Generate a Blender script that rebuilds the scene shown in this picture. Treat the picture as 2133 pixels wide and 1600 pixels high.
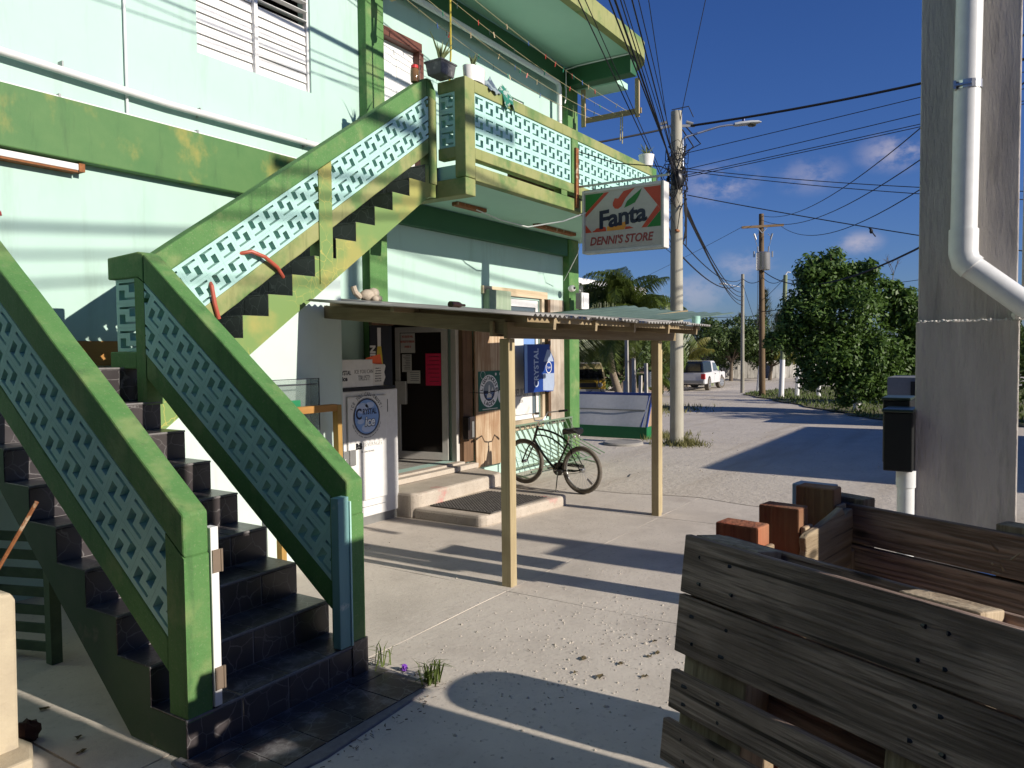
import bpy, bmesh, math, random
from mathutils import Vector, Matrix
random.seed(7)
scene = bpy.context.scene
for o in list(bpy.data.objects): bpy.data.objects.remove(o)
COL = scene.collection
PI = math.pi
# ------------------------------------------------------------------ camera
def cam_setup():
    f = 1603.0
    a = Vector((1043.5, -80, f)).normalized(); b = Vector((-2466.5, -45, f)).normalized()
    b = (b - a * a.dot(b)).normalized(); c = a.cross(b)
    if c.y > 0: c = -c
    # columns of world axes in (right, down, forward)
    right = Vector((a.x, b.x, c.x)); down = Vector((a.y, b.y, c.y)); fwd = Vector((a.z, b.z, c.z))
    m = Matrix((right, -down, -fwd)).transposed().to_4x4()
    m.translation = Vector((0, 0, 2.0))
    cd = bpy.data.cameras.new('camera'); co = bpy.data.objects.new('camera', cd); COL.objects.link(co)
    co.matrix_world = m
    cd.sensor_fit = 'HORIZONTAL'; cd.sensor_width = 36; cd.lens = f / 2133 * 36
    cd.clip_start = .05; cd.clip_end = 2000
    scene.camera = co
cam_setup()
# ------------------------------------------------------------------ light
SUN_TO = Vector((0.035, -1, 0.405)).normalized()
w = bpy.data.worlds.new('World'); scene.world = w; w.use_nodes = True
def world_setup():
    nt = w.node_tree; nt.nodes.clear(); N = nt.nodes.new; L = nt.links.new
    out = N('ShaderNodeOutputWorld'); bg = N('ShaderNodeBackground'); bg.inputs[1].default_value = 0.052
    sky = N('ShaderNodeTexSky'); sky.sky_type = 'NISHITA'; sky.sun_disc = False
    sky.sun_elevation = math.asin(SUN_TO.z); sky.sun_rotation = math.atan2(SUN_TO.x, SUN_TO.y)
    sky.air_density = 1.0; sky.dust_density = 0.5; sky.ozone_density = 3.2; sky.altitude = 0
    hs = N('ShaderNodeHueSaturation'); hs.inputs['Saturation'].default_value = 1.12; hs.inputs['Value'].default_value = 1.0
    L(sky.outputs[0], hs.inputs['Color'])
    tint = N('ShaderNodeVectorMath'); tint.operation = 'MULTIPLY'; tint.inputs[1].default_value = (.72, .91, 1.5); L(hs.outputs[0], tint.inputs[0])
    geo = N('ShaderNodeTexCoord')
    # scattered fair-weather cumulus, each at its own direction in the sky
    noise = N('ShaderNodeTexNoise'); noise.inputs['Scale'].default_value = 22; noise.inputs['Detail'].default_value = 7; noise.inputs['Roughness'].default_value = .62
    mp = N('ShaderNodeMapping'); mp.inputs['Scale'].default_value = (1, 1, 1.7); L(geo.outputs['Generated'], mp.inputs[0]); L(mp.outputs[0], noise.inputs['Vector'])
    total = None
    for (dx, dy, dz, rad, amp) in CLOUDS:
        vm = N('ShaderNodeVectorMath'); vm.operation = 'DISTANCE'
        ms = N('ShaderNodeMapping'); ms.inputs['Scale'].default_value = (1, 1, 1.9); L(geo.outputs['Generated'], ms.inputs[0])
        d = Vector((dx, dy, dz)).normalized()
        L(ms.outputs[0], vm.inputs[0]); vm.inputs[1].default_value = (d.x, d.y, d.z * 1.9)
        mr = N('ShaderNodeMapRange'); mr.interpolation_type = 'SMOOTHSTEP'
        mr.inputs['From Min'].default_value = rad; mr.inputs['From Max'].default_value = 0; mr.inputs['To Max'].default_value = amp
        L(vm.outputs['Value'], mr.inputs['Value'])
        if total is None: total = mr.outputs[0]
        else:
            ad = N('ShaderNodeMath'); ad.operation = 'MAXIMUM'; L(total, ad.inputs[0]); L(mr.outputs[0], ad.inputs[1]); total = ad.outputs[0]
    r2 = N('ShaderNodeMapRange'); r2.interpolation_type = 'SMOOTHSTEP'; r2.inputs['From Min'].default_value = .36; r2.inputs['From Max'].default_value = .62
    L(noise.outputs[0], r2.inputs['Value'])
    mu = N('ShaderNodeMath'); mu.operation = 'MULTIPLY'; L(total, mu.inputs[0]); L(r2.outputs[0], mu.inputs[1])
    mix = N('ShaderNodeMix'); mix.data_type = 'RGBA'; L(mu.outputs[0], mix.inputs['Factor']); L(tint.outputs[0], mix.inputs['A']); mix.inputs['B'].default_value = (11.0, 9.6, 10.0, 1)
    L(mix.outputs['Result'], bg.inputs[0]); L(bg.outputs[0], out.inputs[0])
# cloud directions (unit vectors), angular radius, density
CLOUDS = [(*v, r, a) for v, r, a in [
    ((0.932, 0.302, 0.199), .062, .42), ((0.958, 0.202, 0.202), .055, .26), ((0.969, 0.112, 0.219), .055, .5),
    ((0.981, 0.152, 0.122), .034, .5), ((0.955, 0.279, 0.102), .05, .3), ((0.977, 0.199, 0.071), .07, .3), ((0.938, 0.34, 0.07), .07, .3),
    ((0.35, 0.9, 0.3), .12, .5), ((0.75, -0.6, 0.3), .14, .5), ((-0.7, 0.5, 0.3), .15, .5), ((-0.5, -0.8, 0.35), .15, .5)]]
world_setup()
sd = bpy.data.lights.new('sun', 'SUN'); sd.energy = 4.9; sd.angle = math.radians(.53); sd.color = (1.0, .92, .81)
so = bpy.data.objects.new('sun', sd); COL.objects.link(so); so.location = (0, -30, 20)
so.rotation_euler = SUN_TO.to_track_quat('Z', 'Y').to_euler()
vs = scene.view_settings; vs.view_transform = 'Standard'; vs.look = 'None'; vs.gamma = 1; vs.exposure = 0.3; vs.use_curve_mapping = False
scene.render.engine = 'CYCLES'
# ------------------------------------------------------------------ materials
MATS = {}
def _nodes(name):
    m = bpy.data.materials.new(name); m.use_nodes = True
    nt = m.node_tree; b = nt.nodes['Principled BSDF']
    return m, nt, b, nt.nodes.new, nt.links.new
def c4(c): return (c[0], c[1], c[2], 1)
def mat(name, c1, c2=None, scale=6, rough=.75, bump=.1, bscale=None, stretch=(1, 1, 1), c3=None, c3lim=(.58, .72), c3scale=1.3, metal=0, spec=.35, speck=None, speckscale=160, trans=0, rot=0, alpha=1, detail=6, c3stretch=(1, 1, 1), dist=.01, streak=None, slim=(.55, .8), sscale=5):
    """colour noise between c1 and c2, patches of c3, fine specks, bump; position in the world drives the noise"""
    m, nt, b, N, L = _nodes(name)
    b.inputs['Roughness'].default_value = rough; b.inputs['Metallic'].default_value = metal; b.inputs['Specular IOR Level'].default_value = spec
    g = N('ShaderNodeNewGeometry'); mp = N('ShaderNodeMapping'); mp.inputs['Scale'].default_value = stretch; mp.inputs['Rotation'].default_value = (0, 0, rot)
    L(g.outputs['Position'], mp.inputs[0])
    no = N('ShaderNodeTexNoise'); no.inputs['Scale'].default_value = scale; no.inputs['Detail'].default_value = detail; no.inputs['Roughness'].default_value = .65
    L(mp.outputs[0], no.inputs['Vector'])
    r = N('ShaderNodeMapRange'); r.inputs['From Min'].default_value = .3; r.inputs['From Max'].default_value = .7; L(no.outputs[0], r.inputs['Value'])
    mx = N('ShaderNodeMix'); mx.data_type = 'RGBA'; L(r.outputs[0], mx.inputs['Factor']); mx.inputs['A'].default_value = c4(c1); mx.inputs['B'].default_value = c4(c2 or [x * .8 for x in c1])
    colr = mx.outputs['Result']
    if c3:
        n3 = N('ShaderNodeTexNoise'); n3.inputs['Scale'].default_value = c3scale; n3.inputs['Detail'].default_value = 7; n3.inputs['Roughness'].default_value = .6
        m3 = N('ShaderNodeMapping'); m3.inputs['Scale'].default_value = c3stretch; m3.inputs['Rotation'].default_value = (0, 0, rot); L(g.outputs['Position'], m3.inputs[0]); L(m3.outputs[0], n3.inputs['Vector'])
        r3 = N('ShaderNodeMapRange'); r3.interpolation_type = 'SMOOTHSTEP'; r3.inputs['From Min'].default_value = c3lim[0]; r3.inputs['From Max'].default_value = c3lim[1]; L(n3.outputs[0], r3.inputs['Value'])
        x3 = N('ShaderNodeMix'); x3.data_type = 'RGBA'; L(r3.outputs[0], x3.inputs['Factor']); L(colr, x3.inputs['A']); x3.inputs['B'].default_value = c4(c3); colr = x3.outputs['Result']
    if speck:
        n4 = N('ShaderNodeTexNoise'); n4.inputs['Scale'].default_value = speckscale; n4.inputs['Detail'].default_value = 2; L(mp.outputs[0], n4.inputs['Vector'])
        r4 = N('ShaderNodeMapRange'); r4.inputs['From Min'].default_value = .6; r4.inputs['From Max'].default_value = .72; L(n4.outputs[0], r4.inputs['Value'])
        x4 = N('ShaderNodeMix'); x4.data_type = 'RGBA'; L(r4.outputs[0], x4.inputs['Factor']); L(colr, x4.inputs['A']); x4.inputs['B'].default_value = c4(speck); colr = x4.outputs['Result']
    if streak:
        n5 = N('ShaderNodeTexNoise'); n5.inputs['Scale'].default_value = sscale; n5.inputs['Detail'].default_value = 8; n5.inputs['Roughness'].default_value = .7
        m5 = N('ShaderNodeMapping'); m5.inputs['Scale'].default_value = (1, 1, .13); L(g.outputs['Position'], m5.inputs[0]); L(m5.outputs[0], n5.inputs['Vector'])
        r5 = N('ShaderNodeMapRange'); r5.inputs['From Min'].default_value = slim[0]; r5.inputs['From Max'].default_value = slim[1]; L(n5.outputs[0], r5.inputs['Value'])
        x5 = N('ShaderNodeMix'); x5.data_type = 'RGBA'; L(r5.outputs[0], x5.inputs['Factor']); L(colr, x5.inputs['A']); x5.inputs['B'].default_value = c4(streak); colr = x5.outputs['Result']
    L(colr, b.inputs['Base Color'])
    if bump:
        nb = N('ShaderNodeTexNoise'); nb.inputs['Scale'].default_value = bscale or scale * 4; nb.inputs['Detail'].default_value = 8; nb.inputs['Roughness'].default_value = .7; L(mp.outputs[0], nb.inputs['Vector'])
        bp = N('ShaderNodeBump'); bp.inputs['Strength'].default_value = bump; bp.inputs['Distance'].default_value = dist; L(nb.outputs[0], bp.inputs['Height']); L(bp.outputs[0], b.inputs['Normal'])
    if trans: b.inputs['Transmission Weight'].default_value = trans
    if alpha < 1: b.inputs['Alpha'].default_value = alpha
    MATS[name] = m; return m
def wood(name, c1, c2, axis='x', scale=9, rough=.8, bump=.35, c3=None, grain=22, knots=False):
    """grain runs along an axis of the object's own space"""
    m, nt, b, N, L = _nodes(name)
    b.inputs['Roughness'].default_value = rough; b.inputs['Specular IOR Level'].default_value = .25
    tc = N('ShaderNodeTexCoord'); oi = N('ShaderNodeObjectInfo'); g = N('ShaderNodeVectorMath'); g.operation = 'ADD'
    sc = N('ShaderNodeVectorMath'); sc.operation = 'SCALE'; sc.inputs['Scale'].default_value = 17; 
    cb = N('ShaderNodeCombineXYZ'); L(oi.outputs['Random'], cb.inputs[0]); L(oi.outputs['Random'], cb.inputs[1]); L(oi.outputs['Random'], cb.inputs[2]); L(cb.outputs[0], sc.inputs[0])
    L(tc.outputs['Object'], g.inputs[0]); L(sc.outputs[0], g.inputs[1])
    mp = N('ShaderNodeMapping'); s = [1.0, 1.0, 1.0]; s['xyz'.index(axis)] = .05; mp.inputs['Scale'].default_value = s; L(g.outputs[0], mp.inputs[0])
    no = N('ShaderNodeTexNoise'); no.inputs['Scale'].default_value = scale; no.inputs['Detail'].default_value = 8; no.inputs['Roughness'].default_value = .6; no.inputs['Distortion'].default_value = .25; L(mp.outputs[0], no.inputs['Vector'])
    wv = N('ShaderNodeMath'); wv.operation = 'MULTIPLY'; wv.inputs[1].default_value = grain; L(no.outputs[0], wv.inputs[0])
    sn = N('ShaderNodeMath'); sn.operation = 'SINE'; L(wv.outputs[0], sn.inputs[0])
    fine = N('ShaderNodeTexNoise'); fine.inputs['Scale'].default_value = scale * 9; fine.inputs['Detail'].default_value = 4; L(mp.outputs[0], fine.inputs['Vector'])
    ad = N('ShaderNodeMath'); ad.operation = 'MULTIPLY_ADD'; ad.inputs[1].default_value = .28; L(sn.outputs[0], ad.inputs[0]); L(fine.outputs[0], ad.inputs[2])
    r = N('ShaderNodeMapRange'); r.inputs['From Min'].default_value = .15; r.inputs['From Max'].default_value = .85; L(ad.outputs[0], r.inputs['Value'])
    mx = N('ShaderNodeMix'); mx.data_type = 'RGBA'; L(r.outputs[0], mx.inputs['Factor']); mx.inputs['A'].default_value = c4(c2); mx.inputs['B'].default_value = c4(c1)
    colr = mx.outputs['Result']
    big = N('ShaderNodeTexNoise'); big.inputs['Scale'].default_value = 2.2; big.inputs['Detail'].default_value = 5; L(g.outputs[0], big.inputs['Vector'])
    rb = N('ShaderNodeMapRange'); rb.inputs['From Min'].default_value = .5; rb.inputs['From Max'].default_value = .75; L(big.outputs[0], rb.inputs['Value'])
    x3 = N('ShaderNodeMix'); x3.data_type = 'RGBA'; L(rb.outputs[0], x3.inputs['Factor']); L(colr, x3.inputs['A']); x3.inputs['B'].default_value = c4(c3 or [x * .6 for x in c2]); colr = x3.outputs['Result']
    if knots:
        vk = N('ShaderNodeTexVoronoi'); vk.inputs['Scale'].default_value = 5.5; mk = N('ShaderNodeMapping'); q = [1.0, 1.0, 1.0]; q['xyz'.index(axis)] = .42; mk.inputs['Scale'].default_value = q; L(g.outputs[0], mk.inputs[0]); L(mk.outputs[0], vk.inputs['Vector'])
        rk = N('ShaderNodeMapRange'); rk.interpolation_type = 'SMOOTHSTEP'; rk.inputs['From Min'].default_value = .13; rk.inputs['From Max'].default_value = .05; L(vk.outputs['Distance'], rk.inputs['Value'])
        xk = N('ShaderNodeMix'); xk.data_type = 'RGBA'; L(rk.outputs[0], xk.inputs['Factor']); L(colr, xk.inputs['A']); xk.inputs['B'].default_value = c4([x * .28 for x in c2]); colr = xk.outputs['Result']
        mc = N('ShaderNodeMapping'); q2 = [1.0, 1.0, 1.0]; q2['xyz'.index(axis)] = .02; mc.inputs['Scale'].default_value = q2; L(g.outputs[0], mc.inputs[0])
        nc = N('ShaderNodeTexNoise'); nc.inputs['Scale'].default_value = 42; nc.inputs['Detail'].default_value = 5; L(mc.outputs[0], nc.inputs['Vector'])
        rc = N('ShaderNodeMapRange'); rc.inputs['From Min'].default_value = .60; rc.inputs['From Max'].default_value = .67; L(nc.outputs[0], rc.inputs['Value'])
        xc = N('ShaderNodeMix'); xc.data_type = 'RGBA'; L(rc.outputs[0], xc.inputs['Factor']); L(colr, xc.inputs['A']); xc.inputs['B'].default_value = c4([x * .35 for x in c2]); colr = xc.outputs['Result']
    br = N('ShaderNodeMapRange'); br.inputs['To Min'].default_value = .75; br.inputs['To Max'].default_value = 1.25; L(oi.outputs['Random'], br.inputs['Value'])
    hv = N('ShaderNodeHueSaturation'); L(br.outputs[0], hv.inputs['Value']); L(colr, hv.inputs['Color'])
    L(hv.outputs[0], b.inputs['Base Color'])
    bp = N('ShaderNodeBump'); bp.inputs['Strength'].default_value = bump; bp.inputs['Distance'].default_value = .006; L(ad.outputs[0], bp.inputs['Height']); L(bp.outputs[0], b.inputs['Normal'])
    MATS[name] = m; return m
def cracked(name, base, line, scale=9, width=.03, rough=.35, mask=None, c2=None, lump=.4, bump=.15, dust=None):
    """surface with a net of thin pale cracks: glazed tile pattern or crazed paint"""
    m, nt, b, N, L = _nodes(name)
    b.inputs['Roughness'].default_value = rough
    g = N('ShaderNodeNewGeometry')
    nz = N('ShaderNodeTexNoise'); nz.inputs['Scale'].default_value = 5; nz.inputs['Detail'].default_value = 4; L(g.outputs['Position'], nz.inputs['Vector'])
    ad = N('ShaderNodeVectorMath'); ad.operation = 'MULTIPLY_ADD'; ad.inputs[1].default_value = (.12, .12, .12); L(nz.outputs['Color'], ad.inputs[0]); L(g.outputs['Position'], ad.inputs[2])
    vo = N('ShaderNodeTexVoronoi'); vo.feature = 'DISTANCE_TO_EDGE'; vo.inputs['Scale'].default_value = scale; L(ad.outputs[0], vo.inputs['Vector'])
    r = N('ShaderNodeMapRange'); r.inputs['From Min'].default_value = width; r.inputs['From Max'].default_value = width * .2; L(vo.outputs['Distance'], r.inputs['Value'])
    fac = r.outputs[0]
    mk = N('ShaderNodeTexNoise'); mk.inputs['Scale'].default_value = 1.7 if mask else 7; mk.inputs['Detail'].default_value = 5; L(g.outputs['Position'], mk.inputs['Vector'])
    rm = N('ShaderNodeMapRange'); rm.interpolation_type = 'SMOOTHSTEP'; rm.inputs['From Min'].default_value = (mask or (.2, .6))[0]; rm.inputs['From Max'].default_value = (mask or (.2, .6))[1]; L(mk.outputs[0], rm.inputs['Value'])
    mm = N('ShaderNodeMath'); mm.operation = 'MULTIPLY'; L(fac, mm.inputs[0]); L(rm.outputs[0], mm.inputs[1])
    n2 = N('ShaderNodeTexNoise'); n2.inputs['Scale'].default_value = 2.6; n2.inputs['Detail'].default_value = 7; L(g.outputs['Position'], n2.inputs['Vector'])
    r2 = N('ShaderNodeMapRange'); r2.interpolation_type = 'SMOOTHSTEP'; r2.inputs['From Min'].default_value = .42; r2.inputs['From Max'].default_value = .66; L(n2.outputs[0], r2.inputs['Value'])
    mb = N('ShaderNodeMix'); mb.data_type = 'RGBA'; L(r2.outputs[0], mb.inputs['Factor']); mb.inputs['A'].default_value = c4(base); mb.inputs['B'].default_value = c4(c2 or [x * 1.25 for x in base])
    mx = N('ShaderNodeMix'); mx.data_type = 'RGBA'; L(mm.outputs[0], mx.inputs['Factor']); L(mb.outputs['Result'], mx.inputs['A']); mx.inputs['B'].default_value = c4(line)
    colr = mx.outputs['Result']
    if dust:
        sx = N('ShaderNodeSeparateXYZ'); L(g.outputs['Normal'], sx.inputs[0])
        nd = N('ShaderNodeTexNoise'); nd.inputs['Scale'].default_value = 4.5; nd.inputs['Detail'].default_value = 9; nd.inputs['Roughness'].default_value = .75; L(g.outputs['Position'], nd.inputs['Vector'])
        rd = N('ShaderNodeMapRange'); rd.inputs['From Min'].default_value = .5; rd.inputs['From Max'].default_value = .72; L(nd.outputs[0], rd.inputs['Value'])
        md = N('ShaderNodeMath'); md.operation = 'MULTIPLY'; md.use_clamp = True; L(rd.outputs[0], md.inputs[0]); L(sx.outputs['Z'], md.inputs[1])
        xd = N('ShaderNodeMix'); xd.data_type = 'RGBA'; L(md.outputs[0], xd.inputs['Factor']); L(colr, xd.inputs['A']); xd.inputs['B'].default_value = c4(dust); colr = xd.outputs['Result']
    L(colr, b.inputs['Base Color'])
    bp = N('ShaderNodeBump'); bp.inputs['Strength'].default_value = bump; bp.inputs['Distance'].default_value = .004; L(n2.outputs[0], bp.inputs['Height']); L(bp.outputs[0], b.inputs['Normal'])
    MATS[name] = m; return m
def plain(name, c, rough=.5, metal=0, spec=.4, **k): return mat(name, c, [x * .88 for x in c], scale=14, rough=rough, metal=metal, spec=spec, bump=k.pop('bump', .04), **k)
MINT = mat('mint_paint', (.43, .60, .53), (.40, .565, .495), scale=1.2, rough=.7, bump=.06, bscale=60, c3=(.37, .54, .465), c3lim=(.5, .75), c3scale=.9, c3stretch=(1.4, 1.4, .5), streak=(.27, .38, .31), slim=(.54, .92), sscale=3.4)
MINTB = mat('mint_block_paint', (.42, .65, .585), (.36, .58, .525), scale=5, rough=.75, bump=.25, bscale=70, c3=(.42, .62, .52), c3lim=(.6, .75), c3scale=4)
MINTD = mat('mint_soffit_paint', (.42, .67, .53), (.38, .62, .49), scale=1.5, rough=.7, bump=.05)
WHITEWALL = mat('white_wall_paint', (.54, .64, .59), (.50, .60, .55), scale=1.6, rough=.7, bump=.08, bscale=50, c3=(.50, .58, .54), c3lim=(.52, .75), c3scale=1.4, streak=(.40, .42, .37), slim=(.56, .9), sscale=4)
GREEN = mat('green_trim_paint', (.070, .185, .050), (.095, .215, .065), scale=5, rough=.72, bump=.7, bscale=22, c3=(.17, .25, .09), c3lim=(.48, .68), c3scale=3.2, streak=(.035, .085, .03), slim=(.55, .85), sscale=9, speck=(.15, .235, .10), speckscale=75)
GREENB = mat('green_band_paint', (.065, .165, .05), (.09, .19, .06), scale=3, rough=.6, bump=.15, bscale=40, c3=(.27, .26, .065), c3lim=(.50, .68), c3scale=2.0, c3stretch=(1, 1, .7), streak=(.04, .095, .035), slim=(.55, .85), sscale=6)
GREENF = mat('faded_green_paint', (.235, .26, .09), (.29, .295, .125), scale=4, rough=.65, bump=.2, bscale=40, c3=(.11, .195, .06), c3lim=(.46, .66), c3scale=2.2, streak=(.10, .12, .045), slim=(.54, .82), sscale=7)
GREENS = cracked('crazed_green_paint', (.155, .25, .07), (.40, .37, .09), scale=8, width=.03, rough=.6, mask=(.46, .66), c2=(.30, .29, .08))
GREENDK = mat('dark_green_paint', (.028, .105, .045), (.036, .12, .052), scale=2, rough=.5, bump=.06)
TILE = cracked('dark_stair_tile', (.055, .047, .048), (.16, .15, .15), scale=8, width=.028, rough=.33, c2=(.035, .030, .032), dust=(.25, .24, .24))
GROUT = mat('stair_grout', (.22, .21, .21), (.15, .14, .14), scale=20, rough=.9, bump=.2)
STAIRSIDE = mat('stair_side_paint', (.055, .10, .055), (.075, .11, .07), scale=4, rough=.8, bump=.3, c3=(.22, .19, .15), c3lim=(.55, .68), c3scale=2.4)
CONC = mat('raw_concrete', (.33, .31, .28), (.26, .245, .22), scale=5, rough=.9, bump=.35, bscale=45, c3=(.20, .185, .165), c3lim=(.55, .75), c3scale=1.5, speck=(.16, .15, .14), speckscale=70)
PILLAR = mat('formed_concrete', (.60, .55, .50), (.44, .405, .37), scale=9, rough=.75, bump=.9, bscale=36, stretch=(1, 1, .16), c3=(.33, .305, .275), c3lim=(.5, .72), c3scale=2.2, c3stretch=(1, 1, .35), dist=.03, streak=(.22, .205, .19), slim=(.55, .8), sscale=11)
APRON = mat('forecourt_concrete', (.60, .54, .465), (.52, .465, .40), scale=2.3, rough=.9, bump=.45, bscale=24, c3=(.47, .42, .36), c3lim=(.48, .7), c3scale=.8, speck=(.44, .39, .335), speckscale=26, streak=(.40, .35, .30), slim=(.52, .8), sscale=1.7)
SAND = mat('sandy_road', (.57, .51, .43), (.48, .43, .365), scale=1.4, rough=.95, bump=.6, bscale=9, c3=(.43, .37, .295), c3lim=(.50, .72), c3scale=.9, speck=(.42, .37, .31), speckscale=14, dist=.03, c3stretch=(.16, 1.5, 1), rot=-.25)
STONE = mat('pale_stone', (.50, .45, .38), (.38, .34, .29), scale=30, rough=.9, bump=.3)
WOOD_P = wood('weathered_pallet_wood', (.155, .125, .10), (.075, .06, .048), c3=(.05, .038, .03), grain=26)
WOOD_L = wood('pale_pallet_wood', (.44, .35, .24), (.27, .20, .13), c3=(.22, .15, .09), grain=24)
WOOD_PZ = wood('weathered_pallet_wood_end', (.40, .33, .24), (.22, .17, .12), axis='z', grain=24)
WOOD_RED = wood('red_painted_wood', (.27, .075, .038), (.17, .045, .025), axis='z', c3=(.34, .20, .11), grain=22, bump=.8)
WOOD_AZ = wood('awning_timber_upright', (.41, .335, .20), (.31, .245, .135), axis='z', c3=(.30, .24, .14), grain=14, bump=.2)
WOOD_AX = wood('awning_timber_along', (.30, .235, .14), (.21, .155, .09), axis='x', c3=(.25, .18, .10), grain=16, bump=.2)
WOOD_AY = wood('awning_timber_across', (.28, .22, .135), (.19, .145, .085), axis='y', c3=(.25, .18, .10), grain=16, bump=.2)
PLY = wood('plywood_face', (.46, .36, .25), (.26, .165, .095), axis='z', scale=5, grain=34, c3=(.24, .14, .08), bump=.25)
WOOD_DK = wood('brown_trim_wood', (.16, .095, .055), (.10, .058, .034), axis='z', grain=12, bump=.15)
WOOD_W = wood('bare_trim_wood', (.50, .41, .29), (.38, .29, .19), axis='z', grain=14, bump=.15)
WOOD_WX = wood('bare_trim_wood_flat', (.52, .43, .30), (.40, .31, .20), axis='x', grain=14, bump=.15)
WOOD_Y = wood('yellow_pine', (.52, .33, .11), (.40, .24, .07), axis='z', grain=10, bump=.1)
WOOD_O = wood('orange_board', (.50, .27, .09), (.42, .21, .06), axis='x', grain=8, bump=.1)
POLEW = wood('grey_pole_wood', (.46, .44, .36), (.34, .32, .26), axis='z', scale=6, c3=(.30, .27, .21), grain=10, bump=.3)
POLEB = wood('brown_pole_wood', (.22, .155, .085), (.15, .10, .055), axis='z', scale=5, grain=10, bump=.3)
POLEG = wood('greenish_pole_wood', (.25, .28, .16), (.18, .21, .12), axis='z', scale=5, grain=10, bump=.3)
WHITE = plain('white_paint', (.78, .77, .75), rough=.4)
WHITEP = plain('white_enamel', (.72, .71, .69), rough=.3, c3=(.60, .57, .53), c3lim=(.62, .8), c3scale=4)
PVC = plain('white_pvc', (.72, .73, .72), rough=.35)
CREAM = plain('cream_plastic', (.56, .52, .44), rough=.35)
GREYM = plain('grey_metal', (.34, .34, .33), rough=.4, metal=.6)
STEEL = plain('galvanised_steel', (.55, .56, .57), rough=.3, metal=.85)
ALU = plain('aluminium_frame', (.60, .57, .53), rough=.45, metal=.1)
BLACK = plain('black_plastic', (.012, .012, .013), rough=.4)
CABLE = plain('cable_black', (.010, .010, .012), rough=.7)
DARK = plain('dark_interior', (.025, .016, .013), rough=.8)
BROWNP = wood('counter_panel', (.12, .055, .03), (.08, .036, .02), axis='z', grain=10, bump=.1)
RUST = mat('rusty_metal', (.33, .13, .045), (.17, .065, .03), scale=25, rough=.85, bump=.5, c3=(.45, .33, .22), c3lim=(.58, .66), c3scale=9)
ROOFM = mat('corrugated_sheet', (.33, .32, .30), (.26, .25, .23), scale=4, rough=.55, bump=.1, c3=(.22, .18, .14), c3lim=(.56, .72), c3scale=2)
GREENSHEET = mat('green_corrugated_sheet', (.13, .19, .16), (.10, .15, .125), scale=3, rough=.55, bump=.08)
RED = plain('red_plastic', (.55, .03, .03), rough=.35)
ORANGE = plain('orange_card', (.80, .13, .035), rough=.6)
PINK = plain('pink_card', (.75, .03, .10), rough=.6)
PAPER = plain('white_paper', (.66, .64, .60), rough=.8)
BLUEP = plain('print_blue', (.012, .045, .23), rough=.35)
BLUEL = plain('print_light_blue', (.20, .34, .66), rough=.35)
NAVY = plain('print_navy', (.008, .012, .045), rough=.4)
REDP = plain('print_red', (.52, .055, .025), rough=.45)
ORANGEP = plain('print_orange', (.70, .28, .04), rough=.45)
GREENP = plain('print_green', (.01, .17, .025), rough=.45)
SIGNW = plain('sign_cream', (.50, .46, .40), rough=.4)
MAROON = plain('print_maroon', (.30, .055, .05), rough=.5)
TEALP = plain('print_teal', (.006, .10, .065), rough=.35)
YELLOWP = plain('print_yellow', (.62, .46, .04), rough=.4)
INK = plain('print_ink', (.03, .03, .04), rough=.5)
RUBBER = mat('tyre_rubber', (.10, .088, .072), (.15, .13, .105), scale=20, rough=.9, bump=.2)
BIKE = plain('black_bike_paint', (.012, .016, .013), rough=.25)
CHROME = plain('chrome', (.62, .60, .55), rough=.2, metal=.9)
RACK = plain('rack_paint', (.16, .22, .15), rough=.5)
MATRUB = mat('rubber_mat', (.055, .05, .046), (.13, .12, .11), scale=30, rough=.95, bump=.2)
CARW = plain('silver_white_car_paint', (.66, .65, .65), rough=.25, spec=.6)
CARGLASS = plain('dark_car_glass', (.012, .013, .015), rough=.08, spec=.7)
GLASSPANE = plain('window_glass_film', (.10, .13, .15), rough=.08, spec=.8)
VANY = plain('yellow_van_paint', (.26, .17, .02), rough=.35)  # body and roof yellow darkened to stand for shade on the van
VANR = plain('pale_yellow_roof', (.34, .29, .15), rough=.4)
PLANK_GREY = wood('grey_fence_board', (.48, .46, .42), (.36, .34, .30), axis='z', grain=9, bump=.2)
BARK = mat('bark', (.19, .15, .11), (.11, .085, .06), scale=10, rough=.95, bump=.7, stretch=(1, 1, .3))
PALMBARK = mat('palm_trunk', (.27, .22, .165), (.17, .135, .10), scale=14, rough=.95, bump=.6, stretch=(.5, .5, 3))
def leafmat(name, c1, c2, rough=.5, tl=.3):
    m, nt, b, N, L = _nodes(name)
    g = N('ShaderNodeNewGeometry'); n = N('ShaderNodeTexNoise'); n.inputs['Scale'].default_value = 1.6; n.inputs['Detail'].default_value = 5
    L(g.outputs['Position'], n.inputs['Vector'])
    ad = N('ShaderNodeMath'); ad.operation = 'MULTIPLY_ADD'; ad.inputs[1].default_value = .55; L(g.outputs['Random Per Island'], ad.inputs[0]); 
    sb = N('ShaderNodeMath'); sb.operation = 'MULTIPLY'; sb.inputs[1].default_value = .6; L(n.outputs[0], sb.inputs[0]); L(sb.outputs[0], ad.inputs[2])
    mx = N('ShaderNodeMix'); mx.data_type = 'RGBA'; L(ad.outputs[0], mx.inputs['Factor']); mx.inputs['A'].default_value = c4(c1); mx.inputs['B'].default_value = c4(c2)
    L(mx.outputs['Result'], b.inputs['Base Color']); b.inputs['Roughness'].default_value = rough; b.inputs['Specular IOR Level'].default_value = .35
    tr = N('ShaderNodeBsdfTranslucent'); L(mx.outputs['Result'], tr.inputs['Color'])
    ms = N('ShaderNodeMixShader'); ms.inputs[0].default_value = tl; L(b.outputs[0], ms.inputs[1]); L(tr.outputs[0], ms.inputs[2])
    L(ms.outputs[0], nt.nodes['Material Output'].inputs[0]); MATS[name] = m; return m
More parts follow.
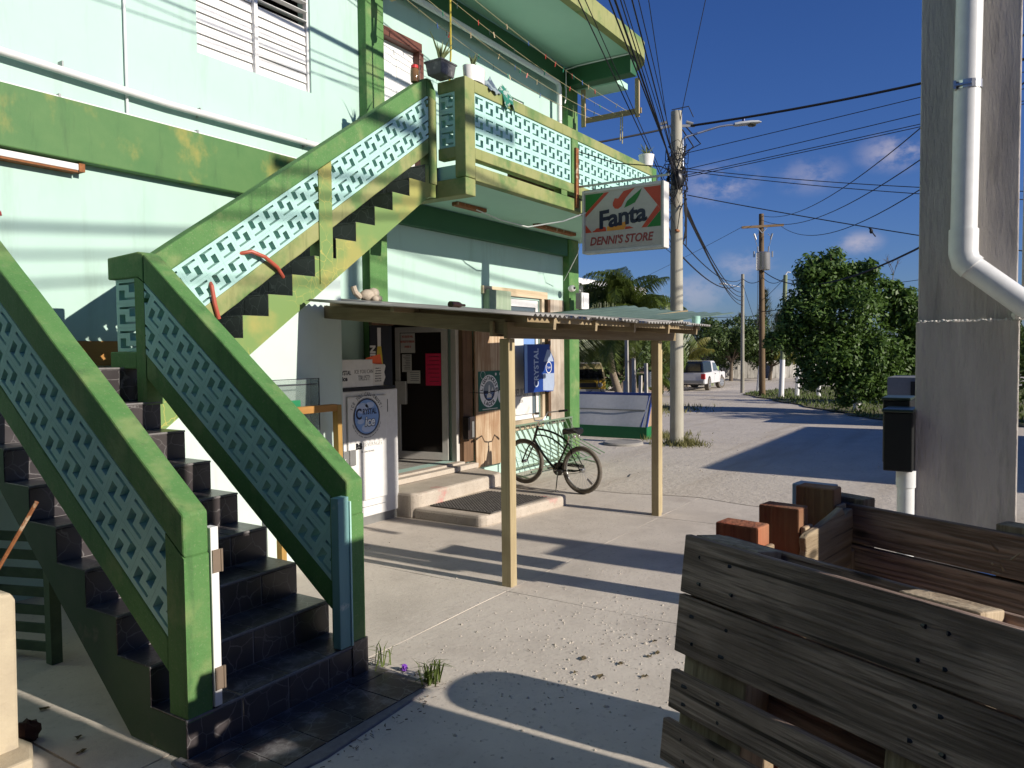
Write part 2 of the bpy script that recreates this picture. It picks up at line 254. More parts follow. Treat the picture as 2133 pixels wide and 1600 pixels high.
LEAF = leafmat('broad_leaf', (.028, .065, .012), (.115, .20, .035))
LEAFD = leafmat('dark_leaf', (.04, .075, .018), (.085, .125, .03))
PALMLEAF = leafmat('palm_leaf', (.05, .085, .018), (.13, .17, .03), rough=.4)
PALMY = leafmat('yellow_palm_leaf', (.11, .13, .02), (.24, .21, .04), rough=.45)
PINE = leafmat('casuarina_needles', (.055, .075, .04), (.09, .11, .06), rough=.7, tl=.15)
GRASS = leafmat('grass_blade', (.06, .10, .02), (.13, .17, .04), rough=.6)
GRASSD = leafmat('dry_grass_blade', (.12, .13, .04), (.24, .22, .09), rough=.7)
ALOE = leafmat('aloe_leaf', (.10, .14, .06), (.19, .22, .09), rough=.5, tl=.1)
TURF = mat('grass_verge_soil', (.10, .105, .04), (.17, .15, .08), scale=4, rough=.95, bump=.5, c3=(.30, .26, .19), c3lim=(.55, .7), c3scale=.8)
# ------------------------------------------------------------------ builders
ROOT = {}
def T(name, label, cat, loc=(0, 0, 0), rz=0, group=None, kind=None):
    o = bpy.data.objects.new(name, None); COL.objects.link(o); o.empty_display_size = .1
    o.location = loc; o.rotation_euler = (0, 0, rz); o['label'] = label; o['category'] = cat
    if group: o['group'] = group
    if kind: o['kind'] = kind
    ROOT[o.name] = Vector(loc); return o
def tag(o, label, cat, group=None):
    o['label'] = label; o['category'] = cat
    if group: o['group'] = group
    return o
def off(p):
    v = Vector((0, 0, 0))
    while p is not None: v += Vector(p.location); p = p.parent
    return v
def rframe(d, up=Vector((0, 0, 1))):
    d = d.normalized(); 
    if abs(d.dot(up)) > .98: up = Vector((1, 0, 0))
    s = d.cross(up).normalized(); t = s.cross(d).normalized(); return s, t
class MB:
    def __init__(s): s.v = []; s.f = []
    def add(s, vs, fs):
        n = len(s.v); s.v += [tuple(x) for x in vs]; s.f += [tuple(i + n for i in q) for q in fs]; return s
    def box(s, x0, x1, y0, y1, z0, z1):
        return s.add([(x0, y0, z0), (x1, y0, z0), (x1, y1, z0), (x0, y1, z0), (x0, y0, z1), (x1, y0, z1), (x1, y1, z1), (x0, y1, z1)],
                     [(0, 3, 2, 1), (4, 5, 6, 7), (0, 1, 5, 4), (1, 2, 6, 5), (2, 3, 7, 6), (3, 0, 4, 7)])
    def beam(s, p, q, wd, ht, up=(0, 0, 1)):
        p = Vector(p); q = Vector(q); a, t = rframe(q - p, Vector(up)); a = a * wd / 2; t = t * ht / 2
        vs = [p - a - t, p + a - t, p + a + t, p - a + t, q - a - t, q + a - t, q + a + t, q - a + t]
        return s.add(vs, [(0, 1, 2, 3), (7, 6, 5, 4), (0, 4, 5, 1), (1, 5, 6, 2), (2, 6, 7, 3), (3, 7, 4, 0)])
    def prism(s, poly, d0, d1, ax='y'):
        def mk(a, b, d): return {'x': (d, a, b), 'y': (a, d, b), 'z': (a, b, d)}[ax]
        n = len(poly); vs = [mk(a, b, d0) for a, b in poly] + [mk(a, b, d1) for a, b in poly]
        fs = [tuple(range(n)), tuple(range(2 * n - 1, n - 1, -1))] + [(i, i + n, (i + 1) % n + n, (i + 1) % n) for i in range(n)]
        return s.add(vs, fs)
    def tube(s, pts, r, n=7, closed=False, r1=None):
        pts = [Vector(p) for p in pts]; k = len(pts); vs = []; fs = []; prev = None
        for i, p in enumerate(pts):
            if closed: d = pts[(i + 1) % k] - pts[i - 1]
            else: d = pts[min(i + 1, k - 1)] - pts[max(i - 1, 0)]
            if prev is None: a, t = rframe(d)
            else:
                dd = d.normalized(); a = (prev - dd * prev.dot(dd))
                a = a.normalized() if a.length > 1e-6 else rframe(d)[0]; t = a.cross(dd).normalized()
            prev = a; rr = r if r1 is None else r + (r1 - r) * i / max(1, k - 1)
            vs += [p + (a * math.cos(2 * PI * j / n) + t * math.sin(2 * PI * j / n)) * rr for j in range(n)]
        m = k if closed else k - 1
        for i in range(m):
            for j in range(n):
                i2 = (i + 1) % k; fs.append((i * n + j, i * n + (j + 1) % n, i2 * n + (j + 1) % n, i2 * n + j))
        if not closed: fs += [tuple(range(n - 1, -1, -1)), tuple((k - 1) * n + j for j in range(n))]
        return s.add(vs, fs)
    def cyl(s, p, q, r0, r1=None, n=16):
        return s.tube([p, q], r0, n, r1=r0 if r1 is None else r1)
    def lathe(s, prof, c, n=16, axis='z', a0=0, a1=2 * PI):
        vs = []; fs = []; k = len(prof); full = abs(a1 - a0 - 2 * PI) < 1e-4; m = n if full else n + 1
        for j in range(m):
            a = a0 + (a1 - a0) * j / n
            for r, h in prof:
                x, y = r * math.cos(a), r * math.sin(a)
                vs.append({'z': (c[0] + x, c[1] + y, c[2] + h), 'x': (c[0] + h, c[1] + x, c[2] + y), 'y': (c[0] + x, c[1] + h, c[2] + y)}[axis])
        for j in range(n):
            j2 = (j + 1) % m
            for i in range(k - 1): fs.append((j * k + i, j2 * k + i, j2 * k + i + 1, j * k + i + 1))
        return s.add(vs, fs)
    def ball(s, c, rx, ry=None, rz=None, n=12, m=8, jit=0):
        ry = ry or rx; rz = rz or rx; vs = []; fs = []
        for i in range(m + 1):
            th = PI * i / m
            for j in range(n):
                ph = 2 * PI * j / n; k = 1 + random.uniform(-jit, jit)
                vs.append((c[0] + rx * k * math.sin(th) * math.cos(ph), c[1] + ry * k * math.sin(th) * math.sin(ph), c[2] + rz * k * math.cos(th)))
        for i in range(m):
            for j in range(n): fs.append((i * n + j, (i + 1) * n + j, (i + 1) * n + (j + 1) % n, i * n + (j + 1) % n))
        return s.add(vs, fs)
    def holes(s, xs, zs, solid, d0, d1, mp=lambda a, b, d: (a, d, b)):
        """plate cut by a grid; solid(i,j) says which cells are filled"""
        nx, nz = len(xs) - 1, len(zs) - 1; S = lambda i, j: 0 <= i < nx and 0 <= j < nz and solid(i, j)
        for i in range(nx):
            for j in range(nz):
                if not S(i, j): continue
                a, b, c, d = xs[i], xs[i + 1], zs[j], zs[j + 1]
                s.add([mp(a, c, d0), mp(b, c, d0), mp(b, d, d0), mp(a, d, d0)], [(0, 1, 2, 3)])
                s.add([mp(a, c, d1), mp(b, c, d1), mp(b, d, d1), mp(a, d, d1)], [(3, 2, 1, 0)])
                for (di, dj, p, q) in ((-1, 0, (a, c), (a, d)), (1, 0, (b, d), (b, c)), (0, -1, (b, c), (a, c)), (0, 1, (a, d), (b, d))):
                    if not S(i + di, j + dj): s.add([mp(*p, d0), mp(*q, d0), mp(*q, d1), mp(*p, d1)], [(0, 1, 2, 3)])
        return s
    def mesh(s, name, m, o=Vector((0, 0, 0)), smooth=False, weld=False):
        me = bpy.data.meshes.new(name); me.from_pydata([(x - o.x, y - o.y, z - o.z) for x, y, z in s.v], [], s.f)
        if m: me.materials.append(m)
        if weld or smooth:
            bm = bmesh.new(); bm.from_mesh(me); bmesh.ops.remove_doubles(bm, verts=bm.verts, dist=1e-5); bmesh.ops.recalc_face_normals(bm, faces=bm.faces); bm.to_mesh(me); bm.free()
        if smooth:
            for p in me.polygons: p.use_smooth = True
            try: me.set_sharp_from_angle(angle=math.radians(38))
            except Exception: pass
        me.update(); return me
    def build(s, name, m, parent=None, smooth=False, bev=0, local=False, origin=None, label=None, weld=False):
        """parts: coordinates are world unless local; a part's own origin is moved to the middle of its shape"""
        if local: o = Vector((0, 0, 0))
        else: o = off(parent)
        vs = s.v; c = Vector([(min(v[i] for v in vs) + max(v[i] for v in vs)) / 2 for i in range(3)])
        if parent is None: c.z = min(v[2] for v in vs)
        me = s.mesh(name, m, c, smooth, weld or bev > 0)
        ob = bpy.data.objects.new(name, me); COL.objects.link(ob); ob.location = c - o if not local else c
        if parent is not None: ob.parent = parent
        if bev:
            b = ob.modifiers.new('bevel', 'BEVEL'); b.width = bev; b.segments = 2; b.limit_method = 'ANGLE'; b.angle_limit = math.radians(40)
        if label: ob['label'] = label
        return ob
def inst(src, parent, loc, name=None, rot=None):
    c = src.copy(); c.name = name or src.name.split('.')[0]; COL.objects.link(c); c.parent = parent; c.location = loc
    if rot: c.rotation_euler = rot
    return c
def struct(o): o['kind'] = 'structure'; return o
def stuff(o): o['kind'] = 'stuff'; return o
# flat lettering: returns 2D triangles of a text with the built-in font
def glyphs(s, size=1, bold=0, align='CENTER', shear=0, wide=1, spacing=1, extr=.0):
    cu = bpy.data.curves.new('lettering', 'FONT'); cu.body = s; cu.size = size; cu.offset = bold; cu.align_x = align; cu.align_y = 'CENTER'; cu.shear = shear; cu.space_character = spacing; cu.resolution_u = 3
    cu.extrude = .0008
    ob = bpy.data.objects.new('lettering', cu); me = bpy.data.meshes.new_from_object(ob)
    v = [(p.co.x * wide, p.co.y, p.co.z) for p in me.vertices]; f = [tuple(p.vertices) for p in me.polygons]
    bpy.data.objects.remove(ob); bpy.data.curves.remove(cu); bpy.data.meshes.remove(me); return v, f
def text(mb, s, o, u, v, size, **k):
    o, u, v = Vector(o), Vector(u).normalized(), Vector(v).normalized(); n = u.cross(v); g = glyphs(s, size, **k)
    mb.add([o + u * x + v * y + n * z for x, y, z in g[0]], g[1]); return mb
def arctext(mb, s, o, u, v, size, rad, a0, a1, inside=False, **k):
    """letters along an arc, angles in degrees measured from u towards v"""
    o, u, v = Vector(o), Vector(u).normalized(), Vector(v).normalized(); n = len(s)
    for i, ch in enumerate(s):
        if ch == ' ': continue
        a = math.radians(a0 + (a1 - a0) * i / max(1, n - 1)); d = u * math.cos(a) + v * math.sin(a)
        t = (-u * math.sin(a) + v * math.cos(a)); 
        if not inside: tu, tv = -t, d
        else: tu, tv = t, -d
        text(mb, ch, o + d * rad, tu, tv, size, **k)
    return mb
def disc(mb, o, u, v, r0, r1, n=40, a0=0, a1=360, d=.0):
    o, u, v = Vector(o), Vector(u).normalized(), Vector(v).normalized(); w_ = u.cross(v) * d; vs = []; fs = []
    for i in range(n + 1):
        a = math.radians(a0 + (a1 - a0) * i / n); e = u * math.cos(a) + v * math.sin(a); vs += [o + e * r0 + w_, o + e * r1 + w_]
    for i in range(n): fs.append((2 * i, 2 * i + 1, 2 * i + 3, 2 * i + 2))
    return mb.add(vs, fs)
def flat(mb, o, u, v, poly, d=0):
    o, u, v = Vector(o), Vector(u).normalized(), Vector(v).normalized(); n = u.cross(v)
    return mb.add([o + u * x + v * y + n * d for x, y in poly], [tuple(range(len(poly)))])
def gz(x, y):
    r = math.hypot(x, y); t = min(1, max(0, (r - 14) / 36)); return -.55 * t * t * (3 - 2 * t)
# ------------------------------------------------------------------ ground
def ground():
    xs = [-150, -80, -40, -20, -10] + [-6 + i * 1.5 for i in range(1, 50)] + [75, 85, 100, 130, 180, 300, 600]
    ys = [-200, -100, -50, -25, -12] + [-8 + i * 1.5 for i in range(1, 28)] + [38, 45, 55, 70, 100, 200, 400]
    vs = []; fs = []
    for y in ys:
        for x in xs:
            z = gz(x, y)
            if x > 11 and -6 < y < 36: z += random.uniform(-.015, .015)
            vs.append((x, y, z - .012))
    n = len(xs)
    for j in range(len(ys) - 1):
        for i in range(n - 1): fs.append((j * n + i, j * n + i + 1, (j + 1) * n + i + 1, (j + 1) * n + i))
    mb = MB(); mb.add(vs, fs); struct(mb.build('ground', SAND, smooth=True))
ground()
def wob(a, b, k, amp, seed):
    rr = random.Random(seed); a = Vector(a); b = Vector(b); d = (b - a); nrm = Vector((-d.y, d.x)).normalized()
    return [tuple(a + d * (i / k) + nrm * (rr.uniform(-amp, amp) if 0 < i < k else 0)) for i in range(k)]
# forecourt of cast slabs with open joints, each slab a piece
apron = bpy.data.objects.new('concrete_forecourt', None); COL.objects.link(apron); struct(apron)
def forecourt():
    X = [-4.5, -1.2, 1.9, 5.27, 8.55, 10.9]; Y = [-4.0, -.4, 3.5, 6.76]; g = .004; s = 0
    for i in range(5):
        for j in range(3):
            s += 1; x0, x1, y0, y1 = X[i] + g, X[i + 1] - g, Y[j] + g, Y[j + 1] - g; w_ = .006
            p = wob((x0, y0), (x1, y0), 8, w_, s) + wob((x1, y0), (x1, y1), 8, .16 if i == 4 else w_, s + 50) + wob((x1, y1), (x0, y1), 8, w_, s + 90) + wob((x0, y1), (x0, y0), 8, w_, s + 130)
            if i == 4: p = [(x - (.9 * max(0, 1.5 - y) / 3 if x > 9.5 else 0), y) for x, y in p]
            mb = MB(); mb.prism(p, -.06, .0 + .0006 * ((s * 7) % 4), 'z'); mb.build('slab', APRON, apron)
forecourt()
# green verge under the trees across the street
def verge():
    pts = [(22.5, 1.2), (25, 3.6), (28, 5.2), (33, 7.6), (38, 10.2), (42, 12.3), (46, 12.6), (52, 10.5), (58, 6), (56, -2), (40, -5), (26, -3)]
    P = []
    for a, b in zip(pts, pts[1:] + pts[:1]): P += wob(a, b, 6, .22, int(a[0] * 10))
    c = (40, 4); vs = [(c[0], c[1], gz(*c) + .03)] + [(x, y, gz(x, y) + .02) for x, y in P]
    n = len(P); mb = MB(); mb.add(vs, [(0, i + 1, (i + 1) % n + 1) for i in range(n)])
    ob = mb.build('grass_verge', TURF); struct(ob)
    bm = bmesh.new(); bm.from_mesh(ob.data); bmesh.ops.subdivide_edges(bm, edges=bm.edges, cuts=3)
    for v in bm.verts: v.co.z = gz(v.co.x + ob.location.x, v.co.y + ob.location.y) + .03 - ob.location.z
    bm.to_mesh(ob.data); bm.free()
    def inside(x, y):
        c_ = False
        for (x1, y1), (x2, y2) in zip(pts, pts[1:] + pts[:1]):
            if (y1 > y) != (y2 > y) and x < (x2 - x1) * (y - y1) / (y2 - y1) + x1: c_ = not c_
        return c_
    mb = MB(); rr = random.Random(3); k = 0
    while k < 9000:
        x, y = rr.uniform(22, 58), rr.uniform(-4, 13)
        if not inside(x, y): continue
        k += 1; h = rr.uniform(.06, .2); a = rr.uniform(0, 2 * PI); dx, dy = math.cos(a) * .035, math.sin(a) * .035; z = gz(x, y) + .02; b = rr.uniform(-.08, .08); c2 = rr.uniform(-.08, .08)
        mb.add([(x - dx, y - dy, z), (x + dx, y + dy, z), (x + b, y + c2, z + h)], [(0, 1, 2)])
    stuff(mb.build('grass', GRASS))
verge()
def drifts():
    # sand blown over the open edge of the forecourt
    rr = random.Random(4)
    for (cx, cy, a, b, n) in ((10.7, 3.2, 1.0, 2.6, 40), (10.2, 6.0, .9, .7, 26), (10.1, .3, 1.3, 1.4, 30), (9.4, 1.6, .5, .35, 18)):
        P = []; ph = rr.uniform(0, 6)
        for i in range(n): q = 2 * PI * i / n; k = 1 + .16 * math.sin(3 * q + ph) + .1 * math.sin(7 * q + 2 * ph) + rr.uniform(-.06, .06); P.append((cx + a * k * math.cos(q), cy + b * k * math.sin(q), .006))
        mb = MB(); mb.add([(cx, cy, .012)] + P, [(0, 1 + i, 1 + (i + 1) % n) for i in range(n)]); struct(mb.build('sand_drift', SAND))
drifts()
def gravel():
    mb = MB(); rr = random.Random(11)
    def peb(x, y, r):
        z = gz(x, y); n = 5; vs = [(x, y, z + r * rr.uniform(.5, .9))]; a0 = rr.uniform(0, 6)
        for i in range(n): a = a0 + 2 * PI * i / n; q = r * rr.uniform(.7, 1.3); vs.append((x + q * math.cos(a), y + q * math.sin(a), z - .002))
        mb.add(vs, [(0, 1 + i, 1 + (i + 1) % n) for i in range(n)])
    for _ in range(1500):
        t = rr.random()
        if t < .62: x, y = rr.gauss(4.6, .8), rr.gauss(2.4, .55); r = abs(rr.gauss(.005, .004)) + .0025
        elif t < .8: x, y = rr.uniform(3.3, 8), rr.uniform(1.2, 5.5); r = rr.uniform(.003, .007)
        else: x, y = rr.uniform(10.5, 22), rr.uniform(1, 8); r = abs(rr.gauss(.005, .006)) + .004
        peb(x, y, r)
    stuff(mb.build('gravel', STONE))
gravel()
# ------------------------------------------------------------------ breeze block pattern
def block_mesh(size, depth):
    """one square screen block: two L-shaped openings leave an S between them"""
    xs = [0, .14, .405, .595, .86, 1]; zs = [0, .14, .23, .45, .55, .77, .86, 1]
    def solid(i, j):
        x = (xs[i] + xs[i + 1]) / 2; z = (zs[j] + zs[j + 1]) / 2
        for (p, q) in ((x, z), (1 - x, 1 - z)):
            if .14 < p < .86 and .77 < q < .86: return False
            if .14 < p < .405 and .45 < q < .86: return False
        return True
    mb = MB(); mb.holes([(x - .5) * size for x in xs], [(z - .5) * size for z in zs], solid, -depth / 2, depth / 2); return mb
YW = 6.76
# ------------------------------------------------------------------ the store
store = T('store_building', 'mint and green two storey concrete store with balcony and flat canopy', 'store', (6, YW, 0))
def grid_wall(mb, x0, x1, z0, z1, ops, d0, d1):
    xs = sorted({x0, x1, *[o[0] for o in ops], *[o[1] for o in ops]}); zs = sorted({z0, z1, *[o[2] for o in ops], *[o[3] for o in ops]})
    def solid(i, j):
        x = (xs[i] + xs[i + 1]) / 2; z = (zs[j] + zs[j + 1]) / 2
        return not any(o[0] < x < o[1] and o[2] < z < o[3] for o in ops)
    mb.holes(xs, zs, solid, d0, d1)
OPS = [(7.42, 8.93, .40, 2.42), (4.78, 6.25, 4.96, 6.7), (7.36, 8.22, 4.14, 6.08), (10.22, 11.25, .85, 2.84), (9.6, 10.83, 5.25, 6.05)]
def store_shell():
    mb = MB(); grid_wall(mb, -4.5, 12.42, 0, 8.2, OPS, YW, YW + .2); mb.build('wall', MINT, store)
    mb = MB(); mb.box(12.24, 12.42, YW + .2, 15, 0, 8.2); mb.box(-4.5, -4.3, YW + .2, 15, 0, 8.2); mb.box(-4.3, 12.24, 14.8, 15, 0, 8.2); mb.build('wall', MINT, store)
    mb = MB(); mb.box(-4.3, 12.24, YW + .2, 14.8, 3.98, 4.12); mb.build('floor', CONC, store)
    mb = MB(); mb.box(-4.5, 12.42, YW, 15, 8.2, 8.35); mb.build('roof', CONC, store)
    # shop room and the dim rooms upstairs
    mb = MB(); mb.box(-4.3, 12.24, YW + .2, 14.8, .30, .395); mb.build('floor', CONC, store)
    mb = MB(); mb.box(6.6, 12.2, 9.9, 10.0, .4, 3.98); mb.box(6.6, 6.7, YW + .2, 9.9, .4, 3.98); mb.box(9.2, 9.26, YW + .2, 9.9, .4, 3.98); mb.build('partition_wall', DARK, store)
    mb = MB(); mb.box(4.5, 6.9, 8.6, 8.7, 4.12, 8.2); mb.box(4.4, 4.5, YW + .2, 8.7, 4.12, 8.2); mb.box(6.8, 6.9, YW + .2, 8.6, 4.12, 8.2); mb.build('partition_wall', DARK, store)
    # floor band: proud beam across the whole front
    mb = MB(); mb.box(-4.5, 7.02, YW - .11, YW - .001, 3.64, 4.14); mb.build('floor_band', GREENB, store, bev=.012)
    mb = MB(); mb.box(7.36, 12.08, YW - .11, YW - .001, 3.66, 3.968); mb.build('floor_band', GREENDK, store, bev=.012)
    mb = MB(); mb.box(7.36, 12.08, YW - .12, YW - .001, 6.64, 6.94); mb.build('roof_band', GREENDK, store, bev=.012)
    # columns
    for (x0, x1, m) in ((7.02, 7.34, GREEN), (12.09, 12.45, GREEN)):
        mb = MB(); mb.box(x0, x1, YW - .13, YW + (.02 if x0 < 10 else .3), 0, 3.966); mb.box(x0, x1, YW - .13, YW + (.02 if x0 < 10 else .3), 4.136, 6.945); mb.build('column', m, store, bev=.01)
store_shell()
def balcony():
    # slab with its own front beam, slot and railing of screen blocks
    mb = MB(); mb.box(7.12, 12.75, 5.30, YW - .115, 3.97, 4.13); mb.box(12.46, 12.75, YW - .115, 9.5, 3.97, 4.13); mb.build('balcony_slab', MINTD, store)
    mb = MB(); mb.box(7.08, 7.27, 5.20, YW - .135, 3.77, 3.968); mb.build('landing_beam', GREENF, store, bev=.01)
    rl = MB()
    Yf, Yb = 5.20, 5.32
    rl.box(7.272, 12.62, Yf, Yb, 4.952, 5.09)           # top rail
    rail = rl.build('balcony_railing', GREENF, store, bev=.01)
    rl = MB(); rl.box(7.275, 12.62, Yf, Yb, 3.955, 4.128); rl.build('edge_beam', GREENF, rail, bev=.01)
    rl = MB(); rl.box(7.272, 12.62, Yf, Yb, 4.20, 4.33); rl.build('bottom_rail', GREENF, rail, bev=.01)
    rl = MB(); rl.box(8.3, 9.25, 5.40, 5.44, 4.131, 4.40); rl.box(9.45, 11.15, 5.5, 5.54, 4.131, 4.40); mk = rl.build('slot_dark_board', WOOD_DK, store)  # dark boards put behind the slot so it looks dark
    mb = MB(); mb.box(7.08, 7.268, Yf - .004, Yb + .03, 3.972, 5.09); mb.build('railing_post', GREENF, rail, bev=.01)
    mb = MB(); mb.box(9.575, 9.76, Yf - .003, Yb + .003, 4.332, 4.95); mb.build('railing_post', GREEN, rail)
    mb = MB(); mb.box(12.45, 12.62, Yf - .003, Yb + .003, 3.972, 5.095); mb.build('railing_post', GREEN, rail)
    for x in (9.28, 11.2): 
        mb = MB(); mb.box(x, x + .16, Yf + .002, Yb - .002, 4.13, 4.198); mb.build('slot_support', GREENF, rail)
    s = .2067
    proto = None
    for x0, n, w_ in ((7.272, 11, 2.303), (9.762, 13, 2.688)):
        sx = w_ / n
        for i in range(n):
            for j in range(3):
                loc = Vector((x0 + sx * (i + .5), (Yf + Yb) / 2, 4.332 + s * (j + .5)))
                if proto is None:
                    proto = block_mesh(1, .085).build('block', MINTB, rail); proto.scale = (sx, 1, s)
                b = proto if (i == 0 and j == 0 and x0 < 8) else inst(proto, rail, (0, 0, 0))
                b.location = loc - off(rail); b.scale = (sx - .001, 1, s - .001)
    # return towards the stair
    rl = MB(); rl.box(7.09, 7.20, Yb + .032, 5.60, 4.95, 5.085); ret = rl.build('return_railing', GREENF, store, bev=.008); rl = MB(); rl.box(7.09, 7.20, Yb + .032, 5.60, 4.20, 4.33); rl.build('bottom_rail', GREENF, ret, bev=.008)
    for k in range(3):
        b = inst(proto, ret, (0, 0, 0), 'block', (0, 0, PI / 2)); b.scale = (.235, 1, s - .001); b.location = Vector((7.145, 5.475, 4.332 + s * (k + .5))) - off(ret)
    # right end of the balcony turns along the far side of the house
    rl = MB(); rl.box(12.50, 12.62, 5.325, 9.4, 4.952, 5.09); ret = rl.build('side_railing', GREENF, store); rl = MB(); rl.box(12.50, 12.62, 5.325, 9.4, 4.20, 4.33); rl.build('bottom_rail', GREENF, ret)
    for i in range(18):
        for k in range(3):
            b = inst(proto, ret, (0, 0, 0), 'block', (0, 0, PI / 2)); b.scale = (.2255, 1, s - .001); b.location = Vector((12.56, 5.325 + .2264 * (i + .5), 4.332 + s * (k + .5))) - off(ret)
    return proto
BLOCK = balcony()
def canopy():
    # flat roof canopy over the balcony with a rounded far corner
    r = .75; cx, cy = 12.15, 5.29 + r
    arc = [(cx + r * math.sin(a), cy - r * math.cos(a)) for a in [PI / 2 * i / 10 for i in range(11)]]
    outline = [(6.95, YW - .122), (6.95, 5.29)] + arc + [(12.9, 9.5), (12.46, 9.5), (12.46, YW - .122)]
    mb = MB(); mb.prism(outline, 6.95, 7.0, 'z'); mb.build('soffit', MINTD, store)
    mb = MB(); mb.prism(outline, 7.003, 7.16, 'z'); mb.build('canopy_slab', CONC, store)
    lip = [(6.94, 5.275)] + [(cx + (r + .015) * math.sin(a), cy - (r + .015) * math.cos(a)) for a in [PI / 2 * i / 10 for i in range(11)]] + [(12.915, 9.5)]
    mb = MB(); n = len(lip); h0, h1 = 6.90, 7.19
    inner = [(6.94, 5.40)] + [(cx + (r - .11) * math.sin(a), cy - (r - .11) * math.cos(a)) for a in [PI / 2 * i / 10 for i in range(11)]] + [(12.79, 9.5)]
    for i in range(n - 1):
        a, b, c, d = lip[i], lip[i + 1], inner[i + 1], inner[i]
        mb.add([(*a, h0), (*b, h0), (*b, h1), (*a, h1), (*d, h0), (*c, h0), (*c, h1), (*d, h1)], [(0, 1, 2, 3), (7, 6, 5, 4), (0, 4, 5, 1), (3, 2, 6, 7)] + ([(0, 3, 7, 4)] if i == 0 else []) + ([(1, 5, 6, 2)] if i == n - 2 else []))
    mb.build('canopy_edge', GREENF, store, smooth=True)
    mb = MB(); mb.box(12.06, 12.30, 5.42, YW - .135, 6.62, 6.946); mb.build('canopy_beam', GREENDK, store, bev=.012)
    mb = MB(); mb.box(12.31, 12.77, 5.8, YW - .135, 6.60, 6.70); mb.build('canopy_slab', MINTD, store)
canopy()
def store_openings():
    # upstairs louvre window, two leaves; the right leaf has its upper slats open
    fr = MB(); Y0 = YW + .03
    fr.box(4.78, 4.80, Y0, Y0 + .06, 4.96, 6.7); fr.box(6.225, 6.25, Y0, Y0 + .06, 4.96, 6.7); fr.box(5.485, 5.53, Y0 - .02, Y0 + .06, 4.965, 6.7); fr.box(4.80, 6.225, Y0, Y0 + .06, 4.945, 4.965)
    win = fr.build('louvre_window', WHITE, store)
    sl = None
    for (x0, x1, op) in ((4.805, 5.482, 99), (5.535, 6.222, 7)):
        for k in range(16):
            z = 4.972 + .105 * k; a = 78 if k < op else 8
            mb = MB(); c, s_ = math.cos(math.radians(a)), math.sin(math.radians(a)); h = .057
            yc = Y0 + .03; mb.beam((x0, yc, z + .05), (x1, yc, z + .05), 2 * h, .006, up=(0, -s_, c)); mb.build('slat', WHITE, win)
    # louvre window behind the balcony rail
    fr = MB(); fr.box(9.6, 10.83, YW + .03, YW + .07, 5.25, 5.3); fr.box(9.6, 10.83, YW + .03, YW + .07, 6.0, 6.05); fr.box(9.6, 9.65, YW + .03, YW + .07, 5.3, 6.0); fr.box(10.78, 10.83, YW + .03, YW + .07, 5.3, 6.0)
    win = fr.build('louvre_window', WHITE, store)
    for k in range(7):
        mb = MB(); z = 5.35 + .1 * k; mb.beam((9.652, YW + .05, z), (10.778, YW + .05, z), .105, .006, up=(0, -.97, .2)); mb.build('slat', WHITE, win)
    # panelled door onto the balcony
    mb = MB(); mb.box(7.36, 8.16, YW + .09, YW + .13, 4.14, 6.02); d = mb.build('balcony_door', WHITE, store)
    for x in (7.45, 7.81):
        for (z0, z1) in ((4.3, 4.85), (4.98, 5.45), (5.58, 5.86)):
            mb = MB(); mb.box(x, x + .27, YW + .082, YW + .088, z0, z1); mb.build('panel', WHITE, d, bev=.004)
    mb = MB(); mb.box(7.36, 8.22, YW - .02, YW + .14, 6.022, 6.14); mb.box(8.16, 8.25, YW - .02, YW + .14, 4.14, 6.02); mb.build('door_frame', plain('brown_frame_paint', (.13, .045, .03), rough=.5), store, bev=.008)
    # shop doorway: aluminium frame, leaf swung inwards
    fr = MB(); fr.box(7.36, 8.93, YW - .03, YW + .06, 2.375, 2.425); fr.box(8.86, 8.93, YW - .03, YW + .06, .40, 2.375); fr.box(7.36, 7.42, YW - .03, YW + .06, .4, 2.375)
    fr.build('door_frame', ALU, store, bev=.004)
    p = Vector((8.86, 6.88, 0)); q = Vector((8.68, 7.71, 0)); u = (q - p).normalized(); L_ = (q - p).length
    def along(mb, a, b, z0, z1, t=.04):
        mb.beam(p + u * a + Vector((0, 0, (z0 + z1) / 2)), p + u * b + Vector((0, 0, (z0 + z1) / 2)), t, z1 - z0)
    mb = MB(); along(mb, 0, .09, .41, 2.36); along(mb, L_ - .07, L_, .41, 2.36); along(mb, .09, L_ - .07, 2.28, 2.36); along(mb, .09, L_ - .07, .41, .52); leaf = mb.build('glass_door', ALU, store)
    mb = MB(); along(mb, .09, L_ - .07, .52, 2.28, .006); mb.build('pane', plain('tinted_door_glass', (.05, .04, .035), rough=.05, spec=.7, alpha=.35), leaf)
    mb = MB(); along(mb, L_ - .17, L_ + .0, 1.22, 1.56, .07); mb.build('push_plate', ALU, leaf)
    n_ = Vector((-u.y, u.x, 0)); n_ = -n_ if n_.x > 0 else n_
    def card(nm, a, b, z0, z1, m, lines=0):
        o = p + n_ * .012; mb = MB(); mb.add([o + u * a + Vector((0, 0, z0)), o + u * b + Vector((0, 0, z0)), o + u * b + Vector((0, 0, z1)), o + u * a + Vector((0, 0, z1))], [(0, 1, 2, 3)]); 
        r = mb.build(nm, m, leaf)
        return r
    card('notice', .52, .76, 1.98, 2.27, PAPER); mb = MB(); o = p + n_ * .016 + u * .64
    for k, s_ in enumerate(('NO LIQUOR WILL', 'BE SOLD TO PERSONS', 'UNDER 18')): text(mb, s_, o + Vector((0, 0, 2.22 - .075 * k)), -u, (0, 0, 1), .042, bold=.001, wide=.55)
    mb.build('lettering', REDP, leaf)
    card('notice', .10, .35, 1.50, 1.97, PINK); card('notice', .44, .66, 1.53, 1.72, PAPER); card('notice', .58, .74, 1.70, 1.96, PAPER)
    mb = MB(); rr = random.Random(5); o = p + n_ * .016
